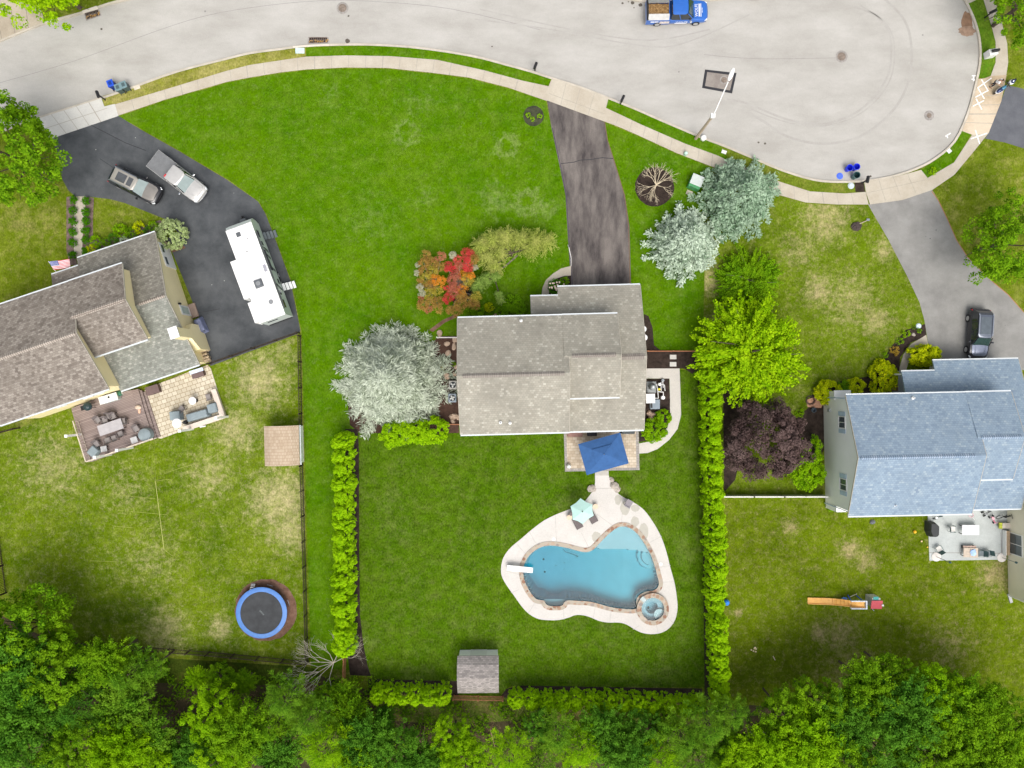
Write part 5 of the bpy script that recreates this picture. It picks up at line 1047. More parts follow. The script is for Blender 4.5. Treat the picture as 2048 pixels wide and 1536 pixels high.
L_ice = leaf_mat('needle_ice_blue', (0.12, 0.19, 0.11), (0.60, 0.72, 0.56), (0.66, 0.76, 0.62), trans=0.1)
L_varieg = leaf_mat('leaf_variegated', (0.16, 0.28, 0.04), (0.66, 0.74, 0.38), (0.58, 0.68, 0.34), scale=2)
L_gold = leaf_mat('leaf_gold', (0.16, 0.30, 0.003), (0.80, 0.82, 0.01), (0.66, 0.74, 0.01), scale=1.2)
L_pine = leaf_mat('needle_pine', (0.025, 0.10, 0.004), (0.17, 0.36, 0.02), (0.25, 0.43, 0.025), scale=1.1)
L_juniper = leaf_mat('needle_yew', (0.06, 0.19, 0.003), (0.24, 0.46, 0.010), (0.29, 0.48, 0.010))
L_weep = leaf_mat('leaf_weeping', (0.18, 0.25, 0.03), (0.56, 0.62, 0.14), (0.58, 0.58, 0.19), scale=0.8)
L_dkshrub = leaf_mat('leaf_boxwood', (0.025, 0.13, 0.002), (0.11, 0.33, 0.006))
# --- large trees
tree('maple_tree', 'large green broadleaf tree at the left edge beside the apron of white concrete', 'tree', 12, 308, 6.5, 108, 8.5, broad(11, clumps=200, per=110, cr=0.12, leaf=0.048, h=0.85, lobes=0.15, fill=0.6), L_green, trunk_r=0.22)
tree('maple_tree', 'light green tree hanging over the kerb at the upper left corner', 'tree', 78, -55, 6.5, 100, 8, broad(13, clumps=150, per=80, cr=0.13, leaf=0.055, h=0.7, lobes=0.35, fill=0.5), L_yel, trunk_r=0.2)
tree('maple_tree', 'green tree at the upper right corner beside the sidewalk', 'tree', 2062, -5, 5.5, 85, 7, broad(17, clumps=150, per=80, cr=0.13, leaf=0.055, h=0.7, fill=0.5), L_green, trunk_r=0.2)
tree('round_tree', 'green tree at the right edge beside the grey asphalt driveway', 'tree', 2020, 482, 5.0, 90, 6.5, broad(19, clumps=170, per=80, cr=0.13, leaf=0.05, h=0.7, fill=0.5), L_green, trunk_r=0.2)
tree('silver_spruce', 'huge silver-grey spruce left of the middle house', 'conifer', 780, 757, 3.2, 112, 8.5, conifer(3, tiers=17, n_br=26, per=135, leaf=0.075, hh=1.35, spray=0.17, droop=0.22, rag=0.10, twig=4), L_silver, asp=0.15, trunk_r=0.25, limbs=0, z_off=0.5, seed=3)
tree('blue_spruce', 'icy blue spruce, lower left of the two beside the middle driveway', 'conifer', 1373, 484, 2.0, 74, 5.5, conifer(5, tiers=11, n_br=19, per=62, leaf=0.085, hh=1.3, spray=0.15, droop=0.1, rag=0.12, twig=2), L_ice, asp=0.45, trunk_r=0.14, limbs=0, z_off=0.35, seed=5)
tree('blue_spruce', 'green-blue spruce overlapping the sidewalk, upper right of the two', 'conifer', 1484, 391, 2.5, 82, 6.5, conifer(7, tiers=12, n_br=20, per=66, leaf=0.08, hh=1.4, spray=0.15, droop=0.1, rag=0.12, twig=2), L_blue, asp=0.45, trunk_r=0.14, limbs=0, z_off=0.35, seed=7)
tree('yew_bush', 'feathery dark green spreading bush below the two blue spruces', 'shrub', 1500, 562, 1.2, 66, 2.4, plumes(21, 340, 120, leaf=0.07, wd=0.07, hh=0.5, lobes=0.12, r0=0.15), L_juniper, asp=0.3, trunk_r=0.1, z_off=0.3)
tree('zelkova_tree', 'bright yellow-green tree with spiky branch tips at the head of the long hedge', 'tree', 1506, 702, 4.5, 112, 7, plumes(23, 260, 110, leaf=0.058, wd=0.10, hh=0.62, lobes=0.10, r0=0.2), L_yel, asp=0.55, trunk_r=0.2, z_off=2.6)
tree('purple_plum_tree', 'dark purple-leaved round tree between the hedge and the blue-roofed house', 'tree', 1532, 880, 3.0, 80, 5.5, broad(29, clumps=300, per=90, cr=0.12, leaf=0.05, h=0.8, lobes=0.12, fill=0.5), L_purple, trunk_r=0.15)
tree('tall_shrub', 'bright green oval shrub between the purple tree and the white gable wall', 'shrub', 1613, 926, 1.8, 42, 3, broad(31, clumps=120, per=80, cr=0.16, leaf=0.075, h=0.95, lobes=0.15, fill=0.7), L_lime, trunk_r=0.08, sc_xy=(0.85, 1.25), z_off=1.4)
# --- hedges
def hedge_proto(seed):
    rt = thing('arborvitae', '', 'hedge shrub', (0, 0, 0)); p, nn, s_, t = column_plant(seed); h = 3.9
    leaf_object('foliage', p, nn, s_, 0.45, L_hedge, rt, t, seed); MB().cyl((0, 0, -.02), (0, 0, h * .7), .07, .03, 7).build('stem', M_bark, rt)
    return rt
protos = [hedge_proto(s) for s in (1, 2, 3, 4)]; used = set()
def hedge(p0, p1, n, labels, group, sc=(1, 1, 1), seed=0, h=1.0, jit=0.06, sheared=0):
    rg = random.Random(seed)
    for i in range(n):
        t = (i + 0.5) / n; x = p0[0] + (p1[0] - p0[0]) * t; y = p0[1] + (p1[1] - p0[1]) * t; k = rg.randrange(4)
        if k not in used: o = protos[k]; used.add(k); o['label'] = labels(i); o['group'] = group
        else: o = copy_thing(protos[k], (0, 0, 0), 0, labels(i), group)
        o.location = (x + rg.uniform(-jit, jit), y + rg.uniform(-jit, jit), 0); o.rotation_euler = (0, 0, rg.uniform(0, 6.28)); s_ = rg.uniform(0.93, 1.08)
        o.scale = (sc[0] * s_, sc[1] * s_, h * rg.uniform(0.9, 1.08))
ORD = ['first', 'second', 'third', 'fourth', 'fifth', 'sixth', 'seventh', 'eighth', 'ninth', 'tenth', 'eleventh', 'twelfth', 'thirteenth', 'fourteenth', 'fifteenth', 'sixteenth', 'seventeenth', 'eighteenth', 'nineteenth', 'twentieth',
       'twenty-first', 'twenty-second', 'twenty-third', 'twenty-fourth', 'twenty-fifth', 'twenty-sixth', 'twenty-seventh', 'twenty-eighth', 'twenty-ninth', 'thirtieth']
nL = 16; hedge(P2(697, 866), P2(700, 1288), nL, lambda i: f'{ORD[i]} lime green arborvitae from the top of the left hedge row', 'arborvitae of the left hedge row', sc=(1.45, 1.15, 1), seed=1)
nR = 26; hedge(P2(1406, 738), P2(1427, 1385), nR, lambda i: f'{ORD[i]} lime green arborvitae from the top of the long right hedge', 'arborvitae of the long right hedge', sc=(1.25, 1.1, 1), seed=2)
hedge(P2(752, 1369), P2(900, 1375), 6, lambda i: f'{ORD[i]} arborvitae from the left in the short hedge left of the white shed', 'arborvitae of the short bottom hedge', sc=(1, 1.1, 1), seed=3, h=.9)
hedge(P2(1018, 1382), P2(1400, 1392), 13, lambda i: f'{ORD[i]} arborvitae from the left in the bottom hedge right of the white shed', 'arborvitae of the bottom hedge right of the shed', sc=(1.1, 1.1, 1), seed=4, h=.9)
for i, (x, y, r_) in enumerate(((782, 868, 24), (808, 865, 24), (835, 863, 23), (866, 862, 27))):
    tree('globe_arborvitae', ['lime shrub half under the silver spruce, leftmost of four below it', 'second lime shrub from the left below the silver spruce', 'third lime shrub from the left below the silver spruce', 'roundest lime green shrub, next to the corner of the middle house'][i], 'shrub', x, y, 1.6, r_, 1.6, broad(40 + i, clumps=70, per=70, cr=0.22, leaf=0.11, h=1.1, lobes=0.05, fill=0.8), L_hedge, trunk_r=0.05, group='lime shrubs below the silver spruce', z_off=1.0)
for i, (x, y, r_) in enumerate(((1309, 861, 23), (1327, 836, 16))):
    tree('round_shrub', ['larger round green shrub in the bed inside the curved walkway', 'smaller round green shrub in the bed inside the curved walkway'][i], 'shrub', x, y, 0.8, r_, 0.9, broad(50 + i, clumps=80, per=60, cr=0.2, leaf=0.12, h=0.9, lobes=0.05, fill=0.8), L_lime, trunk_r=0.04, group='shrubs inside the curved walkway', z_off=0.5)
# --- Japanese maples: separate puffs in reds, oranges and golds
def puff_tree(name, label, px, py, h, puffs, seed):
    c = P(px, py); rt = thing(name, label, 'tree', (c[0], c[1], 0)); rg = random.Random(seed)
    mb = MB(); mb.cyl((0, 0, -.02), (0, 0, .5), .14, .12, 8); kinds = {}
    for i, (x, y, r_, kind) in enumerate(puffs):
        z = h + rg.uniform(-.35, .3); q = P(x, y, z); lx, ly = q[0] - c[0], q[1] - c[1]; rr = r_ * (H - z) / F
        kinds.setdefault(kind, []).append((lx, ly, z, rr)); mb.cyl((0, 0, .45), (lx * .5, ly * .5, z * .65), .07, .05, 6); mb.cyl((lx * .5, ly * .5, z * .65), (lx, ly, z), .05, .02, 6)
    for kind, L_ in kinds.items():
        PP, NN, SS = [], [], []
        for j, (lx, ly, z, rr) in enumerate(L_):
            p, n_, s_, _ = broad(seed * 31 + j, clumps=22, per=60, cr=0.42, leaf=0.16, h=0.6, lobes=0.1, fill=0.6); PP.append(p * rr * (1.08 if kind is not K_pale else .8) + np.array([lx, ly, z])); NN.append(n_); SS.append(s_ * rr)
        leaf_object('foliage', np.vstack(PP), np.vstack(NN), np.concatenate(SS), 0.5, kind, rt, None, seed)
    mb.build('trunk', plain('grey_maple_bark', (0.25, 0.23, 0.2), 0.9), rt)
    return rt
K_red = leaf_mat('leaf_crimson', (0.40, 0.02, 0.03), (0.85, 0.09, 0.09), (0.8, 0.16, 0.12)); K_sal = leaf_mat('leaf_salmon', (0.26, 0.05, 0.03), (0.74, 0.27, 0.17), (0.62, 0.3, 0.16))
K_or = leaf_mat('leaf_orange', (0.60, 0.20, 0.02), (0.90, 0.40, 0.05), (0.8, 0.45, 0.06)); K_gold = leaf_mat('leaf_bronze', (0.14, 0.06, 0.012), (0.62, 0.36, 0.10), (0.58, 0.44, 0.10), scale=3); K_ol = leaf_mat('leaf_olive_gold', (0.18, 0.16, 0.015), (0.66, 0.56, 0.09)); K_pale = leaf_mat('leaf_pale_twiggy', (0.35, 0.36, 0.24), (0.6, 0.58, 0.42))
C2 = lambda x, y: (820 + x / 6.206, 440 + y / 6.206)
def pf(L_): return [(*C2(x, y), r_ / 6.2, k) for x, y, r_, k in L_]
puff_tree('japanese_maple', 'bronze and orange japanese maple, left one of the two on the front lawn', 868, 580, 2.0, pf([(200, 430, 50, K_gold), (170, 530, 60, K_gold), (270, 540, 60, K_gold), (360, 590, 60, K_gold), (390, 450, 50, K_sal), (310, 505, 42, K_sal), (170, 630, 60, K_gold), (280, 640, 58, K_ol), (190, 720, 62, K_ol), (150, 790, 60, K_gold), (320, 745, 62, K_or), (400, 740, 42, K_or), (260, 810, 50, K_gold), (405, 808, 30, K_or), (250, 920, 62, K_ol), (340, 880, 58, K_ol), (150, 910, 50, K_pale), (120, 830, 50, K_pale), (140, 990, 40, K_sal), (160, 1060, 62, K_gold), (250, 1030, 55, K_gold), (340, 1010, 60, K_gold), (350, 1090, 58, K_gold), (230, 1110, 45, K_sal), (85, 660, 40, K_pale), (95, 560, 36, K_pale)]), 3)
puff_tree('japanese_maple', 'red and bronze japanese maple, right one of the two, beside the black mulch', 925, 585, 2.1, pf([(700, 420, 58, K_red), (760, 420, 45, K_red), (600, 500, 55, K_red), (490, 580, 62, K_red), (540, 610, 45, K_red), (720, 560, 66, K_red), (710, 500, 40, K_red), (610, 570, 42, K_sal), (460, 600, 35, K_red), (740, 620, 35, K_red), (800, 490, 50, K_gold), (560, 690, 60, K_sal), (530, 760, 60, K_sal), (660, 690, 52, K_or), (720, 740, 68, K_ol), (760, 690, 40, K_or), (550, 830, 62, K_sal), (460, 850, 34, K_red), (540, 900, 50, K_sal), (480, 970, 66, K_red), (640, 880, 70, K_or), (640, 940, 60, K_gold), (820, 950, 56, K_ol), (720, 1010, 55, K_gold), (620, 1060, 68, K_gold), (570, 1130, 60, K_gold), (500, 1110, 50, K_gold), (800, 1060, 62, K_gold), (530, 440, 50, K_pale), (810, 590, 40, K_pale)]), 4)
# --- weeping tree and its arched branch
def weep(name, label, px, py, blobs, mat, seed, h):
    c = P(px, py); rt = thing(name, label, 'tree', (c[0], c[1], 0)); rs = np.random.RandomState(seed); PP, NN, SS, TT = [], [], [], []; mb = MB(); mb.cyl((0, 0, 0), (0, 0, h * .6), .12, .09, 8)
    for (x, y, r_, n) in blobs:
        q = P(x, y, h); lx, ly = q[0] - c[0], q[1] - c[1]; rr = r_ * (H - h) / F
        mb.cyl((0, 0, h * .55), (lx, ly, h), .06, .02, 6)
        for k in range(n):
            a = rs.uniform(0, 6.28); u = np.linspace(0.05, 1, 24); R_ = rr * rs.uniform(.5, 1.15)
            bx = lx + math.cos(a) * R_ * u; by = ly + math.sin(a) * R_ * u; bz = h + .25 * np.sin(u * 2.6) - 0.9 * u ** 2 * h * .7 + rs.normal() * .1
            p = np.stack([bx, by, bz], 1) + rs.normal(size=(24, 3)) * .07; PP.append(p); nn = rs.normal(size=(24, 3)) * .5; nn[:, 2] += .8; NN.append(nn); SS.append(np.full(24, .24) * rs.uniform(.6, 1.3, 24)); TT.append(np.tile([math.cos(a), math.sin(a), -.3], (24, 1)))
    pos = np.vstack(PP); pos[:, 2] = np.maximum(pos[:, 2], .08)
    leaf_object('crown', pos, np.vstack(NN), np.concatenate(SS), .22, mat, rt, np.vstack(TT), seed); mb.build('trunk', M_bark, rt); return rt
weep('weeping_cherry', 'pale yellow-green weeping tree spreading from the red maple to the driveway', 1024, 512, [(962, 492, 26, 110), (985, 480, 30, 130), (1010, 475, 28, 120), (1000, 505, 24, 90), (975, 515, 26, 90), (1040, 478, 30, 120), (1070, 480, 30, 120), (1092, 482, 26, 90), (990, 530, 20, 60), (1062, 495, 24, 60)], L_weep, 5, 2.4)
weep('weeping_birch', 'small green weeping tree right of the red maple, near the middle house', 990, 560, [(958, 566, 16, 60), (972, 556, 16, 60), (990, 552, 12, 40), (998, 590, 10, 36), (1002, 600, 8, 24), (950, 575, 10, 30)], leaf_mat('leaf_weeping_green', (0.12, 0.25, 0.03), (0.38, 0.52, 0.12)), 6, 1.9)
# --- bare and dead trees
def bare(name, label, px, py, h, rad, mat, seed, n=14, cat='tree', dirs=None, depth=4, r0=0.09):
    c = P(px, py); rt = thing(name, label, cat, (c[0], c[1], 0)); rg = random.Random(seed); t = MB(); b = MB()
    t.cyl((0, 0, -.02), (0, 0, h * .3), r0 * 1.4, r0 * 1.1, 8)
    def grow(p, a, el, L, r_, d):
        e = (p[0] + L * math.cos(a) * math.cos(el), p[1] + L * math.sin(a) * math.cos(el), max(.1, p[2] + L * math.sin(el))); b.cyl(p, e, r_, r_ * .65, 5)
        if d <= 0: return
        for k in range(rg.choice((2, 3, 3)) if d > 1 else 2): grow(e, a + rg.uniform(-.65, .65), el + rg.uniform(-.35, .3), L * rg.uniform(.45, .85), r_ * .62, d - 1)
    for k in range(n):
        a = (6.283 * k / n + rg.uniform(-.2, .2)) if dirs is None else R(dirs[k % len(dirs)] + rg.uniform(-8, 8)); grow((0, 0, h * .28), a, rg.uniform(.15, .7), rad * rg.uniform(.34, .42), r0 * .62, depth)
    t.build('trunk', mat, rt); b.build('branch', mat, rt); return rt
bare('bare_tree', 'bare pale-branched little tree in the round mulch bed beside the driveway', 1310, 374, 2.4, 2.1, plain('cream_bark', (0.62, 0.53, 0.38), 0.9, 0.2), 3, 13, depth=4, r0=.055, dirs=(80, 95, 60, 45, 110, 130, 30, 200, 225, 240, 215, 255, 340))
M_dead = plain('dead_wood', (0.50, 0.45, 0.38), 0.9, 0.25)
bare('dead_tree', 'dead grey tree with bare limbs below the end of the left hedge', 672, 1318, 3.5, 3.9, M_dead, 9, 9, dirs=(170, 200, 140, 225, 100, 30, 60, 250, 185), depth=5, r0=.06)
# --- foundation and bed planting
def bush(px, py, rpx, label, mat, name='small_shrub', cat='shrub', h=0.8, seed=0, group=None, z=0.5, hh=0.8, leaf=0.14, cl=36):
    return tree(name, label, cat, px, py, z, rpx, 0.5, broad(100 + seed, clumps=cl, per=42, cr=.28 if cl < 80 else .16, leaf=leaf, h=hh, lobes=0.08, fill=0.75 if cl < 80 else .3), mat, trunk_r=0.03, group=group, limbs=3, z_off=z * .7, seed=seed)
lab = 'dark green ball shrub, {} from the top, {} side of stone path'
for i, y in enumerate((399, 421, 442, 463, 484, 510)): bush(144 if i else 146, y, 8.8, lab.format(ORD[i], 'left'), L_dkshrub, 'boxwood_ball', seed=i, cl=90, leaf=.11, group='boxwood balls along the left path', hh=.9)
for i, y in enumerate((401, 423, 442, 461, 480, 502)): bush(170, y, 8.8, lab.format(ORD[i], 'right'), L_dkshrub, 'boxwood_ball', seed=10 + i, cl=90, leaf=.11, group='boxwood balls along the left path', hh=.9)
for i, (x, y, r_, m_, l_) in enumerate(((190, 482, 11, L_lime, 'yellow-green rose bush touching the stone path beside the brown roof'), (182, 497, 9, L_gold, 'golden-leaved bush below the rose bush beside the path'), (212, 484, 9, L_green, 'green bush in the middle of the left house front bed'), (225, 477, 10, L_deep, 'dark green bush close under the front eave of the left house'), (240, 462, 14, L_lime, 'bright green bush highest in the left house front bed'), (262, 466, 12, L_green, 'green bush left of the reddish flowers in the front bed'), (277, 455, 12, L_gold, 'gold and red tinged bush in the left house front bed'), (296, 462, 10, L_deep, 'dark bush under the corner of the left house roof'), (306, 452, 10, L_lime, 'light green bush next to the variegated shrub'), (200, 500, 8, L_deep, 'low dark bush against the brown eave near the porch'))):
    bush(x, y, r_, l_, m_, seed=20 + i, group='bushes in the left house front bed')
bush(248, 480, 8, 'white-flowering bush touching the brown garage eave', leaf_mat('white_flower', (0.3, 0.45, 0.2), (0.85, 0.88, 0.8)), 'flowering_bush', seed=33)
tree('variegated_shrub', 'round cream-variegated shrub at the corner of the yellow house', 'shrub', 339, 466, 1.5, 29, 1.8, broad(61, clumps=260, per=50, cr=0.11, leaf=0.065, h=0.9, lobes=0.03, fill=0.85), L_varieg, trunk_r=0.06, z_off=0.9)
# front door bed of the middle house
bush(1113, 574, 15, 'hydrangea with pale blooms in the bed by the middle house front path', L_dkshrub, 'hydrangea', seed=41, hh=.7)
rs = np.random.RandomState(4); c = P(1113, 574, .9)
ph = thing('flower_cluster', '', 'flowers'); bpy.data.objects.remove(ph)
hy = [o for o in bpy.data.objects if o.name.startswith('hydrangea')][0]; fm = MB()
for k in range(30): a = rs.uniform(0, 6.28); r_ = rs.uniform(.1, .75); fm.ell(r_ * math.cos(a), r_ * math.sin(a), .95 + .15 * (1 - r_), .1, .1, .07, 7, 5)
fm.build('bloom', plain('cream_pink_bloom', (0.75, 0.6, 0.48), 0.8, 0.25), hy)
bush(1131, 563, 9, 'small dark green bush between the front path and the driveway', L_juniper, seed=42)
bush(978, 614, 9, 'small yellow-tipped shrub above the eave of the middle house', L_gold, seed=43, h=.5)
for i, (x, y, r_) in enumerate(((1027, 604, 17), (1015, 622, 14), (1040, 617, 12), (955, 622, 13), (945, 618, 10), (1000, 625, 10))): bush(x, y, r_, ['soft green mound left of the porch roof, largest of the mounds', 'soft green mound just above the front eave of the middle house', 'soft green mound against the left end of the porch roof', 'green mound left of the yellow-tipped shrub', 'small green mound nearest the bronze puffs of the red maple', 'small green mound right of the yellow-tipped shrub'][i], leaf_mat('leaf_grassy_mound', (0.13, 0.32, 0.006), (0.26, 0.50, 0.012)), 'ground_shrub', seed=50 + i, z=.3, hh=.4, group='green mounds before the middle house')
for i, (x, y) in enumerate(((1056, 229), (1065, 237), (1079, 232))): bush(x, y, 5, ['left', 'lowest', 'right'][i] + ' one of three small lime cushions in the round bed beside the driveway', L_hedge, 'cushion_plant', seed=60 + i, z=.25, hh=.6, group='lime cushions in the round bed', cl=24)
# blue house planting
for i, (x, y, r_, sx, sy, l_, m_) in enumerate(((1659, 784, 24, 1.05, 1, 'round gold-green shrub leftmost along the front of the blue-roofed house', L_gold), (1690, 776, 15, .8, 1, 'dark green shrub squeezed between two gold-green ones', L_green), (1713, 774, 20, .9, .85, 'green shrub right of the dark squeezed one', L_gold), (1769, 757, 30, .85, 1.15, 'largest gold-green shrub, beside the little porch of the blue-roofed house', L_gold), (1851, 711, 27, 1.15, .75, 'gold-green shrub between the curved path and the garage roof', L_gold))):
    tree('gold_shrub', l_, 'shrub', x, y, 1.0, r_, 1.2, broad(70 + i, clumps=90, per=65, cr=0.2, leaf=0.12, h=0.8, lobes=0.06, fill=0.8), m_, trunk_r=0.05, sc_xy=(sx, sy), group='shrubs in front of the blue-roofed house', z_off=.6)
for i, (x, y, r_, l_, m_) in enumerate(((1813, 667, 8, 'pale lime plant in the black mulch crescent, the brightest', L_yel), (1800, 682, 7, 'lime plant in the mulch crescent below the brightest one', L_lime), (1790, 701, 9, 'orange-gold plant in the mulch crescent', leaf_mat('leaf_amber', (0.3, 0.2, 0.03), (0.6, 0.4, 0.06))), (1771, 711, 6, 'small green plant at the lower left of the mulch crescent', L_lime), (1839, 661, 5, 'tiny green plant closest to the grey driveway in the crescent', L_lime), (1829, 655, 4, 'tiny green plant at the very top of the mulch crescent', L_green), (1761, 721, 4, 'tiny plant at the bottom tip of the mulch crescent', L_lime), (1664, 1012, 10, 'small green bush at the lower left foot of the white gable wall', L_green), (1600, 826, 8, 'bright green bush left of the dark mulch by the terracotta paving', L_lime), (1866, 342, 8, 'small yellow-green sapling on the verge near the right apron', L_yel))):
    bush(x, y, r_, l_, m_, seed=80 + i, z=.25, hh=.6, cl=24)
bush(885, 735, 5, 'little yellowish plant in the brown mulch beside the middle house', L_gold, seed=91, z=.2, cl=18); bush(907, 728, 5, 'tiny green plant beside the stones left of the middle house', L_lime, seed=92, z=.2, cl=18)
# --- the wood along the foot of the picture
B1_ = [broad(200 + i, clumps=230, per=70, cr=0.115, leaf=0.054, h=0.95, lobes=0.3, fill=0.45, zlo=-0.9) if i % 2 == 0 else plumes(200 + i, 230, 95, leaf=0.062, wd=0.15, hh=0.9, lobes=0.2, r0=0.3, up=.2) for i in range(4)]
B2_ = [plumes(210 + i, 150, 70, leaf=0.075, wd=0.11, hh=0.6, lobes=0.15, r0=0.15) for i in range(3)]
B3_ = [conifer(220 + i, tiers=9, n_br=12, per=62, leaf=0.11, hh=1.3, spray=0.16, droop=-0.05, rag=0.15, twig=2) for i in range(2)]
WL = [L_green, L_deep, L_pine, L_lime]
wmesh = {}
def wood_tree(px, py, zc, rpx, h, form, mi, label, seed):
    key = (form, mi); k = (H - zc) / F; r = rpx * k * .95; rg = random.Random(seed)
    c = P(px, py, zc); fn = ['broadleaf_tree', 'feathery_tree', 'pine_tree'][form // 10]
    rt = thing(fn, label, 'tree', (c[0], c[1], 0), 0, 'trees of the wood at the bottom')
    if key not in wmesh:
        cl = (B1_, B2_, B3_)[form // 10][form % 10]; p, n_, s_, t = cl
        o = leaf_object('crown', p, n_, s_, (.6, .5, .16)[form // 10], WL[mi], rt, t, form); wmesh[key] = o.data
    else:
        o = bpy.data.objects.new('crown', wmesh[key]); col.objects.link(o); o.parent = rt
    o.scale = (r, r, r * .95); o.location = (0, 0, zc if form < 20 else zc - r * .5); o.rotation_euler = (0, 0, rg.uniform(0, 6.28))
    mb = MB(); mb.cyl((0, 0, -.05), (0, 0, zc), .11, .07, 7)
    for q in range(5):
        a = rg.uniform(0, 6.28); mb.cyl((0, 0, zc * .6), (r * .6 * math.cos(a), r * .6 * math.sin(a), zc + r * .15), .07, .03, 5)
    mb.build('trunk', M_bark, rt)
WT = [  # px, py, zc, r, h, form, leaf
 (55, 1262, 6, 92, 8, 0, 0), (18, 1330, 7, 84, 9, 1, 1), (112, 1345, 6, 80, 8, 2, 0), (30, 1420, 6, 92, 8, 3, 1), (175, 1318, 4.5, 34, 6, 10, 1), (215, 1320, 5.5, 48, 7, 1, 0), (158, 1415, 5.5, 70, 7, 20, 1), (255, 1350, 5.5, 62, 7, 20, 2), (305, 1335, 4.5, 34, 6, 21, 2), (245, 1425, 5, 70, 7, 11, 2),
 (60, 1500, 6, 80, 8, 0, 1), (150, 1500, 6, 66, 8, 2, 0), (240, 1505, 6, 62, 8, 3, 3), (300, 1465, 5, 52, 7, 12, 2), (300, 1530, 5, 50, 7, 0, 3), (360, 1520, 3.5, 52, 6, 1, 1),
 (395, 1355, 2, 26, 3, 10, 3), (440, 1352, 2, 28, 3, 0, 0), (490, 1362, 2, 24, 3, 1, 0), (430, 1425, 5, 60, 7, 2, 3), (480, 1460, 5.5, 62, 7, 3, 0), (455, 1515, 5.5, 58, 7, 0, 3), (410, 1490, 4, 48, 6, 1, 1), (572, 1400, 5.5, 56, 7, 20, 2), (545, 1455, 5, 50, 7, 21, 0), (620, 1440, 5.5, 55, 7, 21, 2), (560, 1515, 5, 58, 7, 11, 1), (650, 1500, 6, 62, 8, 20, 3), (700, 1430, 3.5, 48, 5, 10, 0), (690, 1390, 2.5, 34, 4, 12, 0), (655, 1395, 2.5, 30, 4, 2, 0),
 (735, 1480, 4.5, 58, 6, 1, 1), (800, 1500, 4.5, 56, 6, 2, 1), (720, 1530, 4.5, 56, 6, 3, 3), (845, 1525, 4, 45, 6, 1, 1), (905, 1480, 4, 46, 6, 0, 3), (930, 1520, 4.5, 52, 6, 2, 3), (770, 1430, 2, 22, 3, 3, 1),
 (1020, 1510, 5.5, 55, 7, 20, 3), (1080, 1530, 5, 55, 7, 21, 2), (1115, 1470, 5.5, 52, 7, 20, 2), (1160, 1500, 5.5, 55, 7, 21, 3), (1080, 1450, 4, 34, 5, 2, 1), (1205, 1455, 4, 48, 6, 1, 1), (1250, 1500, 4.5, 60, 6, 3, 1), (1290, 1460, 4, 44, 6, 0, 1), (1320, 1520, 5.5, 58, 7, 20, 3), (1365, 1480, 6, 55, 8, 21, 2), (1420, 1450, 6, 62, 8, 20, 2), (1465, 1430, 6, 46, 8, 21, 2), (1400, 1520, 6, 58, 8, 20, 2), (1460, 1500, 5, 50, 7, 10, 2), (1330, 1440, 3, 32, 4, 2, 0),
 (1480, 1540, 6.5, 60, 8, 0, 3), (1540, 1510, 6.5, 70, 8, 1, 3), (1570, 1430, 6, 56, 8, 2, 0), (1620, 1480, 6.5, 72, 8, 3, 3), (1640, 1415, 6, 60, 8, 0, 0), (1560, 1545, 6.5, 56, 8, 2, 3), (1690, 1440, 6.5, 60, 8, 1, 1), (1680, 1520, 6.5, 70, 8, 2, 0), (1740, 1375, 6.5, 62, 9, 3, 0), (1790, 1350, 6, 44, 8, 0, 0), (1800, 1420, 7, 80, 9, 1, 1), (1860, 1390, 6.5, 66, 9, 2, 3), (1920, 1420, 6.5, 74, 9, 3, 0), (1760, 1500, 7, 78, 9, 0, 1), (1850, 1500, 7, 80, 9, 2, 0), (1950, 1500, 7, 74, 9, 1, 0), (2010, 1460, 6.5, 62, 8, 0, 0), (2030, 1520, 6.5, 66, 8, 3, 3), (1990, 1400, 6, 40, 8, 2, 0)]
NM = {0: 'mid green', 1: 'deep green', 2: 'soft pine-green', 3: 'bright lime-green'}; FM = {0: 'broadleaf tree', 1: 'feathery-leaved tree', 2: 'whorled pine'}
def zone(x):
    for lim, t in ((130, 'at the lower left corner'), (340, 'right of the lower left corner'), (540, 'below the trampoline'), (720, 'below the dead grey tree'), (870, 'below the short hedge'), (1000, 'below the white shed'), (1200, 'left of centre under the bottom hedge'), (1480, 'under the right end of the bottom hedge'), (1700, 'left part of the lower right wood'), (1880, 'middle of the lower right wood')):
        if x < lim: return t
    return 'at the lower right corner'
cnt = {}
for t in WT: cnt.setdefault((t[5] // 10, t[6], zone(t[0])), []).append(t)
for q, L_ in cnt.items(): L_.sort(key=lambda t: t[1])
for i, t in enumerate(WT):
    key = (t[5] // 10, t[6], zone(t[0])); L_ = cnt[key]; j = L_.index(t)
    pre = '' if len(L_) == 1 else (('upper ', 'lower ')[j] if len(L_) == 2 else f'{ORD[j]} from the top ')
    wood_tree(*t[:4], t[4], t[5], t[6], f'{pre}{NM[t[6]]} {FM[t[5] // 10]} {key[2]}', 300 + i)
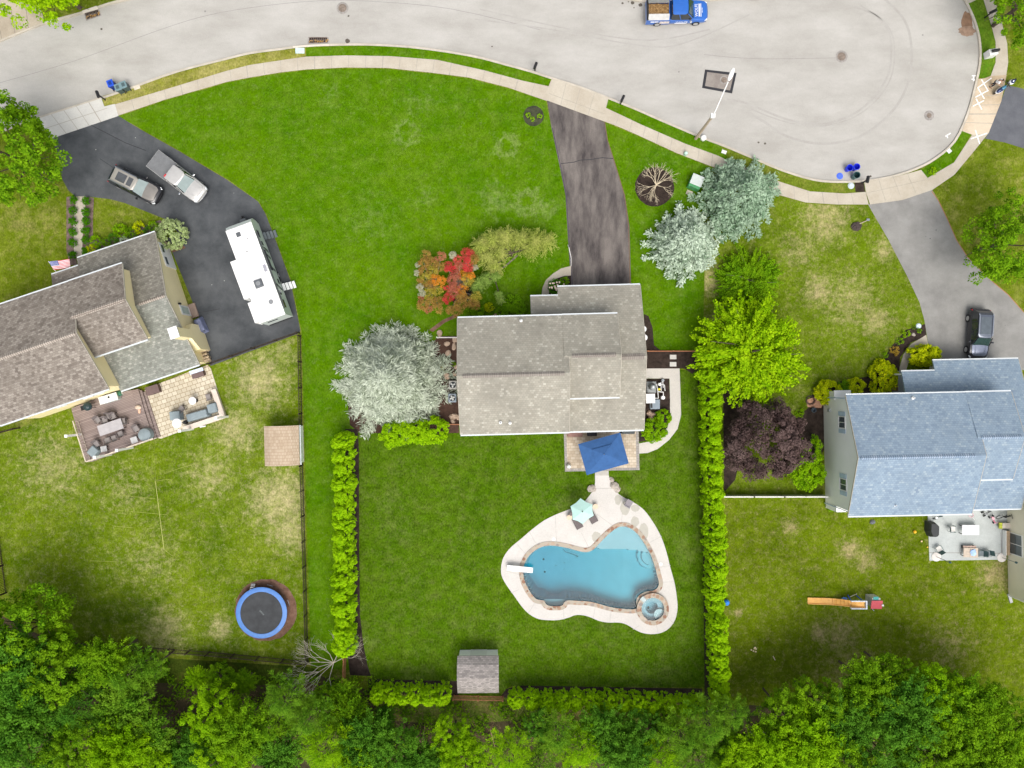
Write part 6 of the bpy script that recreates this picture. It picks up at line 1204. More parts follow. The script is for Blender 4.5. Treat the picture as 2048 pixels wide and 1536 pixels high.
# ground cover and brush in the clearings (nobody could count it)
def cover(name, regions, mat, leaf, seed, zmax=0.6, asp=0.5, label='low leafy undergrowth between the trees at the bottom', dens=26):
    rs = np.random.RandomState(seed); PP = []
    for (x0, y0, x1, y1) in regions:
        a, b = P2(x0, y1), P2(x1, y0); n = int((b[0] - a[0]) * (b[1] - a[1]) * dens); x = rs.uniform(a[0], b[0], n); y = rs.uniform(a[1], b[1], n)
        m = np.sin(x * 1.3 + seed) * np.sin(y * 1.7 + 2 * seed) + .5 * np.sin(x * 3.1) * np.sin(y * 2.7) + rs.normal(size=n) * .35; k = m > .05
        PP.append(np.stack([x[k], y[k], rs.uniform(.04, zmax, k.sum())], 1))
    p = np.vstack(PP); nn = rs.normal(size=p.shape) * .5; nn[:, 2] += 1
    return tag(leaf_object(name, p, nn, leaf * rs.uniform(.6, 1.5, len(p)), asp, mat, None, None, seed), label, 'undergrowth', kind='stuff')
cover('undergrowth', [(340, 1350, 760, 1536), (740, 1400, 1400, 1536), (1400, 1440, 2048, 1536), (0, 1300, 340, 1536)], L_green, .26, 3, dens=60)
cover('brush', [(740, 1400, 1420, 1536), (340, 1380, 560, 1536)], leaf_mat('dry_brush', (0.16, 0.09, 0.05), (0.36, 0.25, 0.15)), .42, 5, .4, .07, 'dry brown brush and twigs on the clearing floor', 30)
# ================================================================== FENCES
def fence(name, label, pts, h, mat, spacing=0.16, post=2.4, style='picket', pk=0.05, gap_mat=None):
    w0 = P(*pts[0]); rt = thing(name, label, 'fence', (w0[0], w0[1], 0)); loc = [(P(x, y)[0] - w0[0], P(x, y)[1] - w0[1]) for x, y in pts]; pm = MB()
    for a, b in zip(loc[:-1], loc[1:]):
        L = math.dist(a, b); ang = math.atan2(b[1] - a[1], b[0] - a[0]); n = max(1, round(L / post))
        for k in range(n + 1):
            t = k / n; MB().box(a[0] + (b[0] - a[0]) * t, a[1] + (b[1] - a[1]) * t, (h + .1) / 2, .1, .1, h + .1, ang).build('post', mat, rt)
        mx, my = (a[0] + b[0]) / 2, (a[1] + b[1]) / 2
        if style == 'picket':
            for z in (.2, h - .12): pm.box(mx, my, z, L, .05, .07, ang)
            m = int(L / spacing)
            for k in range(m):
                t = (k + .5) / m; pm.box(a[0] + (b[0] - a[0]) * t, a[1] + (b[1] - a[1]) * t, h / 2 + .02, pk, .025, h - .04, ang)
        elif style == 'rail':
            for z in (.35, .7, h - .08): pm.box(mx, my, z, L, .05, .10, ang)
        else:
            pm.box(mx, my, h / 2, L, .05, h - .08, ang); pm.box(mx, my, h - .02, L, .12, .06, ang)
    pm.build('panel', mat, rt); return rt
M_fb = plain('dark_brown_fence', (0.045, 0.028, 0.02), 0.7, 0.3, 5); M_fo = plain('cedar_fence', (0.42, 0.18, 0.09), 0.8, 0.25, 5); M_fw = plain('white_vinyl_fence', (0.74, 0.72, 0.68), 0.5, 0.05)
fence('picket_fence', 'dark brown picket fence running down between the dry yard and the green strip', [(602, 672), (606, 930), (612, 1130), (617, 1322)], 1.25, M_fb)
fence('picket_fence', 'dark brown fence across the bottom of the left yard, behind the trampoline', [(617, 1322), (420, 1303), (300, 1294), (120, 1284)], 1.25, M_fb)
fence('picket_fence', 'dark brown fence at the left edge of the frame beside the dry yard', [(0, 1075), (14, 1185)], 1.3, M_fb)
fence('picket_fence', 'short brown fence along the lower end of the black driveway', [(422, 728), (510, 697), (599, 666)], 1.15, M_fb, .2)
fence('picket_fence', 'short brown fence left of the yellow house below its wall', [(-60, 890), (0, 866), (40, 856)], 1.2, M_fb)
fence('cedar_fence', 'orange-brown fence with gate between the middle house and the bright tree', [(1291, 703), (1392, 703)], 1.3, M_fo, .14)
fence('cedar_fence', 'orange-brown fence behind the white shed between the hedges', [(908, 1390), (1006, 1392)], 1.2, M_fo, .12)
fence('cedar_fence', 'short orange-brown fence between the lime shrub and the middle house corner', [(890, 848), (921, 848)], 1.2, M_fo, .12)
fence('cedar_fence', 'weathered cedar fence piece below the end of the left hedge', [(693, 1308), (691, 1352)], 1.5, M_fo, .12)
fence('vinyl_fence', 'white vinyl fence between the long hedge and the blue-roofed house', [(1440, 990), (1500, 990), (1560, 990), (1645, 990)], 1.3, M_fw, style='panel')
fence('vinyl_fence', 'short white fence between the silver spruce and the middle house', [(876, 676), (918, 676)], 1.2, M_fw, style='rail')
fence('wire_fence', 'short grey wire fence glimpsed between the trees right of the bottom hedge', [(1500, 1462), (1545, 1462)], 1.2, plain('grey_wire', (0.4, 0.36, 0.3), 0.7), .12)
MBx = MB().tube([(*P2(1135, 492), .5), (*P2(1136.5, 498), .9), (*P2(1141, 520), .9), (*P2(1142, 532), .05)], .035, 6); tag(MBx.build('handrail', M_fw), 'thin white handrail along the left edge of the middle driveway', 'handrail')
# ================================================================== STREET THINGS
def mailbox(px, py, label, ang=0, white=False, h=1.15):
    c = P(px, py); rt = thing('mailbox', label, 'mailbox', (c[0], c[1], 0), R(ang)); mp = M_trim if white else M_dark
    if white: MB().slab([(-.42, -.3, 1.0), (.42, -.3, 1.0), (.42, .3, 1.0), (-.42, .3, 1.0)], .95).build('post', mp, rt)
    else: MB().box(0, 0, h / 2, .11, .11, h).build('post', mp, rt)
    n = 8; ring = [(-.13, 0)] + [(-.13 * math.cos(math.pi * i / n), .16 + .13 * math.sin(math.pi * i / n)) for i in range(n + 1)] + [(.13, 0)]
    MB().loft([[(x_, a, h + b) for a, b in ring] for x_ in (-.3, .35)]).build('box', M_dark, rt); MB().box(.36, 0, h + .13, .03, .2, .2).build('door', M_dark, rt)
    return rt
mailbox(211, 200, 'black mailbox at the corner of the white concrete apron', 110, h=1.3); mailbox(1070, 141, 'dark mailbox on the kerb left of the middle apron', 70, h=.95); mailbox(1241, 208, 'black mailbox on the verge right of the middle apron', 65, h=1.25)
mailbox(1969, 36, 'black mailbox on the verge near the upper right corner', 25, h=1.2); mailbox(1975, 112, 'black mailbox on a broad white pedestal beside the upper right sidewalk', 10, True, 1.15); mailbox(1724, 366, 'grey-topped mailbox in the mulch square beside the bins', 80, h=1.1)
def cart(px, py, label, c_, ang, group='wheeled bins at the left kerb', z=-.12):
    q = P(px, py); rt = thing('wheeled_bin', label, 'bin', (q[0], q[1], z), R(ang)); m_ = plain('bin_' + c_[0], c_[1], 0.45, .1); dk = plain('binbody_' + c_[0], tuple(x * .4 for x in c_[1]), 0.5, .1)
    MB().box(0, 0, .52, .46, .5, .96, taper=1.22).build('body', dk, rt); MB().box(0, .02, 1.03, .62, .68, .06).build('lid', m_, rt, bevel=.02); MB().box(0, .02, 1.075, .3, .34, .03).build('lid_panel', dk, rt)
    MB().cyl((-.3, -.33, .98), (.3, -.33, .98), .02, n=6).build('handle', dk, rt)
    for s_ in (-1, 1): MB().cyl((s_ * .2, -.28, .1), (s_ * .27, -.28, .1), .1, n=12).build('wheel', M_tyre, rt)
    return rt
BL = ('bright_blue', (0.015, 0.08, 0.55)); GR = ('teal_grey', (0.16, 0.25, 0.27))
cart(230, 174, 'blue wheeled bin standing in the street by the left apron', BL, 20); cart(245, 182, 'grey wheeled bin next to the blue one', GR, 20); cart(256, 177, 'grey wheeled bin farthest from the blue one', GR, 20)
def barrel(px, py, label, mat_o, mat_i, r=.30, h=.75, grp='open barrels at the kerb of the turning circle'):
    q = P(px, py); rt = thing('trash_barrel', label, 'bin', (q[0], q[1], -.12), 0, grp)
    MB().lathe([(0, .02), (r * .78, .02), (r, h), (r * 1.08, h), (r * 1.08, h + .04), (r * .95, h + .04), (r * .74, .06), (0, .06)], 0, 0, 24).build('body', mat_o, rt, smooth=True)
    MB().lathe([(0, .08), (r * .75, .08), (r * .93, h - .02)], 0, 0, 24).build('lining', mat_i, rt)
    for s_ in (-1, 1): MB().box(s_ * r * 1.1, 0, h - .08, .05, .16, .05).build('handle', mat_o, rt)
    return rt
M_bb = plain('royal_blue_plastic', (0.02, 0.05, 0.72), 0.4, 0.1); M_bi = plain('royal_blue_inside', (0.005, 0.01, 0.6), 0.5); M_tg = plain('dark_teal_plastic', (0.06, 0.13, 0.13), 0.5); M_ti = plain('dark_teal_inside', (0.01, 0.05, 0.06), 0.6)
barrel(1694, 339, 'open blue barrel left of another blue barrel by the kerb', M_bb, M_bi); barrel(1708, 337, 'open blue barrel, rightmost of the blue ones by the kerb', M_bb, M_bi); barrel(1707, 354, 'open dark teal barrel against the kerb of the turning circle', M_tg, M_ti, .32, .85)
q = P(1680.5, 351.5); o = MB().lathe([(0, .08), (.22, .08), (.26, .02), (.31, .02), (.33, .0), (.3, .0)], q[0], q[1], 24).build('bin_lid', plain('light_royal_blue', (0.08, 0.16, 0.75), .4)); o.location.z = -.10; tag(o, 'round blue bin lid lying in the gutter left of the barrels', 'lid')
q = P(1702, 371.5); tag(MB().lathe([(0, .08), (.24, .08), (.28, .03), (.32, .03), (.33, .0)], q[0], q[1], 24).build('bin_lid', plain('pale_grey_plastic', (0.50, 0.57, 0.60), .4)), 'round pale grey bin lid lying on the verge beside the mulch square', 'lid')
# street lamp: wooden pole base, white arm reaching over the street
q = P(1391.5, 277); SLm = thing('street_lamp', 'tall street lamp on a tan pole with a white arm reaching over the road', 'street lamp', (q[0], q[1], 0)); 
hp = 6.3; MB().cyl((0, 0, -.05), (0, 0, hp), .16, .12, 12).build('pole', plain('tan_pole', (0.45, 0.36, 0.27), .8), SLm)
MB().box(0, 0, hp + .08, .42, .42, .3).build('junction_box', M_trim, SLm, bevel=.02)
e = P(1463, 148, 7.6); ex, ey = e[0] - q[0], e[1] - q[1]
MB().tube([(0, 0, hp + .2), (ex * .12, ey * .12, hp + .6), (ex * .8, ey * .8, 7.5)], .055, 8).build('arm', M_trim, SLm)
o = MB().ell(0, 0, 0, .65, .2, .11, 14, 8).build('lamp_head', plain('white_lamp_head', (0.82, 0.82, 0.8), .4, .02), SLm, smooth=True); o.location = (ex, ey, 7.55); o.rotation_euler = (0, 0, math.atan2(ey, ex))
# manholes, patches, drains, utility covers
def manhole(px, py, label, r=.42, ring=.6, z=-.114):
    q = P(px, py, -.12); rt = thing('manhole_cover', label, 'manhole cover', (q[0], q[1], z), 0, 'manhole covers in the road')
    MB().lathe([(r, .012), (ring, .008), (ring, 0)], 0, 0, 28).build('collar', plain('worn_concrete_collar', (0.30, 0.28, 0.26), .9, .3, 4), rt); MB().lathe([(0, .03), (r * .95, .03), (r, .005)], 0, 0, 28).build('cover', plain('rusty_iron', (0.20, 0.16, 0.13), .8, .4, 6), rt)
manhole(685, 16, 'iron manhole cover in the road above the storm drain'); manhole(1683, 113, 'iron manhole cover in the middle of the turning circle'); manhole(1858, 231, 'faint manhole cover at the right side of the turning circle', .25, .5); manhole(1448, 160, 'manhole cover inside the dark-edged asphalt patch', .3, .42, -.10)
pa = [(1410, 139), (1473, 146), (1464, 187), (1404, 176)]
o = sheet('asphalt_patch', G(pa, -.12), -.112, M_tar); o = sheet('asphalt_patch_middle', G([(1414.5, 144), (1467, 151), (1460, 181), (1410, 172)], -.12), -.108, ground_mat('patch_asphalt', (0.22, 0.19, 0.17), (0.3, 0.27, 0.24), 1, 12))
def drain(pts, label, lid):
    c = P(sum(p[0] for p in pts) / 4, sum(p[1] for p in pts) / 4, -.12); rt = thing('storm_drain', label, 'storm drain', (c[0], c[1], 0)); loc = [(P(x, y, -.12)[0] - c[0], P(x, y, -.12)[1] - c[1]) for x, y in pts]
    MB().prism(loc, -.2, -.105).build('frame', plain('worn_concrete_collar', (0.30, 0.28, 0.26), .9, .3, 4), rt); inn = [(x * .86, y * .8) for x, y in loc]; MB().prism(inn, -.2, -.100).build('opening', plain('drain_dark', (0.02, 0.012, 0.01), .9), rt)
    g = MB(); n = 9
    for k in range(n + 1):
        t = k / n; a = [inn[0][i] + (inn[1][i] - inn[0][i]) * t for i in (0, 1)]; b = [inn[3][i] + (inn[2][i] - inn[3][i]) * t for i in (0, 1)]; g.cyl((*a, -.085), (*b, -.085), .022, n=5)
    for s_ in (.0, .5, 1): g.cyl((inn[0][0] + (inn[3][0] - inn[0][0]) * s_, inn[0][1] + (inn[3][1] - inn[0][1]) * s_, -.08), (inn[1][0] + (inn[2][0] - inn[1][0]) * s_, inn[1][1] + (inn[2][1] - inn[1][1]) * s_, -.08), .025, n=5)
    g.build('grate', plain('rusty_iron', (0.20, 0.16, 0.13), .8, .4, 6), rt)
    lf = MB(); rg = random.Random(2)
    for k in range(26): a = rg.random(); b_ = rg.random() * .5; x = inn[3][0] + (inn[2][0] - inn[3][0]) * a + (inn[0][0] - inn[3][0]) * b_; y = inn[3][1] + (inn[2][1] - inn[3][1]) * a + (inn[0][1] - inn[3][1]) * b_; lf.box(x, y, -.07, .1, .07, .01, rg.uniform(0, 3))
    lf.build('leaf_litter', plain('orange_litter', (0.5, 0.28, 0.08), .9, .4, 5), rt)['kind'] = 'stuff'
    L2 = [(P(x, y)[0] - c[0], P(x, y)[1] - c[1]) for x, y in lid]; MB().prism(L2, -.02, .035).build('inlet_slab', plain('white_inlet_slab', (0.62, 0.56, 0.48), .9, .1), rt)
drain([(616, 74), (657, 74), (659, 86), (615, 88)], 'iron-grated storm drain at the kerb in the middle of the curve', [(586, 92), (657, 88), (659, 91), (587, 96)]); drain([(168, 26), (197, 17), (203, 31), (172, 42)], 'storm drain full of orange leaves at the upper left kerb', [(164, 22), (193, 12), (197, 18), (167, 27)])
def flat(px, py, w_, d, label, mat, name='utility_cover', ang=0, z=.0, h=.05):
    q = P(px, py); o = MB().box(0, 0, h / 2, w_, d, h).build(name, mat, bevel=.01); o.location = (q[0], q[1], z); o.rotation_euler = (0, 0, R(ang)); return tag(o, label, 'utility cover')
flat(600, 101.5, .9, .55, 'pale blue utility cover on the verge by the storm drain', plain('pale_blue_cover', (0.52, 0.68, 0.68), .6)); flat(274, 175, .62, .38, 'small cream utility cover on the verge right of the grey bins', plain('cream_cover', (0.62, 0.56, 0.46), .6), ang=18)
flat(1448, 304, .5, .35, 'small white utility cover on the verge left of the green-blue spruce', M_trim, ang=-20); flat(1898, 302, .4, .4, 'small white utility cover on the bulb verge', M_trim, ang=40)
def post_s(px, py, label, r, h, mat, name='utility_marker', cat='utility marker'): q = P(px, py); return tag(MB().lathe([(r, 0), (r, h), (r * .7, h + .08), (0, h + .1)], q[0], q[1], 14).build(name, mat), label, cat)
post_s(1370, 309, 'short pale post at the edge of the sidewalk above the bare tree', .18, .5, plain('pale_green_plastic', (0.5, 0.7, 0.6), .5)); post_s(1406, 277, 'white rounded utility marker beside the foot of the street lamp', .28, .3, M_trim)
# pad-mounted transformer
q = P(1388, 368); TX = thing('transformer_box', 'green utility transformer box with pale lid beside the green-blue spruce', 'utility box', (q[0], q[1], 0), R(-22)); tg = plain('utility_green', (0.06, 0.26, 0.10), .5)
MB().box(0, 0, .5, 1.15, 1.3, 1.0).build('cabinet', tg, TX, bevel=.02); MB().box(.02, .12, 1.03, 1.2, 1.05, .06).build('lid', plain('pale_lid', (0.5, 0.55, 0.52), .5, .1), TX, bevel=.02); MB().box(-.1, -1.0, .04, .62, .42, .08).build('ground_pad', M_conc, TX)
# white tape crosses on the pavement
M_tape = plain('white_tape', (0.82, 0.81, 0.78), .6, .03); CC = lambda x, y: (1920 + x / 6.98, 80 + y / 6.98)
def tape(lines, label, z=.044):
    mb = MB()
    for i, (a, b) in enumerate(lines):
        p, q = P2(*CC(*a), z), P2(*CC(*b), z); L = math.dist(p, q); mb.box((p[0] + q[0]) / 2, (p[1] + q[1]) / 2, z + .002 * i, L, .11, .004, math.atan2(q[1] - p[1], q[0] - p[0]))
    return tag(mb.build('tape_marking', M_tape), label, 'tape marking')
tape([((300, 550), (395, 715)), ((245, 670), (440, 530))], 'upper of the white tape crosses on the stained apron'); tape([((250, 670), (340, 820)), ((215, 800), (390, 705))], 'white tape cross in the middle of three on the stained apron'); tape([((225, 820), (305, 970)), ((180, 925), (335, 845))], 'lowest of the three joined white tape crosses on the stained apron')
tape([((215, 1255), (275, 1450)), ((150, 1380), (380, 1300))], 'single white tape cross on the sidewalk below the dark driveway'); tape([((165, 498), (225, 498)), ((190, 500), (190, 575)), ((160, 545), (215, 560))], 'white chalk mark on the road beside the stained apron', -.112)
q_ = CC(-70 + 0, 0); tape([((-188, 1325), (-170, 1370)), ((-205, 1345), (-130, 1300))], 'white chalk mark on the road at the lower right kerb', -.112)
# oil stains etc. on the road and worn ground
M_stain = plain('rust_brown_stain', (0.22, 0.13, 0.08), .9, .3, 2); q = P2(1934, 46, -.12); sheet('road_stain', disc(q[0], q[1], .55, 1.15, 24, 4, .12), -.113, M_stain); q = P2(1934, 62, -.12); sheet('road_stain', disc(q[0], q[1], .85, .5, 24, 6, .15), -.112, plain('pale_brown_stain', (0.30, 0.2, 0.14), .9, .3, 2))
for i, (x, y, r_) in enumerate(((1265, 5.5, .18), (1281, 10, .2), (1268, 15.5, .07), (1257, 3.5, .07), (1245, 6.5, .12), (984, 93, .08), (1517, 285, .1), (1530, 287, .12), (1741, 352.5, .12), (203, 58, .12), (146, 55, .08), (697, 32, .1), (695, 82, .25))):
    q = P2(x, y, -.12); sheet('road_stain', disc(q[0], q[1], r_, r_ * .9, 12, i, .15), -.113, plain('dark_stain', (0.10, 0.085, 0.07), .9))
# tyre arcs swept round the turning circle: slightly darker worn bands
M_arc = ground_mat('worn_tyre_track', (0.352, 0.337, 0.31), (0.40, 0.385, 0.358), .6, 12)
AR = lambda x, y: (1408 + x / 3.2, y / 3.2)
for pts, wd in (([(960, 50), (1100, 110), (1180, 220), (1190, 350), (1170, 480), (1080, 620), (960, 720), (820, 775), (720, 785), (560, 765), (420, 715), (280, 655), (150, 630)], .22), ([(1150, 0), (1260, 110), (1310, 230), (1320, 400), (1290, 550), (1220, 680), (1100, 800), (960, 880), (800, 910), (650, 900), (500, 850), (400, 780), (300, 720)], .25), ([(1000, 40), (1140, 130), (1205, 240), (1215, 360), (1190, 500), (1100, 640), (960, 745), (800, 795), (700, 800), (560, 785), (400, 735), (300, 690)], .14), ([(0, 350), (200, 370), (400, 378), (620, 376), (850, 372)], .045)):
    strip('tyre_track', spline(G([AR(x, y) for x, y in pts], -.12), False, 4), wd, -.115, M_arc if wd > .1 else plain('seam_grey', (0.27, 0.26, 0.25), .9))
for k, pts in enumerate(([(950, 40), (1100, 60), (1300, 95), (1390, 80), (1500, 30)], [(960, 20), (1150, 62), (1300, 82), (1420, 60)])): strip('tyre_track', spline(G(pts, -.12), False, 4), .14, -.1155, M_arc)
for pts in ([(0, 166), (150, 122), (320, 60), (420, 30), (530, 12), (640, 2), (740, 3), (900, 18), (1080, 60)],): strip('road_seam', spline(G(pts, -.12), False, 4), .045, -.1156, plain('seam_grey', (0.27, 0.26, 0.25), .9))
# ================================================================== PERSON AND SCOOTER
def skin(name, verts, edges, radii, mat, parent, rootv=0, lv=2):
    me = bpy.data.meshes.new(name); me.from_pydata(verts, edges, []); o = bpy.data.objects.new(name, me); col.objects.link(o)
    m = o.modifiers.new('s', 'SKIN'); m.use_smooth_shade = True
    for i, r_ in enumerate(radii): me.skin_vertices[0].data[i].radius = (r_, r_); me.skin_vertices[0].data[i].use_root = (i == rootv)
    s_ = o.modifiers.new('d', 'SUBSURF'); s_.levels = s_.render_levels = lv
    bpy.context.view_layer.update(); m2 = bpy.data.meshes.new_from_object(o.evaluated_get(bpy.context.evaluated_depsgraph_get())); bpy.data.objects.remove(o)
    m2.name = name; m2.materials.clear(); m2.materials.append(mat); r2 = bpy.data.objects.new(name, m2); col.objects.link(r2); r2.parent = parent; return r2
q = P(1980.5, 172); PR = thing('person', 'person in a white shirt and brown shoes leaning toward the dark blue scooter', 'person', (q[0], q[1], .034), R(-35))
M_skin = plain('skin', (0.42, 0.24, 0.16), .6, .05)
V = [(0, 0, .92), (.03, 0, 1.15), (.10, 0, 1.38), (.15, 0, 1.50), (.17, 0, 1.57), (.0, .10, .88), (.04, .13, .50), (-.02, .15, .10), (.11, .17, .05), (.0, -.10, .88), (.08, -.13, .50), (.02, -.16, .10), (.15, -.18, .05),
     (.11, .19, 1.40), (.24, .26, 1.16), (.42, .18, 1.05), (.49, .14, 1.03), (.11, -.19, 1.40), (.26, -.25, 1.15), (.44, -.16, 1.04), (.51, -.13, 1.02)]
E = [(0, 1), (1, 2), (2, 3), (3, 4), (0, 5), (5, 6), (6, 7), (7, 8), (0, 9), (9, 10), (10, 11), (11, 12), (2, 13), (13, 14), (14, 15), (15, 16), (2, 17), (17, 18), (18, 19), (19, 20)]
RR = [.14, .135, .13, .06, .055, .095, .062, .042, .04, .095, .062, .042, .04, .06, .045, .032, .03, .06, .045, .032, .03]
skin('body', V, E, RR, M_skin, PR)
hd = MB().ell(.20, 0, 1.68, .095, .078, .12, 14, 10).ell(.295, 0, 1.66, .02, .014, .02, 6, 5).ell(.20, .08, 1.67, .015, .01, .025, 6, 5).ell(.20, -.08, 1.67, .015, .01, .025, 6, 5); hd.build('head', M_skin, PR, smooth=True)
MB().ell(.185, 0, 1.715, .10, .087, .10, 14, 8).build('hair', plain('dark_brown_hair', (0.035, 0.018, 0.012), .7), PR, smooth=True)
skin('shirt', [(.0, 0, .86), (.03, 0, 1.12), (.10, 0, 1.38), (.125, 0, 1.46), (.11, .2, 1.40), (.19, .245, 1.24), (.11, -.2, 1.40), (.20, -.24, 1.24)], [(0, 1), (1, 2), (2, 3), (2, 4), (4, 5), (2, 6), (6, 7)], [.17, .165, .16, .08, .085, .07, .085, .07], plain('white_cloth', (0.85, 0.84, 0.85), .8, .03), PR)
skin('trousers', [(0, 0, .9), (.0, .10, .84), (.04, .13, .5), (-.02, .15, .2), (.0, -.10, .84), (.08, -.13, .5), (.02, -.16, .2)], [(0, 1), (1, 2), (2, 3), (0, 4), (4, 5), (5, 6)], [.15, .11, .08, .07, .11, .08, .07], plain('dark_trousers', (0.03, 0.03, 0.04), .8), PR)
for s_, (x, y) in ((1, (.05, .16)), (-1, (.09, -.17))): MB().ell(x, y, .05, .14, .055, .06, 12, 6).build('shoe', plain('brown_shoe', (0.14, 0.07, 0.04), .6), PR, smooth=True)
for s_, (x, y, z) in ((1, (.50, .13, 1.02)), (-1, (.52, -.12, 1.01))):
    hm = MB().ell(x, y, z, .045, .04, .02, 8, 6)
    for k in range(4): hm.cyl((x + .03, y - .027 + k * .018, z), (x + .085 + (.01 if k in (1, 2) else 0), y - .03 + k * .02, z - .02), .009, .007, 6)
    hm.cyl((x, y - s_ * .035, z), (x + .04, y - s_ * .06, z - .005), .010, .008, 6); hm.build('hand', M_skin, PR, smooth=True)
a, b = P2(1985, 190), P2(2021, 165); mx, my = (a[0] + b[0]) / 2, (a[1] + b[1]) / 2; ang = math.atan2(b[1] - a[1], b[0] - a[0])
SC = thing('motor_scooter', 'dark blue and white two-wheeled scooter at the corner of the dark driveway', 'scooter', (mx, my, .034), ang); nb = paint('navy_paint', (0.012, 0.03, 0.12)); tb = paint('teal_seat', (0.04, 0.19, 0.30), .4, 0)
L = math.dist(a, b) * .93
def pod(x, rx, ry, z, hh, m_, nm): MB().ell(x, 0, z, rx, ry, hh, 16, 8).build(nm, m_, SC, smooth=True)
pod(-L * .27, .60, .25, .52, .26, plain('white_fairing', (0.8, 0.82, 0.85), .3), 'lower_fairing'); pod(-L * .27, .56, .22, .62, .24, nb, 'rear_body'); pod(-L * .18, .30, .17, .78, .16, tb, 'seat'); pod(L * .36, .32, .24, .62, .22, plain('white_fairing', (0.8, 0.82, 0.85), .3), 'front_guard'); pod(L * .38, .27, .20, .74, .2, nb, 'front_fairing')
pod(L * .34, .09, .07, .92, .05, plain('white_fairing', (0.8, 0.82, 0.85), .3), 'headlight')
MB().tube([(-L * .1, .07, .55), (L * .1, .1, .5), (L * .3, .07, .6)], .045, 8).build('frame', M_dark, SC); MB().tube([(-L * .1, -.07, .55), (L * .1, -.1, .4), (L * .3, -.07, .6)], .045, 8).build('frame', M_dark, SC)
MB().tube([(0, -.34, 1.0), (.05, 0, .98), (0, .34, 1.0)], .025, 8).cyl((.05, 0, .98), (L * .3, 0, .6), .03, n=8).build('handlebar', M_dark, SC)
for x_ in (-L * .44, L * .44): MB().cyl((x_, -.05, .24), (x_, .05, .24), .24, n=18).build('wheel', M_tyre, SC)
MB().box(L * .5, -.0, .75, .18, .2, .2).build('luggage_box', M_dark, SC, bevel=.02)
# american flag on the porch corner
a = P(113, 545, 2.6); b = P(97, 522.5, 3.5); FL = thing('flag', 'american flag on a white pole at the porch of the yellow house', 'flag', (a[0], a[1], 0)); dx, dy, dz = b[0] - a[0], b[1] - a[1], .9
MB().cyl((0, 0, 2.6), (dx, dy, 3.5), .03, n=8).build('pole', M_trim, FL)
e = P(139, 518, 3.1); f = P(141, 535.5, 2.6); c0 = P(97.5, 523.5, 3.48); c1 = P(108, 540, 2.85)
def fl(u, v):   # u along the fly, v down the hoist
    p = [c0[i] * (1 - u) * (1 - v) + e[i] * u * (1 - v) + c1[i] * (1 - u) * v + f[i] * u * v for i in range(3)]
    return (p[0] - a[0], p[1] - a[1], p[2] + .05 * math.sin(u * 9 + v) + .004)
M_fr = plain('flag_red', (0.60, 0.05, 0.08), .8); M_fwh = plain('flag_white', (0.82, 0.8, 0.82), .8, .03); M_fbl = plain('flag_blue', (0.06, 0.09, 0.30), .8)
red, whi, blu, sta = MB(), MB(), MB(), MB()
for s_ in range(13):
    t_ = red if s_ % 2 == 0 else whi
    for k in range(12):
        if s_ < 7 and k < 5: continue
        u0, u1, v0, v1 = k / 12, (k + 1) / 12, s_ / 13, (s_ + 1) / 13; t_.add([fl(u0, v0), fl(u1, v0), fl(u1, v1), fl(u0, v1)], [(0, 1, 2, 3)])
for k in range(5): blu.add([fl(k / 12, 0), fl((k + 1) / 12, 0), fl((k + 1) / 12, 7 / 13), fl(k / 12, 7 / 13)], [(0, 1, 2, 3)])
for r_ in range(9):
    for k in range(6 if r_ % 2 == 0 else 5):
        p = fl((.035 + (k + (.5 if r_ % 2 else 0)) * .068), .035 + r_ * .057); sta.box(p[0], p[1], p[2] + .015, .035, .035, .004)
red.build('red_stripe', M_fr, FL); whi.build('white_stripe', M_fwh, FL); blu.build('canton', M_fbl, FL); sta.build('star', M_fwh, FL)
# ================================================================== MIDDLE PROPERTY THINGS
def cantilever(px, py, w_, d, z, rot, label, mat, name='patio_umbrella', n=4):
    c = P(px, py, z); rt = thing(name, label, 'umbrella', (c[0], c[1], 0), R(rot)); mb = MB(); hz_ = .55
    cor = [(-w_ / 2, -d / 2), (w_ / 2, -d / 2), (w_ / 2, d / 2), (-w_ / 2, d / 2)]; s_ = .42
    inn = [(x * s_, y * s_) for x, y in cor]; zi = z + hz_ * .62
    for i in range(4):
        j = (i + 1) % 4; mb.slab([(*cor[i], z), (*cor[j], z), (*inn[j], zi), (*inn[i], zi)], .012)
    mb.build('canopy', mat, rt)
    v = MB(); cap = [(x * 1.12, y * 1.12) for x, y in inn]; zv = zi + .05
    for i in range(4): j = (i + 1) % 4; v.add([(*cap[i], zv), (*cap[j], zv), (0, 0, z + hz_ + .12)], [(0, 1, 2)])
    v.build('vent', mat, rt); MB().cyl((0, 0, 0), (0, 0, z + hz_ + .2), .035, n=10).build('pole', M_dark, rt); MB().cyl((0, 0, z + hz_ + .1), (0, 0, z + hz_ + .2), .05, .03, n=10).build('finial', M_trim, rt)
    rb = MB()
    for x, y in cor + [(0, d / 2), (0, -d / 2), (w_ / 2, 0), (-w_ / 2, 0)]: rb.cyl((0, 0, z + hz_ * .95), (x * .98, y * .98, z - .03), .012, n=5)
    rb.build('rib', M_dark, rt); MB().lathe([(0, .12), (.28, .1), (.3, .044), (0, .044)], 0, 0, 20).build('base', M_dark, rt); return rt
M_navy = plain('blue_canvas', (0.035, 0.105, 0.27), .9, .12, 2)
zc_ = 2.4; k_ = (H - zc_) / F
w_u = math.dist((1157, 889), (1241, 865)) * k_; d_u = math.dist((1157, 889), (1177, 950)) * k_
cantilever(1207, 907.5, w_u, d_u, zc_, 15.5, 'large rectangular navy blue umbrella over the rear patio', M_navy)
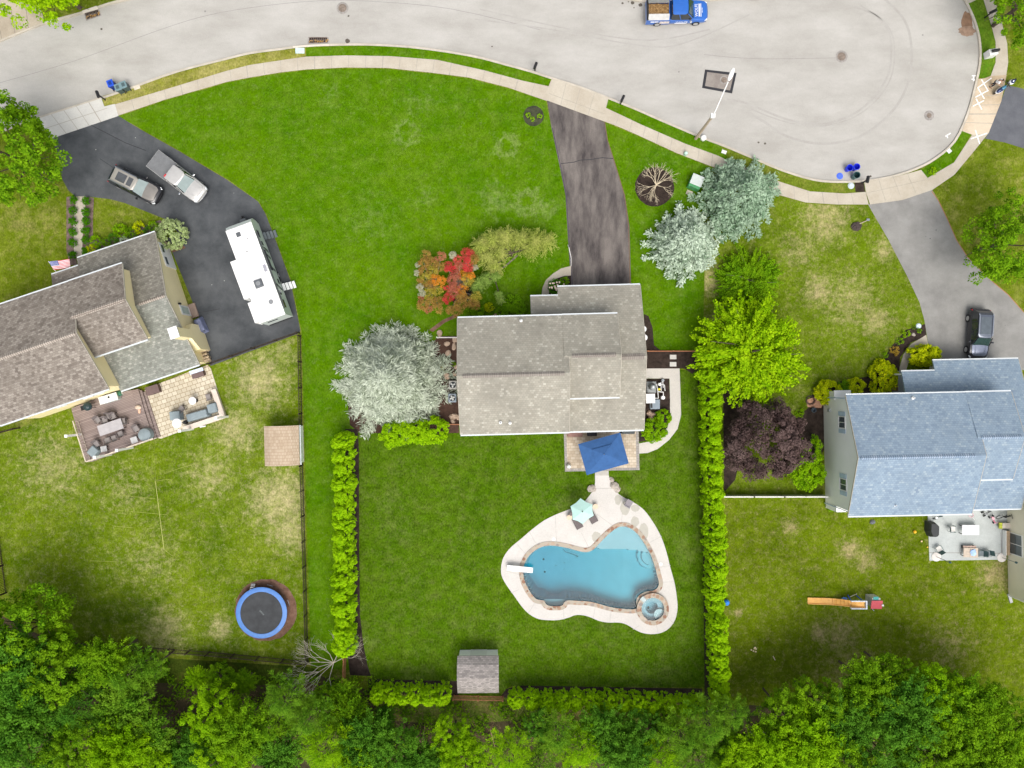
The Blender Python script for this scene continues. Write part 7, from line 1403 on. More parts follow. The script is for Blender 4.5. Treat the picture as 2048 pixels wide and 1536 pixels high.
def deckbox(px, py, w_, d, h, label, mat, ang, z=0.04, lid=None, name='storage_box'):
    q = P(px, py, z + h * .8); rt = thing(name, label, 'storage box', (q[0], q[1], z), R(ang)); MB().box(0, 0, h / 2 - .03, w_ - .06, d - .06, h - .06).build('body', mat, rt); MB().box(0, 0, h - .01, w_, d, .08).build('lid', lid or mat, rt, bevel=.015); MB().box(0, -d / 2 + .0, h * .6, .2, .03, .05).build('handle', M_dark, rt); return rt
M_brn = plain('brown_wicker', (0.12, 0.075, 0.065), .8, .2, 8)
deckbox(1150, 867, 1.5, .65, .6, 'brown slatted storage box under the eave at the left of the rear patio', plain('mauve_brown_slats', (0.26, 0.15, 0.13), .8, .15, 4), 0); deckbox(1184, 866, .95, .6, .55, 'black storage box under the eave in the middle of the rear patio', plain('black_wicker', (0.02, 0.02, 0.025), .6), 0)
q = P(1257, 862, 1.1); GRL = thing('grill', 'covered dark grey grill under the eave at the right of the rear patio', 'grill', (q[0], q[1], .04)); MB().box(0, 0, .5, 1.4, .65, 1.0, taper=.92).build('cover', plain('charcoal_cover', (0.06, 0.07, 0.075), .7), GRL, bevel=.06); MB().box(-.1, -.33, .95, .25, .02, .08).build('label_patch', M_trim, GRL)
q = P(1138, 933, .6); o = thing('outdoor_lantern', 'small round white lantern at the lower left corner of the rear patio', 'lantern', (q[0], q[1], .04)); MB().lathe([(0, 0), (.18, 0), (.24, .3), (.15, .55), (0, .6)], 0, 0, 18).build('globe', plain('white_globe', (0.8, 0.8, 0.78), .4, .04), o, smooth=True); MB().lathe([(0, .66), (.06, .64), (.08, .58)], 0, 0, 10).build('cap', M_chrome, o)
# dining set half hidden under the navy umbrella
def wicker_chair(label, px, py, ang, mat, zf=0.05, group=None, seatm=None, name='patio_chair', s=1.0):
    q = P(px, py, zf + .45); rt = thing(name, label, 'chair', (q[0], q[1], zf), R(ang), group); seatm = seatm or mat
    MB().box(0, 0, .42 * s, .56 * s, .54 * s, .09).build('seat', seatm, rt, bevel=.015); MB().slab([(-.28 * s, .24 * s, .46), (.28 * s, .24 * s, .46), (.28 * s, .36 * s, .92 * s), (-.28 * s, .36 * s, .92 * s)], .05).build('backrest', mat, rt)
    for s_ in (-1, 1): MB().box(s_ * .30 * s, .02, .62 * s, .06, .52 * s, .05).box(s_ * .30 * s, -.22 * s, .52 * s, .05, .05, .2).build('armrest', mat, rt)
    for x_ in (-1, 1):
        for y_ in (-1, 1): MB().box(x_ * .26 * s, y_ * .24 * s, .2 * s, .045, .045, .4 * s).build('leg', M_dark, rt)
    return rt
def table(label, px, py, w_, d, h, ang, mat, zf=0.05, name='patio_table', cat='table', legm=None):
    q = P(px, py, zf + h); rt = thing(name, label, cat, (q[0], q[1], zf), R(ang)); MB().box(0, 0, h - .02, w_, d, .05).build('tabletop', mat, rt, bevel=.01)
    for x_ in (-1, 1):
        for y_ in (-1, 1): MB().box(x_ * (w_ / 2 - .1), y_ * (d / 2 - .1), (h - .05) / 2, .06, .06, h - .05).build('leg', legm or M_dark, rt)
    return rt
table('dark dining table hidden under the navy umbrella', 1206, 908, 1.6, .95, .72, 15.5, M_brn)
# loungers, umbrella and side tables by the pool
def lounger(label, px, py, ang, group='loungers on the pool deck'):
    q = P(px, py, .35); rt = thing('sun_lounger', label, 'sun lounger', (q[0], q[1], .03), R(ang), group); mt = plain('grey_brown_wicker', (0.14, 0.115, 0.115), .8, .15, 8)
    MB().box(-.25, 0, .32, 1.35, .68, .08).build('seat', mt, rt, bevel=.015); MB().slab([(.42, -.34, .38), (1.0, -.34, .68), (1.0, .34, .68), (.42, .34, .38)], .06).build('backrest', mt, rt)
    MB().box(.0, .34, .26, 1.9, .05, .1).box(.0, -.34, .26, 1.9, .05, .1).build('frame', M_dark, rt)
    for x_ in (-.8, .75):
        for y_ in (-.3, .3): MB().box(x_, y_, .14, .06, .06, .28).build('leg', M_dark, rt)
    return rt
lounger('grey wicker lounger under the left side of the pale green umbrella', 1152, 1040, 117); lounger('grey wicker lounger under the right side of the pale green umbrella', 1181, 1029, 120)
zc_ = 2.3; c = P(1164, 1021.5, zc_); UM = thing('pool_umbrella', 'pale aqua six-sided umbrella on the pool deck above two loungers', 'umbrella', (c[0], c[1], 0))
cor = [P(x, y, zc_) for x, y in ((1161, 996.5), (1184.5, 1009), (1187.5, 1031), (1165, 1048), (1145, 1039), (1141, 1012.5))]; cor = [(p[0] - c[0], p[1] - c[1]) for p in cor]; mb = MB()
n_ = 6
for i in range(n_):
    a_, b_ = cor[i], cor[(i + 1) % n_]; m_ = ((a_[0] + b_[0]) / 2 * .93, (a_[1] + b_[1]) / 2 * .93); mb.add([(0, 0, zc_ + .5), (*a_, zc_), (*m_, zc_ + .02)], [(0, 1, 2)]); mb.add([(0, 0, zc_ + .5), (*m_, zc_ + .02), (*b_, zc_)], [(0, 1, 2)])
mb.build('canopy', plain('aqua_canvas', (0.44, 0.66, 0.60), .85, .05), UM); MB().cyl((0, 0, 0), (0, 0, zc_ + .6), .03, n=8).build('pole', M_dark, UM); MB().cyl((0, 0, zc_ + .5), (0, 0, zc_ + .62), .07, .05, n=8).build('finial', M_dark, UM); MB().lathe([(0, .12), (.25, .1), (.27, .034), (0, .034)], 0, 0, 18).build('base', M_dark, UM)
def stump(label, px, py, m_=None):
    q = P(px, py, .5); rt = thing('side_table', label, 'side table', (q[0], q[1], .03), 0, 'round side tables by the loungers'); MB().lathe([(.17, 0), (.15, .25), (.2, .46)], 0, 0, 20).build('base', plain('wood_stool', (0.6, 0.42, 0.27), .7, .15), rt); MB().lathe([(0, .5), (.26, .5), (.27, .47), (.2, .45)], 0, 0, 22).build('tabletop', plain('pale_wood_top', (0.74, 0.57, 0.42), .7, .1), rt)
stump('round wooden side table left of the two loungers', 1139, 1035); stump('round wooden side table right of the aqua umbrella', 1191, 1013)
wicker_chair('grey lounge chair alone at the upper right of the pool deck', 1257, 1007, 60, plain('grey_lilac_wicker', (0.27, 0.25, 0.27), .8, .1, 8), .03, s=1.2)
# air conditioners
for i, (x, y, m_, l_) in enumerate(((905.5, 770, plain('beige_grey_metal', (0.42, 0.41, 0.37), .5), 'upper of two air conditioners beside the middle house'), (904.5, 796, plain('blue_grey_metal', (0.28, 0.33, 0.38), .5), 'lower of two air conditioners beside the middle house'))):
    q = P(x, y, .75); rt = thing('air_conditioner', l_, 'air conditioner', (q[0], q[1], 0), 0, 'air conditioners beside the middle house'); MB().box(0, 0, .38, .8, .86, .72).build('cabinet', m_, rt, bevel=.06); MB().cyl((0, 0, .72), (0, 0, .76), .32, n=22).build('fan_well', plain('fan_dark', (0.015, 0.02, 0.025), .7), rt)
    fb_ = MB()
    for k in range(3 + i): a_ = 6.283 * k / (3 + i) + .4; fb_.box(.16 * math.cos(a_), .16 * math.sin(a_), .775, .2, .15, .015, a_)
    fb_.cyl((0, 0, .765), (0, 0, .79), .05, n=10); fb_.build('fan', plain('pale_fan_blade', (0.55, 0.56, 0.53), .5), rt)
for i, (x, y, rx, ry) in enumerate(((910, 679, .3, .28), (894, 688, .25, .35), (908, 693, .22, .42), (896, 707, .35, .25), (886, 732, .38, .36), (893, 752, .32, .45), (909, 749, .22, .25), (912, 734, .25, .22), (879, 667, .35, .3), (903, 834, .28, .22), (909, 833, .3, .35), (906, 842, .32, .2), (916, 835, .2, .3))):
    rock(x, y, rx, ry, .18, ['squarish tan rock at the top of the mulch bed left of the middle house', 'tan rock near the silver spruce tips, upper bed', 'pointed tall pale rock high in the bed beside the house', 'pinkish rock under the right tips of the silver spruce', 'pale round rock at the edge of the silver spruce, mid bed', 'large pointed pale rock just above the air conditioners', 'small pale rock above the air conditioners against the house', 'pale rock half under the eave above the air conditioners', 'grey-pink rock outside the short white fence', 'tan rock below the air conditioners, left of three', 'brick-coloured flat rock below the air conditioners', 'flat pale rock lowest in the bed by the cedar fence', 'pink rock against the house wall low in the bed'][i], 10 + i, plain('tan_rock', (0.50, 0.37, 0.28), .9, .2, 4), 'rocks in the bed left of the middle house')
tag(MB().cyl((*P2(969, 1, 0), 0), (*P2(969, 1, 0), .1), .1).build('tmp', M_dark), 'x', 'x'); bpy.data.objects.remove([o for o in bpy.data.objects if o.name == 'tmp'][0])
rock(990, 632, .16, .3, .5, 'slim upright tan stone just above the front eave of the middle house', 31, plain('tan_rock', (0.50, 0.37, 0.28), .9, .2, 4))
for i, (x, y, rx, ry) in enumerate(((1298, 827, .32, .25), (1306, 829, .28, .22), (1302, 836, .3, .3))): rock(x, y, rx, ry, .28, ['left tan boulder above the round shrubs in the equipment bed', 'right tan boulder above the round shrubs in the equipment bed', 'lowest tan boulder above the round shrubs in the equipment bed'][i], 40 + i, plain('tan_rock', (0.50, 0.37, 0.28), .9, .2, 4))
# pool pump, filter, heater
E_ = lambda x, y, z=0: P(1260 + x / 9.033, 720 + y / 9.033, z)
q = E_(430, 680); PE = thing('pool_equipment', 'pool pump, filter, heater and white pipes beside the chimney shaft', 'pool equipment', (q[0], q[1], 0)); gy = plain('equipment_grey', (0.30, 0.33, 0.35), .5, .15); wp = plain('white_pvc', (0.82, 0.82, 0.8), .4, .04)
def eq(x, y, z): p = E_(x, y, z); return (p[0] - q[0], p[1] - q[1])
a_ = eq(400, 490, .5); MB().box(*a_, .06, .95, 1.1, .08).build('pad', plain('equipment_pad', (0.36, 0.38, 0.38), .8), PE); MB().lathe([(0, .06), (.3, .1), (.33, .7), (.22, .95), (.08, 1.0), (.06, 1.1), (0, 1.12)], *a_, 22).build('filter_tank', gy, PE, smooth=True); MB().cyl((*a_, 1.1), (*a_, 1.16), .1, n=12).build('filter_cap', wp, PE)
a_ = eq(450, 800, .7); hb = MB().box(*a_, .42, .95, .95, .8).build('heater', plain('heater_blue_grey', (0.22, 0.27, 0.32), .5), PE, bevel=.03); b_ = eq(375, 830, .9); MB().box(a_[0] - .35, a_[1], .84, .16, .7, .03).build('vent_slot', M_dark, PE)
for (x, y, w_, d_, z_, m_) in ((595, 370, .3, .22, .3, gy), (540, 440, .3, .25, .5, wp), (600, 500, .4, .6, .3, M_dark), (600, 680, .38, .5, .6, wp), (530, 530, .25, .3, .55, plain('yellow_valve', (0.7, 0.6, 0.02), .4)), (425, 440, .22, .2, .9, M_dark)):
    a_ = eq(x, y, z_); MB().cyl((a_[0], a_[1], .05), (a_[0], a_[1], z_), w_ / 2, n=14).build('pump_part' if m_ is not wp else 'pipe_fitting', m_, PE)
for pts in ([(480, 430), (500, 560), (510, 690), (440, 690)], [(540, 440), (620, 450), (630, 560)], [(510, 570), (600, 580), (600, 680)], [(490, 700), (480, 830)], [(560, 400), (560, 560)], [(590, 380), (600, 500)]):
    L_ = [eq(x, y, .5) for x, y in pts]; MB().tube([(x, y, .5 + .05 * i) for i, (x, y) in enumerate(L_)], .04, 8).build('pipe', wp, PE)
for i, (x, y) in enumerate(((1287, 658), (1289, 675))): q = P(x, y, .8); tag(MB().lathe([(0, 0), (.25, 0), (.32, .7), (.3, .78), (0, .8)], q[0], q[1], 20).build('rain_barrel', plain('white_barrel', (0.78, 0.78, 0.8), .4, .03), smooth=True), ['upper', 'lower'][i] + ' round white barrel under the right eave of the middle house', 'barrel', 'white barrels under the right eave')
tag(MB().cyl((*P2(752, 1425), .03), (*P2(777, 1440), .05), .0).build('t2', M_dark), 'x', 'x'); bpy.data.objects.remove([o for o in bpy.data.objects if o.name == 't2'][0])
# ================================================================== LEFT YARD THINGS
q = P(523, 1225.5, .9); TP = thing('trampoline', 'round trampoline with black mat and blue pad on red-brown mulch', 'trampoline', (q[0], q[1], 0)); r1 = 50.5 * (H - .9) / F; r0 = 42 * (H - .9) / F
def radial_pad():
    m = MB(); m.lathe([(r0, .94), (r0 + .02, .97), (r1 - .03, .97), (r1 + .04, .93), (r1 + .02, .84)], 0, 0, 64); return m
radial_pad().build('pad', plain('blue_vinyl_pad', (0.09, 0.22, 0.55), .5, .1, 2), TP, smooth=True); MB().prism(disc(0, 0, r0 + .03, n=48, jit=0), .905, .925).build('mat', plain('black_mesh_mat', (0.045, 0.048, 0.052), .8, .25, 1.2), TP)
for k in range(6):
    a_ = 6.283 * k / 6 + .3; lg = MB().tube([((r1 - .05) * math.cos(a_ - .12), (r1 - .05) * math.sin(a_ - .12), .85), ((r1 + .05) * math.cos(a_ - .12), (r1 + .05) * math.sin(a_ - .12), .04), ((r1 + .05) * math.cos(a_ + .12), (r1 + .05) * math.sin(a_ + .12), .04), ((r1 - .05) * math.cos(a_ + .12), (r1 - .05) * math.sin(a_ + .12), .85)], .03, 8).build('leg', M_chrome, TP)
text_mesh('acon', .32, 'mat_lettering', plain('grey_print', (0.22, 0.25, 0.25), .8), TP, (0.02, 0, .93), (0, 0, R(132)), .001)
ld = MB(); a_ = (P(504, 1180, .8)[0] - q[0], P(504, 1180, .8)[1] - q[1]); b_ = (P(507, 1167, 0)[0] - q[0], P(507, 1167, 0)[1] - q[1])
for s_ in (-.2, .2): ld.cyl((a_[0] + s_, a_[1], .9), (b_[0] + s_, b_[1], .02), .02, n=6)
for k in range(4): t = k / 4 + .12; ld.box(a_[0] + (b_[0] - a_[0]) * t, a_[1] + (b_[1] - a_[1]) * t, .9 * (1 - t), .42, .09, .03)
ld.build('ladder', M_chrome, TP)
NT = thing('badminton_net', 'thin yellow net line strung between two posts across the dry left yard', 'net', (*P2(325, 958), 0)); o0 = P2(325, 958); c1 = P(324, 956, 1.5); c2 = P(335, 1097, 1.5)
yl = plain('yellow_cord', (0.50, 0.50, 0.16), .7); MB().cyl((0, 0, 0), (0, 0, 1.5), .02, n=6).build('post', M_dark, NT); e_ = P2(342, 1093); MB().cyl((e_[0] - o0[0], e_[1] - o0[1], 0), (e_[0] - o0[0], e_[1] - o0[1], 1.5), .02, n=6).build('post', M_dark, NT)
MB().cyl((0, 0, 1.5), (e_[0] - o0[0], e_[1] - o0[1], 1.5), .025, n=6).build('net_tape', yl, NT)
for (x0_, y0_, dx_, dy_) in ((0, 0, -.7, .9), (0, 0, .8, .0), (e_[0] - o0[0], e_[1] - o0[1], .9, .4), (e_[0] - o0[0], e_[1] - o0[1], .1, -.9)): MB().cyl((x0_, y0_, 1.45), (x0_ + dx_, y0_ + dy_, .02), .012, n=5).build('guy_rope', yl, NT)
# painted lines worn in the grass
for pts in ([(335, 945), (375, 932), (400, 926)], [(410, 925), (440, 905), (460, 890)], [(225, 988), (270, 994), (310, 998)], [(235, 1021), (280, 1025), (335, 1030)], [(225, 1052), (265, 1056)], [(180, 1122), (235, 1124)]): strip('faded_line', G(pts), .045, .010, plain('yellow_dead_grass', (0.24, 0.28, 0.05), .9, .3, 6))
# deck and steps
D2 = lambda x, y: (100 + x / 5.389, 700 + y / 5.389)
dz_ = .55; M_dk = slab_mat('brown_deck_boards', [(0.235, 0.185, 0.17), (0.28, 0.225, 0.205), (0.32, 0.26, 0.24)], bw=4.5, bh=.15, mortar=.012, mcol=(0.11, 0.07, 0.065), rot=R(-18.6), stain=.1)
dk_px = [D2(*p) for p in ((228, 630), (300, 600), (620, 480), (950, 420), (1000, 600), (1110, 955), (440, 1205), (385, 1205))]
dk = thing('wooden_deck', 'brown boarded deck with steps behind the yellow house', 'deck', (0, 0, 0)); MB().prism([P2(x, y, dz_) for x, y in dk_px], .02, dz_).build('deck_boards', M_dk, dk)
for k, (a_, b_, c__, d__) in enumerate((((950, 428), (990, 438), (1150, 950), (1110, 957)), ((990, 452), (1030, 452), (1190, 935), (1150, 950)))): MB().prism([P2(*D2(*p), dz_ - .18 * (k + 1)) for p in (a_, b_, c__, d__)], .02, dz_ - .18 * (k + 1)).build('step', M_dk, dk)
def rail(pts, label_name='railing', hh=.95, mat=None):
    mb = MB(); L_ = [P(x, y, dz_ + hh) for x, y in pts]
    for a_, b_ in zip(L_[:-1], L_[1:]):
        ang = math.atan2(b_[1] - a_[1], b_[0] - a_[0]); L = math.dist(a_, b_); mx, my = (a_[0] + b_[0]) / 2, (a_[1] + b_[1]) / 2; mb.box(mx, my, dz_ + hh, L, .1, .05, ang); mb.box(mx, my, dz_ + .12, L, .04, .05, ang)
        for k in range(int(L / .4) + 1): t = min(1, k * .4 / L); mb.box(a_[0] + (b_[0] - a_[0]) * t, a_[1] + (b_[1] - a_[1]) * t, dz_ + hh / 2, .04, .04, hh)
    return mb.build(label_name, mat or plain('cream_railing', (0.6, 0.52, 0.42), .6), dk)
rail([D2(245, 765), D2(385, 1205)]); rail([D2(390, 1205), D2(700, 1095), D2(1110, 955)])
M_pv2 = slab_mat('buff_patio_pavers', [(0.50, 0.44, 0.33), (0.58, 0.52, 0.40), (0.66, 0.60, 0.48)], bw=.5, bh=.42, mortar=.022, mcol=(0.24, 0.17, 0.1), rot=R(-18.6), stain=.12)
sheet('patio_left_house', G([D2(*p) for p in ((1020, 440), (1180, 360), (1700, 160), (1735, 200), (1890, 700), (1430, 870), (1200, 955), (1170, 950))]), .05, M_pv2, th=.05)
M_wall = plain('cream_seat_wall', (0.60, 0.51, 0.42), .9, .1, 3)
wl = thing('seat_wall', 'low L-shaped cream stone seat wall round the corner of the left patio', 'wall', (0, 0, 0)); mb = MB(); A_, B_, C_ = [P2(*D2(*p), .5) for p in ((1765, 440), (1862, 715), (1450, 850))]
for i, (p, q_) in enumerate(((A_, B_), (B_, C_))): ang = math.atan2(q_[1] - p[1], q_[0] - p[0]); mb.box((p[0] + q_[0]) / 2, (p[1] + q_[1]) / 2, .25, math.dist(p, q_), .40, .50 + .004 * i, ang)
mb.build('stone_course', M_wall, wl); mb = MB()
for i, (p, q_) in enumerate(((A_, B_), (B_, C_))): ang = math.atan2(q_[1] - p[1], q_[0] - p[0]); mb.box((p[0] + q_[0]) / 2, (p[1] + q_[1]) / 2, .53 + .004 * i, math.dist(p, q_) + .3, .5, .06, ang)
mb.build('capstone', plain('cream_capstone', (0.66, 0.57, 0.49), .9, .08, 2), wl)
M_pw = plain('post_white', (0.9, 0.9, 0.88), .5, .02)
def lpost(bx_, by_, label, z0=0.0, h=3.0):
    q = P(*D2(bx_, by_), z0); rt = thing('light_post', label, 'post', (q[0], q[1], z0), 0, 'white posts round the deck and patio'); MB().box(0, 0, h / 2, .2, .2, h).build('post', M_pw, rt); MB().box(0, 0, h + .03, .28, .28, .06).build('cap', M_pw, rt, bevel=.015); MB().cyl((0, .0, h - .1), (.0, .14, h - .12), .02, n=6).build('hook', M_dark, rt)
lpost(1915, 718, 'white post at the outer corner of the stone seat wall'); lpost(1540, 852, 'white post at the near end of the stone seat wall'); lpost(890, 1052, 'white post behind the deck railing near the covered grill table', .1); lpost(660, 1125, 'white post by the deck corner with covered furniture', .1); lpost(365, 905, 'white post standing at the left railing of the deck', .1)
lbl = ['wicker chair at the upper left corner of the deck dining table', 'wicker chair at the upper side of the dining table, left of the middle pair', 'wicker chair at the upper side of the dining table, right of the middle', 'wicker chair at the right end of the deck dining table', 'wicker chair at the lower left of the deck dining table', 'wicker chair at the lower middle of the deck dining table', 'wicker chair at the lower right of the deck dining table', 'wicker chair beside the small white cube table on the deck', 'wicker chair above the half-round grey cover on the deck', 'wicker chair half tucked in at the upper side of the dining table']
M_wk = plain('taupe_wicker', (0.17, 0.145, 0.14), .85, .2, 8); M_cu = plain('taupe_cushion', (0.26, 0.235, 0.225), .9, .1, 5)
for i, (x, y, a_) in enumerate(((515, 752, 40), (628, 712, 10), (678, 712, 25), (795, 770, -80), (620, 975, 195), (690, 950, 200), (760, 905, 205), (500, 1012, 30), (928, 845, 35), (590, 752, 20))): wicker_chair(lbl[i], *D2(x, y), a_, M_wk, dz_, 'wicker chairs on the deck', M_cu)
table('pale stone-topped dining table on the brown deck', *D2(650, 832), 2.45, 1.05, .72, 19, plain('pale_stone_top', (0.42, 0.40, 0.41), .5, .12, 2), dz_); table('small square white table at the lower left corner of the deck', *D2(578, 1066), .6, .55, .5, 10, plain('pale_grey_top', (0.5, 0.5, 0.5), .5), dz_, cat='side table', name='side_table'); table('small square white table below the half-round cover', *D2(905, 970), .65, .6, .5, 20, plain('pale_grey_top', (0.5, 0.5, 0.5), .5), dz_, cat='side table', name='side_table')
M_cov = plain('blue_grey_cover', (0.24, 0.29, 0.31), .8, .12, 2)
def cover_obj(label, x, y, w_, d_, h, ang, zf=.05, round_=False, mat=None):
    q = P(*D2(x, y), zf + h); rt = thing('covered_furniture', label, 'furniture cover', (q[0], q[1], zf), R(ang), 'grey furniture covers'); m_ = mat or M_cov
    if round_: MB().lathe([(0, h), (w_ * .38, h * .98), (w_ * .46, h * .85), (w_ / 2, 0)], 0, 0, 22).build('cover', m_, rt, smooth=True)
    else: MB().box(0, 0, h / 2, w_, d_, h, taper=.86).build('cover', m_, rt, bevel=.08)
    MB().box(0, -d_ / 2 + .02, .1, .3, .02, .1).build('strap', M_dark, rt)
cover_obj('long grey-covered sofa against the stone seat wall', 1578, 705, 2.35, .85, .8, 16); cover_obj('grey-covered armchair in the corner of the stone seat wall', 1742, 625, 1.05, 1.0, .8, 16); cover_obj('square grey-covered chair at the left of the small patio', 1340, 708, 1.15, 1.0, .85, 5); cover_obj('round grey-covered fire table at the right of the deck', 1010, 915, 1.35, 1.35, .7, 20, dz_, True); cover_obj('grey-covered chair at the lower left corner of the deck', 455, 1095, 1.05, .95, .75, 50, dz_)
wicker_chair('wicker chair between the grey cover and the white heater on the small patio', *D2(1418, 635), 220, M_wk, .05, None, M_cu); wicker_chair('wicker chair in the upper corner of the stone seat wall', *D2(1710, 508), -75, M_wk, .05, None, M_cu)
def heater(label, x, y, h, r=.42): q = P(*D2(x, y), h); rt = thing('patio_heater', label, 'patio heater', (q[0], q[1], .05), 0, 'white round patio heaters'); MB().lathe([(0, h + .08), (r * .6, h + .04), (r, h - .06), (r * .98, h - .08)], 0, 0, 28).build('reflector', plain('white_enamel', (0.85, 0.85, 0.86), .3, .02), rt, smooth=True); MB().cyl((0, 0, 0), (0, 0, h), .04, n=10).build('stem', M_chrome, rt); MB().lathe([(0, .5), (.16, .5), (.2, 0)], 0, 0, 18).build('base', M_dark, rt)
heater('smaller white round heater top in the middle of the small patio', 1533, 546, 1.0, .38); heater('larger white round heater top beside the covered chair', 1366, 790, 2.2, .46)
q = P(*D2(402, 607), dz_ + 1); GG = thing('grill', 'black kettle-like grill on the deck against the yellow wall', 'grill', (q[0], q[1], dz_), R(18)); MB().lathe([(0, .75), (.38, .8), (.44, 1.0), (.3, 1.2), (0, 1.28)], 0, 0, 20).build('bowl', plain('dark_green_black_enamel', (0.02, 0.04, 0.045), .3), GG, smooth=True); MB().box(-.5, 0, .85, .5, .45, .05).build('side_shelf', M_dark, GG)
for k in range(4): MB().cyl((.3 * math.cos(k * 1.57 + .8), .3 * math.sin(k * 1.57 + .8), .8), (.35 * math.cos(k * 1.57 + .8), .35 * math.sin(k * 1.57 + .8), 0), .025, n=6).build('leg', M_dark, GG)
q = P(*D2(632, 522), dz_ + .7); TW_ = thing('outdoor_sink_cabinet', 'white-topped cabinet on the deck under the yellow rear wall', 'cabinet', (q[0], q[1], dz_), R(17)); MB().box(0, 0, .38, 1.7, .68, .76).build('cabinet', plain('pale_sage', (0.5, 0.56, 0.52), .6), TW_); MB().box(0, 0, .79, 1.85, .75, .06).build('worktop', plain('white_worktop', (0.72, 0.74, 0.72), .4, .04), TW_, bevel=.02); MB().cyl((.1, .1, .82), (.1, .1, .86), .1, n=12).build('basin', M_dark, TW_)
q = P(*D2(738, 470), dz_ + .4); HR = thing('hose_reel', 'green hose reel beside the white-topped cabinet', 'hose reel', (q[0], q[1], dz_), R(17)); MB().cyl((-.2, 0, .25), (.2, 0, .25), .25, n=18).build('drum', plain('hose_green', (0.05, 0.2, 0.12), .5), HR); MB().box(0, 0, .1, .5, .3, .2).build('stand', M_trim, HR)
q = P(*D2(945, 630), dz_ + .2); TY = thing('dog_bed', 'small beige and pink cushion-like bundle on the deck beside the steps', 'cushion', (q[0], q[1], dz_)); MB().ell(0, .1, .12, .32, .22, .12, 12, 6).build('cushion', plain('beige_cloth', (0.6, 0.48, 0.38), .9, .15), TY, smooth=True); MB().ell(.12, -.25, .08, .14, .28, .08, 10, 6, .1, 2).build('blanket', plain('peach_cloth', (0.65, 0.4, 0.28), .9, .15), TY, smooth=True)
deckbox(*D2(1108, 430), 1.3, .85, .6, 'brown wicker storage box beside the deck steps', M_brn, 18, .05, plain('brown_box_lid', (0.15, 0.10, 0.095), .7)); deckbox(*D2(1595, 262), 1.2, .6, .6, 'brown storage box under the rear window of the small patio', M_brn, 18, .05, plain('brown_box_lid', (0.15, 0.10, 0.095), .7))
q = P(*D2(1575, 225), 1.0); tag(MB().box(q[0], q[1], .95, 1.4, .35, .08, R(18)).build('towel_stack', plain('pale_blue_towels', (0.55, 0.62, 0.75), .9, .3, 3)), 'white and blue towels laid out above the brown box under the window', 'towels')
q = P(*D2(1645, 812), .1); PN_ = thing('toy_wagon', 'small white and blue toy left on the grass outside the seat wall', 'toy', (q[0], q[1], 0), R(10)); MB().box(0, .1, .1, .75, .12, .1).box(0, -.12, .1, .6, .12, .1).build('rail', M_trim, PN_); MB().box(-.1, 0, .14, .3, .12, .1).build('clip', plain('slate_blue', (0.12, 0.18, 0.3), .5), PN_)
q = P(397, 650, .9); MW = thing('covered_mower', 'slate blue covered mower against the yellow side wall', 'covered mower', (q[0], q[1], 0), R(-65)); MB().box(0, 0, .45, 1.75, .95, .9, taper=.7).build('cover', plain('slate_blue_cover', (0.17, 0.19, 0.30), .7, .25, 2), MW, bevel=.12); MB().box(.6, 0, .6, .3, .6, .5, taper=.7).build('handle_bulge', plain('slate_blue_cover', (0.17, 0.19, 0.30), .7), MW)
# ================================================================== RIGHT PROPERTY THINGS
S3 = lambda x, y: (1820 + x / 6.982, 1000 + y / 6.982)
sheet('patio_right_house', G([S3(*p) for p in ((245, 180), (1560, 110), (1560, 430), (1330, 430), (1330, 832), (268, 845))]), .05, ground_mat('grey_stamped_concrete', (0.40, 0.43, 0.42), (0.47, 0.50, 0.49), .5, 10), th=.05)
strip('patio_joint', G([S3(260, 735), S3(1290, 745)]), .04, .055, M_joint); strip('patio_joint', G([S3(1262, 450), S3(1272, 830)]), .04, .055, M_joint)
q = P(*S3(350, 420), 1.05); GR2 = thing('grill', 'black covered grill at the left side of the grey patio', 'grill', (q[0], q[1], .05), R(-2)); MB().loft([[(x_ * s_, y_ * s_, z_) for x_, y_ in ((-.5, .75), (.1, .75), (.45, .45), (.45, -.55), (.3, -.75), (-.25, -.75), (-.5, -.2))] for s_, z_ in ((1, 0), (.98, .7), (.8, 1.08))]).build('cover', plain('black_cover', (0.03, 0.033, 0.035), .6), GR2); MB().box(.3, 0, 1.02, .1, .3, .1).build('handle', M_chrome, GR2)
table('white rectangular table in the middle of the grey patio', *S3(848, 420), 1.7, 1.0, .7, 0, plain('white_tabletop', (0.66, 0.66, 0.68), .4, .03)); table('tan slatted table with a blue cloth at the lower side of the grey patio', *S3(850, 735), 1.45, .95, .55, -2, plain('tan_slats', (0.5, 0.42, 0.34), .7, .15, 6))
q = P(*S3(885, 735), .7); o = thing('cloth', 'crumpled pale blue cloth on the tan slatted table', 'cloth', (q[0], q[1], .63)); MB().ell(0, 0, .05, .3, .3, .07, 14, 6, .22, 5).build('folds', plain('pale_blue_cloth', (0.36, 0.52, 0.80), .8, .25, 5), o, smooth=True)
MB().box(0, 0, 0, .1, .1, .1)
bn = thing('bench', 'pinkish wooden bench along the upper side of the tan slatted table', 'bench', (*P2(*S3(830, 660), .45), .05)); MB().box(0, 0, .42, 1.3, .3, .05).build('seat', plain('pink_wood', (0.5, 0.36, 0.3), .8), bn)
for s_ in (-1, 1): MB().box(s_ * .55, 0, .2, .05, .28, .4).build('leg', M_dark, bn)
M_dg = plain('dark_teal_frame', (0.05, 0.10, 0.10), .5)
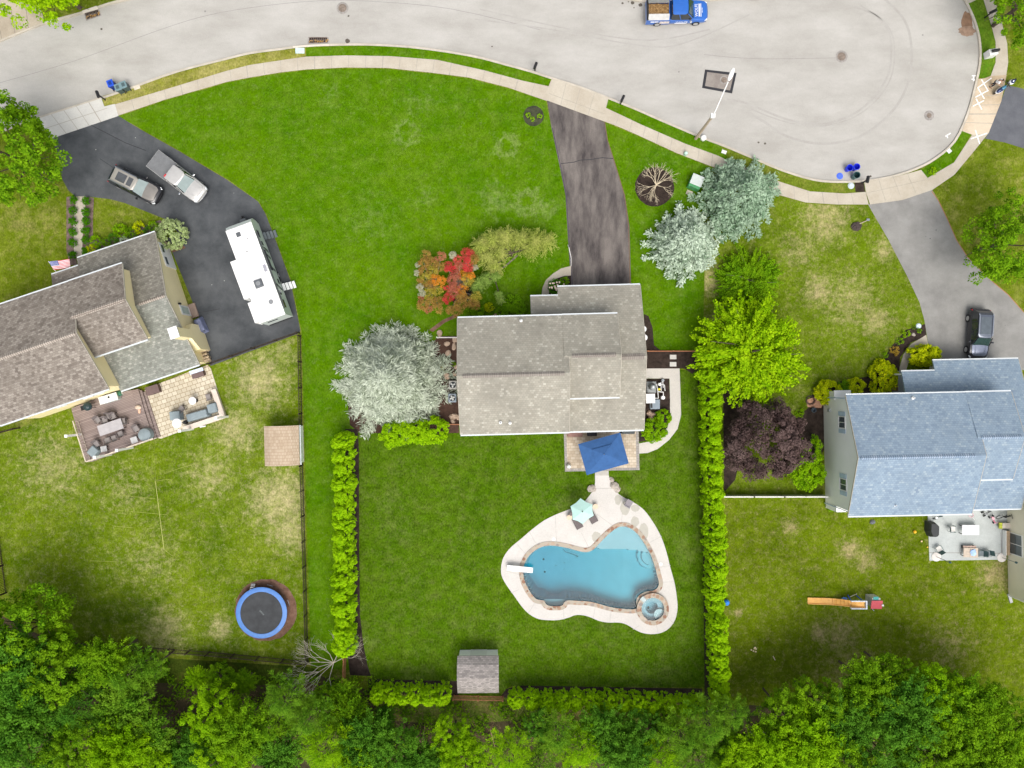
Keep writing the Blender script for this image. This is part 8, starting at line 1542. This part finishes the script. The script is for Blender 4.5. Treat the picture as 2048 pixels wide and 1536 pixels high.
def slingchair(label, x, y, ang, mat, fm=M_dg): q = P(*S3(x, y), .45); rt = thing('patio_chair', label, 'chair', (q[0], q[1], .05), R(ang), 'chairs on the grey patio'); MB().box(0, 0, .42, .52, .5, .05).build('seat', mat, rt); MB().slab([(-.26, .25, .44), (.26, .25, .44), (.26, .42, .95), (-.26, .42, .95)], .03).build('backrest', fm, rt); [MB().tube([(s_ * .3, -.25, .0), (s_ * .3, -.25, .62), (s_ * .3, .3, .62)], .022, 6).build('armrest', fm, rt) for s_ in (-1, 1)]; [MB().cyl((s_ * .26, .25, .0), (s_ * .26, .25, .42), .02, n=6).build('leg', fm, rt) for s_ in (-1, 1)]
M_cw = plain('cream_cushion', (0.68, 0.66, 0.62), .9, .05); slingchair('cream-cushioned chair between the black grill and the white table', 590, 405, 90, M_cw); slingchair('cream-cushioned chair turned askew at the lower left of the grey patio', 400, 685, -150, M_cw); slingchair('dark slatted chair at the right of the tan table', 990, 745, -90, plain('slate_slats', (0.14, 0.17, 0.18), .7, .2, 9)); slingchair('dark slatted chair farthest right beside the tan table', 1080, 745, -80, plain('slate_slats', (0.14, 0.17, 0.18), .7, .2, 9))
def torch(label, bx_, by_, h): q = P(*S3(bx_, by_)); rt = thing('lamp_stand', label, 'lamp stand', (q[0], q[1], .05), 0, 'dark poles on round white feet'); MB().lathe([(0, .12), (.3, .1), (.45, .06), (.47, 0)], 0, 0, 26).build('foot', plain('cream_stone_foot', (0.68, 0.64, 0.6), .8, .05), rt); MB().cyl((0, 0, .1), (0, 0, h), .035, n=8).build('pole', plain('grey_pole', (0.25, 0.25, 0.22), .5), rt); MB().lathe([(0, h + .25), (.1, h + .15), (.11, h), (0, h - .05)], 0, 0, 12).build('lamp', M_dg, rt)
torch('dark pole on a round white foot at the lower left of the grey patio', 362, 790, 2.3); torch('dark pole on a round white foot at the lower right of the grey patio', 1275, 800, 2.1)
def kidbike(label, x, y, ang, m_, m2): q = P(*S3(x, y), .4); rt = thing('kids_tricycle', label, 'tricycle', (q[0], q[1], .05), R(ang)); [MB().cyl((x_, y_ - .02, .14), (x_, y_ + .02, .14), .14, n=14).build('wheel', M_dark, rt) for x_, y_ in ((.35, 0), (-.3, .2), (-.3, -.2))]; MB().tube([(-.3, 0, .18), (0, 0, .3), (.33, 0, .5)], .04, 8).build('frame', m_, rt); MB().ell(-.15, 0, .4, .17, .14, .06, 10, 6).build('seat', m2, rt); MB().tube([(.3, -.25, .6), (.33, 0, .55), (.3, .25, .6)], .02, 6).build('handlebar', m2, rt)
M_pk = plain('hot_pink', (0.75, 0.05, 0.20), .4); M_lp = plain('light_pink', (0.82, 0.45, 0.52), .4); kidbike('pink ride-on toy on the grey patio beside the black bicycle', 1165, 275, -70, M_pk, M_lp); kidbike('dark green tricycle at the top left of the grey patio', 395, 235, 10, M_dg, M_chrome); kidbike('black and grey small bike against the blue-roofed house wall', 1080, 180, 30, M_dark, plain('mid_grey', (0.22, 0.23, 0.24)))
q = P(*S3(1340, 230), .6); BK = thing('bicycle', 'black bicycle leaning near the dark round table by the house', 'bicycle', (q[0], q[1], .05), R(10))
for x_ in (-.5, .5): 
    w__ = MB(); n = 24
    for k in range(n): a_, b_ = 6.283 * k / n, 6.283 * (k + 1) / n; w__.cyl((x_ + .32 * math.cos(a_), .1 * math.cos(a_), .34 + .32 * math.sin(a_)), (x_ + .32 * math.cos(b_), .1 * math.cos(b_), .34 + .32 * math.sin(b_)), .03, n=5)
    w__.build('wheel', M_tyre, BK)
MB().tube([(-.5, 0, .34), (-.15, 0, .75), (.4, 0, .72), (.5, 0, .34)], .035, 7).tube([(-.15, 0, .75), (-.05, 0, .3), (.4, 0, .7)], .035, 7).build('frame', M_dark, BK); MB().ell(-.2, 0, .82, .14, .07, .04, 8, 5).build('saddle', M_dark, BK); MB().tube([(.35, -.26, .92), (.42, 0, .86), (.35, .26, .92)], .02, 6).build('handlebar', M_dark, BK)
q = P(*S3(1515, 270), .7); RTb = thing('round_table', 'dark round table at the right edge of the grey patio', 'table', (q[0], q[1], .05)); MB().lathe([(0, .7), (.46, .7), (.48, .66), (0, .66)], 0, 0, 26).build('tabletop', plain('charcoal_top', (0.07, 0.075, 0.078), .5), RTb); MB().cyl((0, 0, 0), (0, 0, .66), .06, n=10).build('pedestal', M_dark, RTb)
q = P(*S3(1355, 360), .5); BB = thing('toy_bench', 'beige cushioned bench with a yellow and green end near the house', 'bench', (q[0], q[1], .05)); MB().box(.15, 0, .38, 1.2, .55, .12).build('seat', plain('beige_canvas', (0.6, 0.54, 0.47), .8), BB, bevel=.03); MB().box(-.62, 0, .4, .3, .6, .14).build('end_panel', plain('yellow_green_panel', (0.45, 0.5, 0.05), .6, .4, 4), BB); [MB().box(x_, 0, .16, .06, .5, .32).build('leg', M_dark, BB) for x_ in (-.55, .65)]
q = P(*S3(870, 215), .3); HL = thing('toy_hoop', 'pink and white toy racket-like hoop lying under the eave', 'toy', (q[0], q[1], .06), R(-30)); w__ = MB(); n = 20
for k in range(n): a_, b_ = 6.283 * k / n, 6.283 * (k + 1) / n; w__.cyl((.25 * math.cos(a_), .2 * math.sin(a_), .04), (.25 * math.cos(b_), .2 * math.sin(b_), .04), .025, n=5)
w__.build('hoop', M_lp, HL); MB().cyl((.2, -.1, .05), (.55, -.25, .05), .03, n=6).build('handle', M_trim, HL); MB().cyl((-.7, .15, .05), (-.2, .12, .05), .05, n=6).build('stick', plain('magenta', (0.6, 0.06, 0.45), .4), HL)
WB = thing('wooden_bench', 'long tan wooden bench along the beige rear wall', 'bench', (*P2(*S3(1362, 600), .45), .05), R(90)); MB().box(0, 0, .45, 2.4, .42, .05).build('seat', plain('tan_timber', (0.42, 0.31, 0.20), .8, .2, 4), WB); MB().box(0, .26, .32, 2.5, .06, .55).build('side_board', M_trim, WB); [MB().box(x_, 0, .2, .1, .36, .4).build('leg', M_trim, WB) for x_ in (-1.1, 1.1)]
# garden hose and pot by the terracotta paving
q = P(1620, 800); w__ = MB(); n = 36
for k in range(n): a_, b_ = 6.283 * k / 12, 6.283 * (k + 1) / 12; r_ = .3 + .006 * k; w__.cyl((r_ * math.cos(a_), r_ * math.sin(a_), .06 + k * .002), (r_ * math.cos(b_), r_ * math.sin(b_), .06 + k * .002), .022, n=5)
o = w__.build('garden_hose', plain('dark_brown_hose', (0.06, 0.04, 0.035), .6)); o.location = (q[0], q[1], 0); tag(o, 'coiled dark garden hose on the terracotta paving left of the white house', 'hose')
q = P(1626.5, 820, .2); tag(MB().lathe([(0, .04), (.16, .04), (.22, .34), (.25, .34), (.25, .37), (.2, .37), (.15, .08), (0, .08)], q[0], q[1], 18).build('plant_pot', plain('dark_blue_pot', (0.05, 0.07, 0.09), .4)), 'dark blue-grey pot in the black mulch beside the paving', 'pot')
rock(1811, 650, .3, .3, .06, 'flat round pale grey stone at the left end of the crescent bed', 60); bpy.data.objects.remove([o for o in bpy.data.objects if o.get('label', '').startswith('flat round pale grey stone')][0])
q = P(1837, 652); tag(MB().lathe([(0, .12), (.2, .12), (.28, .03), (.28, 0)], q[0], q[1], 20).build('birdbath_dish', plain('white_blue_dish', (0.6, 0.7, 0.75), .4, .1)), 'round bluish-white dish at the top of the mulch crescent', 'dish')
rock(1826.5, 669, .2, .18, .14, 'pale round rock in the mulch crescent beside the brightest plant', 62); rock(1744, 1044, .28, .22, .25, 'dark grey rock or pot on the grass under the rear eave of the blue-roofed house', 63, plain('dark_grey_rock', (0.14, 0.15, 0.17), .8))
q = P(1712, 453); DB = thing('garden_stump', 'dark root ball with a short stake lying on the lawn', 'stump', (q[0], q[1], 0)); MB().ell(0, 0, .12, .5, .42, .16, 14, 7, .2, 3).build('root_ball', plain('dark_soil', (0.06, 0.045, 0.04), .95, .3, 4), DB); MB().cyl((.2, .2, .2), (1.1, .6, .1), .04, n=6).build('stake', M_barkg, DB); MB().box(1.15, .65, .12, .3, .22, .04).build('tag_plate', M_chrome, DB)
# slide and play house
T3 = lambda x, y: (1600 + x / 10.24, 1170 + y / 10.24)
SLd = thing('water_slide', 'long yellow-orange toy slide with a white framed top on the right lawn', 'slide', (*P2(*T3(150, 325)), 0)); o0 = P2(*T3(150, 325)); st = [(155, 318, .06, 66), (350, 325, .08, 68), (550, 330, .1, 68), (700, 340, .25, 68), (850, 355, .6, 66), (1000, 375, .95, 66), (1150, 388, 1.25, 66), (1320, 398, 1.4, 62)]
yo = plain('yellow_orange_plastic', (0.78, 0.42, 0.10), .5, .1, 3); A_ = []; 
for x, y, z, w_ in st: p = P(*T3(x, y), z); hw = w_ / 10.24 * (H - z) / F; A_.append((p[0] - o0[0], p[1] - o0[1], z, hw))
MB().loft([[(x, y - hw, z + .14), (x, y - hw, z - .03), (x, y + hw, z - .03), (x, y + hw, z + .14), (x, y + hw - .06, z + .14), (x, y + hw - .06, z + .02), (x, y - hw + .06, z + .02), (x, y - hw + .06, z + .14)] for x, y, z, hw in A_]).build('chute', yo, SLd)
rb = MB()
for x in (670, 750, 830, 905, 985, 1060):
    t = x; zz = np.interp(x, [s_[0] for s_ in st], [s_[2] for s_ in st]); yy = np.interp(x, [s_[0] for s_ in st], [s_[1] for s_ in st]); p = P(*T3(x, yy), zz); rb.box(p[0] - o0[0], p[1] - o0[1], zz + .04, .05, .55, .05)
rb.build('ridge', plain('dark_orange_ridge', (0.62, 0.30, 0.05), .5), SLd)
e_ = A_[-1]; pw = plain('pale_grey_plastic2', (0.66, 0.70, 0.78), .5, .05); MB().box(e_[0] - .65, e_[1] + .36, 1.5, 1.5, .1, .3).box(e_[0] - .65, e_[1] - .36, 1.5, 1.5, .1, .3).box(e_[0] + .12, e_[1], 1.5, .12, .84, .3).build('top_rail', pw, SLd, bevel=.02)
bl_ = plain('royal_blue_leg', (0.05, 0.12, 0.55), .5)
for s_ in (-1, 1):
    MB().cyl((e_[0] - .1, e_[1] + s_ * .3, 1.4), (e_[0] - .1, e_[1] + s_ * .45, 0), .06, n=8).build('leg', bl_, SLd); MB().cyl((e_[0] - 1.2, e_[1] + s_ * .3, 1.1), (e_[0] - 1.0, e_[1] + s_ * .5, 0), .06, n=8).build('leg', bl_, SLd)
q = P2(*T3(1440, 300)); PHs = thing('playhouse', 'small toy playhouse with a red roof and grey walls right of the slide', 'playhouse', (q[0], q[1], 0)); c = P(*T3(1560, 355), 1.5); rx, ry = c[0] - q[0], c[1] - q[1]
MB().box(rx * .55, ry * .55, .7, .85, .95, 1.4, taper=.95).build('wall', plain('grey_cream_wall', (0.5, 0.5, 0.46), .6), PHs); MB().slab([(rx * .55 - .55, ry * .55 - .6, 1.4), (rx * .55 + .55, ry * .55 - .6, 1.4), (rx * .55 + .55, ry * .55 + .25, 1.6), (rx * .55 - .55, ry * .55 + .25, 1.6)], .06).build('roof', plain('brick_red_roof', (0.50, 0.07, 0.09), .6, .1), PHs); MB().box(rx * .55 - .05, ry * .55 + .45, 1.42, .5, .3, .05).build('shelf', plain('teal_shelf', (0.03, 0.3, 0.28), .5), PHs); MB().ell(rx * .55 + .55, ry * .55 - .2, 1.55, .12, .12, .1, 10, 6).build('roof_ball', M_trim, PHs)
for i, (x0_, y0_, x1_, y1_, m_, l_) in enumerate(((1020, 240, 1160, 180, plain('pale_yellow_stick', (0.7, 0.7, 0.5), .6), 'pale stick lying on the grass above the slide top'), (1455, 470, 1510, 525, M_chrome, 'small grey metal bar on the grass below the playhouse'))): a_, b_ = P2(*T3(x0_, y0_)), P2(*T3(x1_, y1_)); tag(MB().cyl((*a_, .05), (*b_, .05), .04, n=6).build('stick', m_), l_, 'stick')
q = P2(*T3(900, 272)); tag(MB().ell(q[0], q[1], .1, .3, .14, .1, 10, 6, .15, 3).build('blue_toy', plain('toy_blue', (0.1, 0.25, 0.7), .5)), 'small blue toy on the grass just above the slide chute', 'toy')
q = P(1453, 1205, .3); o = thing('blue_ball', 'bright blue crumpled ball-like toy at the foot of the long hedge', 'ball', (q[0], q[1], 0)); MB().ell(0, 0, .3, .3, .3, .3, 14, 9, .06, 7).build('ball', plain('bright_ball_blue', (0.04, 0.25, 0.85), .4, .3, 5), o, smooth=True)
for i, (x, y, c_, r_, l_) in enumerate(((1828, 1063, (0.85, 0.45, 0.02), .16, 'orange ball on the grass left of the grey patio'), (1842, 1082, (0.75, 0.55, 0.3), .1, 'tan ball on the grass below the orange ball'), (1854, 1094, (0.8, 0.5, 0.05), .08, 'tiny orange ball touching the edge of the grey patio'))): q = P(x, y); tag(MB().ell(q[0], q[1], r_, r_, r_, r_, 12, 8).build('ball', plain('ball_' + str(i), c_, .5), smooth=True), l_, 'ball')
for i, (x, y, l_) in enumerate(((1507, 1299, 'patch of pale fallen mushrooms on the lower right lawn'),)):
    q = P2(x, y); mb = MB(); rg = random.Random(5)
    for k in range(7): mb.ell(q[0] + rg.uniform(-.25, .25), q[1] + rg.uniform(-.25, .25), .06, .09, .08, .06, 8, 5)
    tag(mb.build('mushroom_cluster', plain('pale_mushroom', (0.75, 0.62, 0.42), .8)), l_, 'mushrooms')
a_, b_ = P2(1546, 1312), P2(1550, 1320); tag(MB().cyl((*a_, .03), (*b_, .04), .05, n=6).build('stick', plain('pale_twig', (0.6, 0.5, 0.36), .8)), 'short pale twig on the lower right lawn below the mushrooms', 'stick')
a_, b_ = P2(771, 1421), P2(777, 1438); tag(MB().cyl((*a_, .6), (*b_, .55), .05, n=6).build('stick', M_trim), 'white pipe leaning in the brush below the short hedge', 'pipe')
for i, (x0_, y0_, x1_, y1_) in enumerate(((832, 1468, 858, 1500), (850, 1450, 845, 1482), (980, 1455, 990, 1490), (1055, 1470, 1066, 1440), (1045, 1475, 1062, 1445), (862, 1490, 880, 1480))): a_, b_ = P2(x0_, y0_), P2(x1_, y1_); tag(MB().cyl((*a_, .25), (*b_, .45), .06, .03, n=6).build('fallen_branch', plain('reddish_branch', (0.32, 0.2, 0.13), .9)), ['long tan branch on the clearing below the short hedge', 'upright-lying twig crossing the long tan branch', 'pale branch on the clearing below the white shed', 'tan branch right of the clearing under the bottom hedge', 'second tan branch beside the other right of the clearing', 'short branch at the lower end of the long tan one'][i], 'branch', 'fallen branches on the clearing')
# blue-roof house front bits
q = P(1836, 757, .9); HB = thing('porch_bench', 'small brown lattice bench on the porch of the blue-roofed house', 'bench', (*P2(1788, 767, .5), 0), R(90)); MB().box(0, 0, .42, 1.5, .4, .05).build('seat', plain('bench_brown', (0.25, 0.15, 0.1), .8), HB); MB().box(0, -.2, .65, 1.5, .04, .4).build('backrest', plain('bench_brown', (0.25, 0.15, 0.1), .8), HB)
for x_ in (-.6, .6): MB().box(x_, 0, .2, .06, .36, .4).build('leg', M_dark, HB)
sheet('porch_floor', G([(1783, 742), (1806, 742), (1810, 790), (1783, 790)]), .06, ground_mat('grey_porch_concrete', (0.28, 0.31, 0.32), (0.34, 0.37, 0.38)), th=.06)
for o in list(bpy.data.objects):
    if o.type == 'EMPTY' and not kids(o): bpy.data.objects.remove(o)
